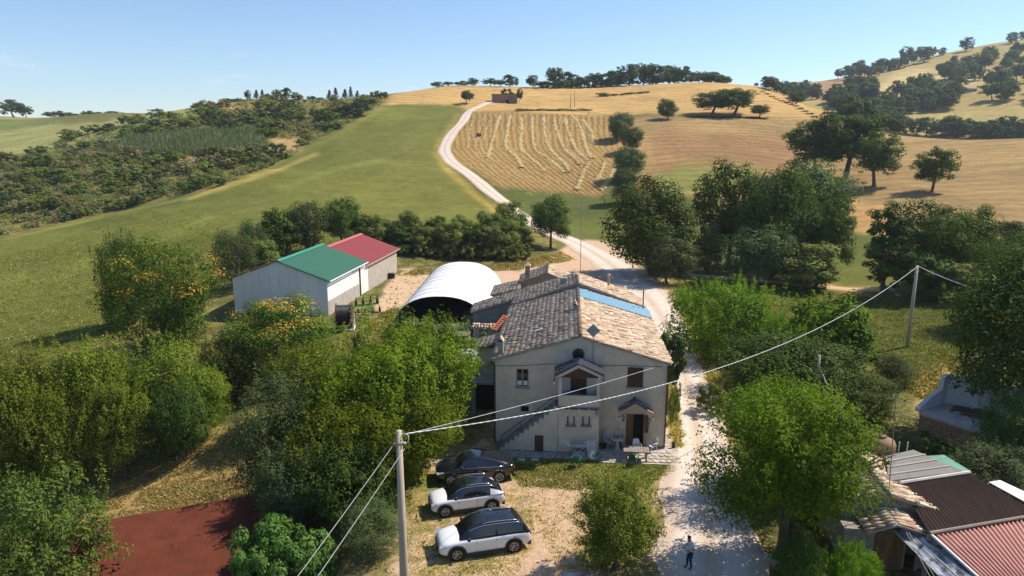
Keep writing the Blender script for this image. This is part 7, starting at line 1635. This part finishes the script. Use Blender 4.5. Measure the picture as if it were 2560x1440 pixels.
MB().tube([(-.6, -.1, .1), (-.6, 0, .9)], .05, 6).build("stand", M_LIME, gm); MB().tube([(.6, -.1, .1), (.6, 0, .9)], .05, 6).build("stand", M_LIME, gm)
p = atz(903, 800, 0); cg = empty("tine_harrow", (p.x, p.y, 0), R(4), "low rusty harrow frame with hanging tines between reel and green implement", "implement")
for z in (.35, .75): MB().tube([(-1.0, 0, z), (1.0, 0, z)], .04, 6).build("bar", M_WHITEMETAL, cg)
for x in (-1.0, 1.0): MB().tube([(x, 0, 0), (x, 0, .8)], .045, 6).build("post", M_WHITEMETAL, cg); MB().tube([(x, 0, .1), (x, .7, .1)], .045, 6).build("foot", M_WHITEMETAL, cg)
for i in range(11): MB().tube([(-.85 + i * .17, .02, .72), (-.85 + i * .17, -.08, .38), (-.85 + i * .17, .05, .12)], .025, 4).build("tine", M_RUSTY, cg)
p = atz(978, 696, 0); en = empty("pump_engine", (p.x, p.y, 0), 0, "small dark engine block standing at the far corner of the concrete barn wall", "engine"); MB().box(-.5, .5, -.35, .35, .2, .8).build("block", M_IRON, en, bevel=.05); MB().lathe([(.05, 0), (.28, 0), (.28, .1), (.05, .1)], 12, (.55, 0, .5), 0).build("flywheel", M_GREYMETAL, en); MB().box(-.55, .5, -.3, .3, 0, .19).build("skid", M_RUSTY, en)
# stones along the road edge under the bright tree
rs = np.random.RandomState(12)
for i, (u, v) in enumerate(((1893, 1372), (1902, 1384), (1912, 1396), (1925, 1402), (1938, 1412), (1952, 1418))):
    p = atz(u, v, 0); b = MB(); b.lathe([(.05, -.1), (.24, .0), (.22, .14), (.08, .24)], 7); o = b.build("edge_stone", M_FLAG, None); o.location = (p.x, p.y, float(ground(p.x, p.y))); o.rotation_euler = (rs.uniform(-.2, .2), rs.uniform(-.2, .2), rs.uniform(0, 6)); o.scale = (rs.uniform(.7, 1.3), rs.uniform(.7, 1.3), rs.uniform(.7, 1.1)); tag(o, ORD[i] + " pale stone from the house side in the row edging the road", "stone", "stones edging the road")
# ------------------------------------------------------------------ people
def skin_body(name, J, E, root, mats, pick, sub=2):
    """one continuous figure grown round a skeleton: J joints {name: (x, y, z, radius)}, E bones"""
    names = list(J); idx = {n: i for i, n in enumerate(names)}
    me = bpy.data.meshes.new(name); me.from_pydata([J[n][:3] for n in names], [(idx[a], idx[b_]) for a, b_ in E], []); o = bpy.data.objects.new(name, me); C.objects.link(o)
    o.modifiers.new("skin", 'SKIN'); sv = me.skin_vertices[0].data
    for n in names:
        r = J[n][3]; sv[idx[n]].radius = r if isinstance(r, tuple) else (r, r); sv[idx[n]].use_root = (n == root)
    s = o.modifiers.new("sub", 'SUBSURF'); s.levels = s.render_levels = sub
    dg = bpy.context.evaluated_depsgraph_get(); m2 = bpy.data.meshes.new_from_object(o.evaluated_get(dg)); bpy.data.objects.remove(o)
    for m in mats: m2.materials.append(m)
    for p_ in m2.polygons: p_.material_index = pick(p_.center); p_.use_smooth = True
    return m2
M_SKIN = mat("skin", (.42, .24, .16), .6, .05); M_HAIR = mat("dark hair", (.012, .009, .008), .7, .1); M_SHIRT = mat("pale blue shirt", (.60, .66, .74), .85, .06); M_TROUS = mat("dark trousers", (.018, .020, .026), .85, .1); M_SHOE = mat("dark brown shoes", (.03, .022, .018), .6, .1); M_PINKSH = mat("faded pink shirt", (.42, .27, .25), .85, .08)
def hand(J, E, wrist, s, d, side):
    """palm and five separate bent fingers from the wrist joint towards d"""
    w = Vector(J[wrist][:3]); d = Vector(d).normalized(); side = Vector(side).normalized(); up = d.cross(side)
    pn = "palm" + s; pq = w + d * .07; J[pn] = (*pq, .030); E.append((wrist, pn))
    for k, (off, ln) in enumerate(((-.030, .072), (-.010, .080), (.011, .075), (.031, .060))):
        a = pq + side * off + d * .02; m_ = a + d * ln * .55 + up * .008; t = m_ + (d * .6 + up * .8).normalized() * ln * .5
        for q_, (P_, r) in enumerate(((a, .0095), (m_, .0085), (t, .007))): J["f%s%d%d" % (s, k, q_)] = (*P_, r)
        E += [(pn, "f%s%d0" % (s, k)), ("f%s%d0" % (s, k), "f%s%d1" % (s, k)), ("f%s%d1" % (s, k), "f%s%d2" % (s, k))]
    a = w + d * .035 - side * .038; t = a + (d * .8 - side * .5).normalized() * .05 + up * .01
    J["th%s0" % s] = (*a, .011); J["th%s1" % s] = (*t, .009); E += [(wrist, "th%s0" % s), ("th%s0" % s, "th%s1" % s)]
# the walker looks down at a sheet of paper he holds; he faces -x
J = {'pel': (0, 0, .94, (.15, .105)), 'sp1': (-.01, 0, 1.10, (.145, .10)), 'sp2': (-.03, 0, 1.30, (.17, .115)), 'neck': (-.06, 0, 1.47, .058), 'hd1': (-.10, 0, 1.56, .080), 'hd2': (-.125, 0, 1.66, .092), 'hd3': (-.12, 0, 1.735, .06),
     'hipL': (0, -.09, .88, .095), 'kneeL': (-.05, -.10, .50, .066), 'ankL': (.03, -.10, .09, .045), 'toeL': (-.13, -.11, .035, .040), 'hipR': (0, .09, .88, .095), 'kneeR': (-.09, .10, .51, .066), 'ankR': (-.11, .10, .09, .045), 'toeR': (-.27, .11, .04, .040),
     'shL': (-.02, -.19, 1.40, .062), 'elL': (.02, -.25, 1.12, .046), 'wrL': (-.20, -.13, 1.06, .030), 'shR': (-.02, .19, 1.40, .062), 'elR': (-.02, .25, 1.13, .046), 'wrR': (-.26, .10, 1.12, .030)}
E = [('pel', 'sp1'), ('sp1', 'sp2'), ('sp2', 'neck'), ('neck', 'hd1'), ('hd1', 'hd2'), ('hd2', 'hd3'), ('pel', 'hipL'), ('hipL', 'kneeL'), ('kneeL', 'ankL'), ('ankL', 'toeL'), ('pel', 'hipR'), ('hipR', 'kneeR'), ('kneeR', 'ankR'), ('ankR', 'toeR'), ('sp2', 'shL'), ('shL', 'elL'), ('elL', 'wrL'), ('sp2', 'shR'), ('shR', 'elR'), ('elR', 'wrR')]
hand(J, E, 'wrL', 'L', (-.85, .35, -.15), (0, .2, 1)); hand(J, E, 'wrR', 'R', (-.9, -.25, -.1), (0, .2, 1))
def pick_w(c):
    if c.z < .085: return 3
    if c.z < .97 and not (abs(c.y) > .2) : return 2
    if c.z > 1.475: return 0
    if abs(c.y) > .17 and c.z < 1.26 or c.x < -.185: return 0
    return 1
pm = skin_body("person", J, E, 'pel', [M_SKIN, M_SHIRT, M_TROUS, M_SHOE], pick_w)
pp = atz(1719, 1424, 0); per = link("person", pm, None, (pp.x + .10, pp.y, float(ground(pp.x, pp.y)) + .06), (0, 0, R(14))); tag(per, "person in pale shirt and dark trousers standing on the road reading a paper", "person")
def head_parts(parent, c, face, s=1.0):
    """hair cap, eyes, nose and ears placed on the head at c, looking towards face"""
    f = Vector(face).normalized(); sd = Vector((-f.y, f.x, 0)).normalized(); up = sd.cross(f) * -1; up = up if up.z > 0 else -up; c = Vector(c)
    h = MB(); rows = []
    for i in range(7):
        th = math.pi * .56 * i / 6; rows.append([tuple(c - f * .012 + up * (.028 + .098 * math.cos(th)) + (f * math.cos(a) * .92 + sd * math.sin(a)) * .100 * math.sin(th) * (1 if math.cos(a) < .3 else .9 - .25 * i / 6)) for a in np.linspace(0, 2 * math.pi, 15)])
    h.grid(rows).build("hair", M_HAIR, parent, True)
    for s_ in (-1, 1):
        MB().lathe([(.002, -.008), (.010, 0), (.002, .008)], 6, tuple(c + f * .086 + sd * s_ * .032 + up * .0)).build("eye", M_HAIR, parent); MB().lathe([(.004, -.03), (.018, -.01), (.018, .015), (.004, .03)], 6, tuple(c + sd * s_ * .095)).build("ear", M_SKIN, parent)
    MB().tube([c + f * .088 + up * .01, c + f * .112 - up * .028], [.009, .015], 5).build("nose", M_SKIN, parent); MB().tube([c + f * .088 + sd * .022 - up * .055, c + f * .088 - sd * .022 - up * .055], .006, 4).build("mouth", mat("lips", (.30, .12, .10), .6, 0), parent)
head_parts(per, (-.122, 0, 1.645), (-.85, 0, -.5))
sh = MB().grid([[(-.46 + .10 * i, -.12 + .06 * k, 1.075 - .045 * i + .01 * math.sin(k)) for k in range(5)] for i in range(4)]).build("paper_sheet", mat("white paper", (.78, .78, .76), .9, 0)); sh.location = per.location + Vector((.02, 0, -.02)); sh.rotation_euler = per.rotation_euler; tag(sh, "white paper sheet held by the person on the road", "paper")
# the person sitting at the round table, facing the camera (-y)
J = {'pel': (0, 0, .55, (.16, .12)), 'sp1': (0, .02, .72, (.155, .11)), 'sp2': (0, .02, .94, (.18, .12)), 'neck': (0, 0, 1.10, .058), 'hd1': (0, -.03, 1.18, .078), 'hd2': (0, -.045, 1.27, .090), 'hd3': (0, -.03, 1.345, .06),
     'hipL': (-.10, -.03, .52, .095), 'kneeL': (-.14, -.42, .50, .068), 'ankL': (-.14, -.44, .09, .045), 'toeL': (-.15, -.60, .035, .04), 'hipR': (.10, -.03, .52, .095), 'kneeR': (.15, -.42, .50, .068), 'ankR': (.16, -.40, .09, .045), 'toeR': (.17, -.56, .035, .04),
     'shL': (-.20, 0, 1.03, .06), 'elL': (-.30, -.12, .78, .045), 'wrL': (-.16, -.34, .79, .03), 'shR': (.20, 0, 1.03, .06), 'elR': (.30, -.12, .78, .045), 'wrR': (.20, -.36, .79, .03)}
E = E[:20]
hand(J, E, 'wrL', 'L', (.4, -.9, 0), (.9, .4, 0)); hand(J, E, 'wrR', 'R', (-.3, -.95, 0), (.95, -.3, 0))
def pick_s(c):
    if c.z > 1.11: return 0
    if c.y < -.12 and c.z > .70 or (abs(c.x) > .235 and c.z < .90): return 0
    if c.z > .585: return 1
    return 3 if c.z < .085 else 2
pm = skin_body("person", J, E, 'pel', [M_SKIN, M_PINKSH, M_TROUS, M_SHOE], pick_s)
ps = rt.location + Vector((.10, .52, 0)); per2 = link("person", pm, None, ps, (0, 0, R(-4))); tag(per2, "person in a faded pink shirt sitting at the round stone table", "person"); head_parts(per2, (0, -.045, 1.255), (0, -1, -.15))
w4 = copy_tree(wc); w4.location = ps + Vector((0, .06, -.02)); w4.rotation_euler = (0, 0, R(-4)); w4['label'] = "white plastic chair under the seated person"
# ------------------------------------------------------------------ grass too fine to count: tufts on the lawn, the slope and the road edges
G_FIELD = leaf_material("field grass", srgb(92, 102, 44), srgb(140, 138, 70), .3, .7)
def grass_patch(name, poly, n, h, kinds, seed, y0=22, w=.05, gate=.30):
    rs = np.random.RandomState(seed); us, vs = [p[0] for p in poly], [p[1] for p in poly]; P = []
    a, c = hit(min(us), max(vs), y0), hit(max(us), min(vs), y0)
    U, V = rs.uniform(min(us), max(us), n * 4), rs.uniform(min(vs), max(vs), n * 4); keep = [i for i in range(len(U)) if inside(U[i], V[i], poly)][:n]
    dd = [ray(U[i], V[i]) for i in keep]; X, Y = [], []
    for d in dd:
        t = -CAM_H / d.z if d.z < -1e-3 else 1000; z = 0.0
        for _ in range(4): t = (z - CAM_H) / d.z; z = float(ground(d.x * t, d.y * t))
        X.append(d.x * t); Y.append(d.y * t)
    X, Y = np.array(X), np.array(Y); k = 4; X = np.repeat(X, k) + rs.normal(size=len(X) * k) * .10; Y = np.repeat(Y, k) + rs.normal(size=len(Y) * k) * .10; Z = ground(X, Y)
    g = np.clip((noise2(X, Y, 1.6, 77) * .6 + noise2(X, Y, .5, 78) * .4), 0, 1); keep = g > gate; X, Y, Z, g = X[keep], Y[keep], Z[keep], g[keep]; m = len(X)
    P = np.stack([X, Y, Z - .02], 1); D = np.stack([rs.normal(size=m) * .5, rs.normal(size=m) * .5, np.full(m, 1.0)], 1) * (h * rs.uniform(.5, 1.3, m) * (.4 + g))[:, None]
    S = unit(np.cross(D, rs.normal(size=(m, 3)))) * w * rs.uniform(.6, 1.4, (m, 1)); b_ = rs.normal(size=(m, 3)) * np.array([h * .5, h * .5, 0])
    Vv = np.stack([P - S, P + S, P + D * .6 + S * .7 + b_ * .3, P + D + b_], 1).reshape(-1, 3)
    mi = rs.choice(len(kinds), m, p=[q for _, q in kinds]); me = quads_mesh(name, Vv, np.arange(m * 4).reshape(m, 4), [q for q, _ in kinds], rs.rand(m) * .8, mi); tag(link(name, me), kind='stuff')
G_DRY = leaf_material("dry grass", srgb(186, 160, 102), srgb(226, 202, 144), .3, .7); G_GRN = leaf_material("green grass", (.095, .130, .026), (.22, .265, .062), .3, .7)
grass_patch("dry_grass", [(0, 1330), (60, 1240), (240, 1195), (460, 1140), (620, 1050), (680, 1110), (600, 1250), (560, 1290), (240, 1330)], 22000, .13, [(G_DRY, .72), (G_GRN, .28)], 1, w=.03)
grass_patch("lawn_grass", [(1270, 1148), (1420, 1146), (1560, 1150), (1685, 1140), (1690, 1180), (1600, 1220), (1440, 1225), (1300, 1215)], 5000, .11, [(G_GRN, .7), (G_DRY, .3)], 2, w=.025)
grass_patch("lawn_grass", [(1010, 1260), (1100, 1230), (1330, 1215), (1620, 1200), (1640, 1300), (1560, 1440), (1400, 1440), (1340, 1300), (1300, 1440), (1020, 1440)], 4500, .09, [(G_DRY, .62), (G_GRN, .38)], 3, w=.025)
grass_patch("verge_grass", [(1640, 830), (1662, 900), (1690, 1000), (1700, 1120), (1688, 1120), (1668, 1000), (1655, 900)], 1500, .28, [(G_DRY, .7), (G_GRN, .3)], 4)
grass_patch("verge_grass", [(1560, 650), (1640, 690), (1700, 770), (1740, 900), (1800, 1000), (1830, 980), (1760, 860), (1720, 720), (1640, 660)], 2200, .30, [(G_DRY, .55), (G_GRN, .45)], 5)
grass_patch("verge_grass", [(820, 870), (900, 830), (960, 780), (1030, 760), (1000, 810), (930, 880), (860, 900)], 2200, .26, [(G_DRY, .4), (G_GRN, .6)], 6)
grass_patch("verge_grass", [(980, 680), (1250, 660), (1400, 630), (1440, 650), (1300, 675), (1000, 690)], 2200, .34, [(G_DRY, .65), (G_GRN, .35)], 7)
grass_patch("meadow_grass", [(1700, 705), (1960, 716), (2160, 740), (2430, 790), (2440, 960), (2300, 1000), (2150, 900), (1900, 830), (1740, 790)], 14000, .16, [(G_FIELD, .85), (G_DRY, .15)], 8, w=.035, gate=.1)
grass_patch("field_grass", [(0, 640), (250, 570), (520, 500), (760, 420), (960, 360), (1090, 420), (1200, 510), (1260, 560), (900, 600), (620, 640), (560, 720), (340, 850), (230, 868), (100, 888), (0, 905)], 24000, .16, [(G_FIELD, .93), (G_DRY, .07)], 9, y0=60, w=.045, gate=0)
# ------------------------------------------------------------------ the air: faint summer haze round the whole scene
zmin = float(GZ.min()) - 1.0
hz = MB().box(-2700, 2700, -2700, 2700, zmin - 1, 185).mesh("haze", [])
hm_ = bpy.data.materials.new("haze"); hm_.use_nodes = True; nt = hm_.node_tree; nt.nodes.clear()
vo = nt.nodes.new("ShaderNodeVolumePrincipled"); vo.inputs["Color"].default_value = (.78, .87, 1.0, 1); vo.inputs["Density"].default_value = 0.00013; vo.inputs["Anisotropy"].default_value = 0.2
mo = nt.nodes.new("ShaderNodeOutputMaterial"); nt.links.new(vo.outputs[0], mo.inputs["Volume"]); hz.materials.append(hm_)
tag(link("haze", hz), kind='stuff')
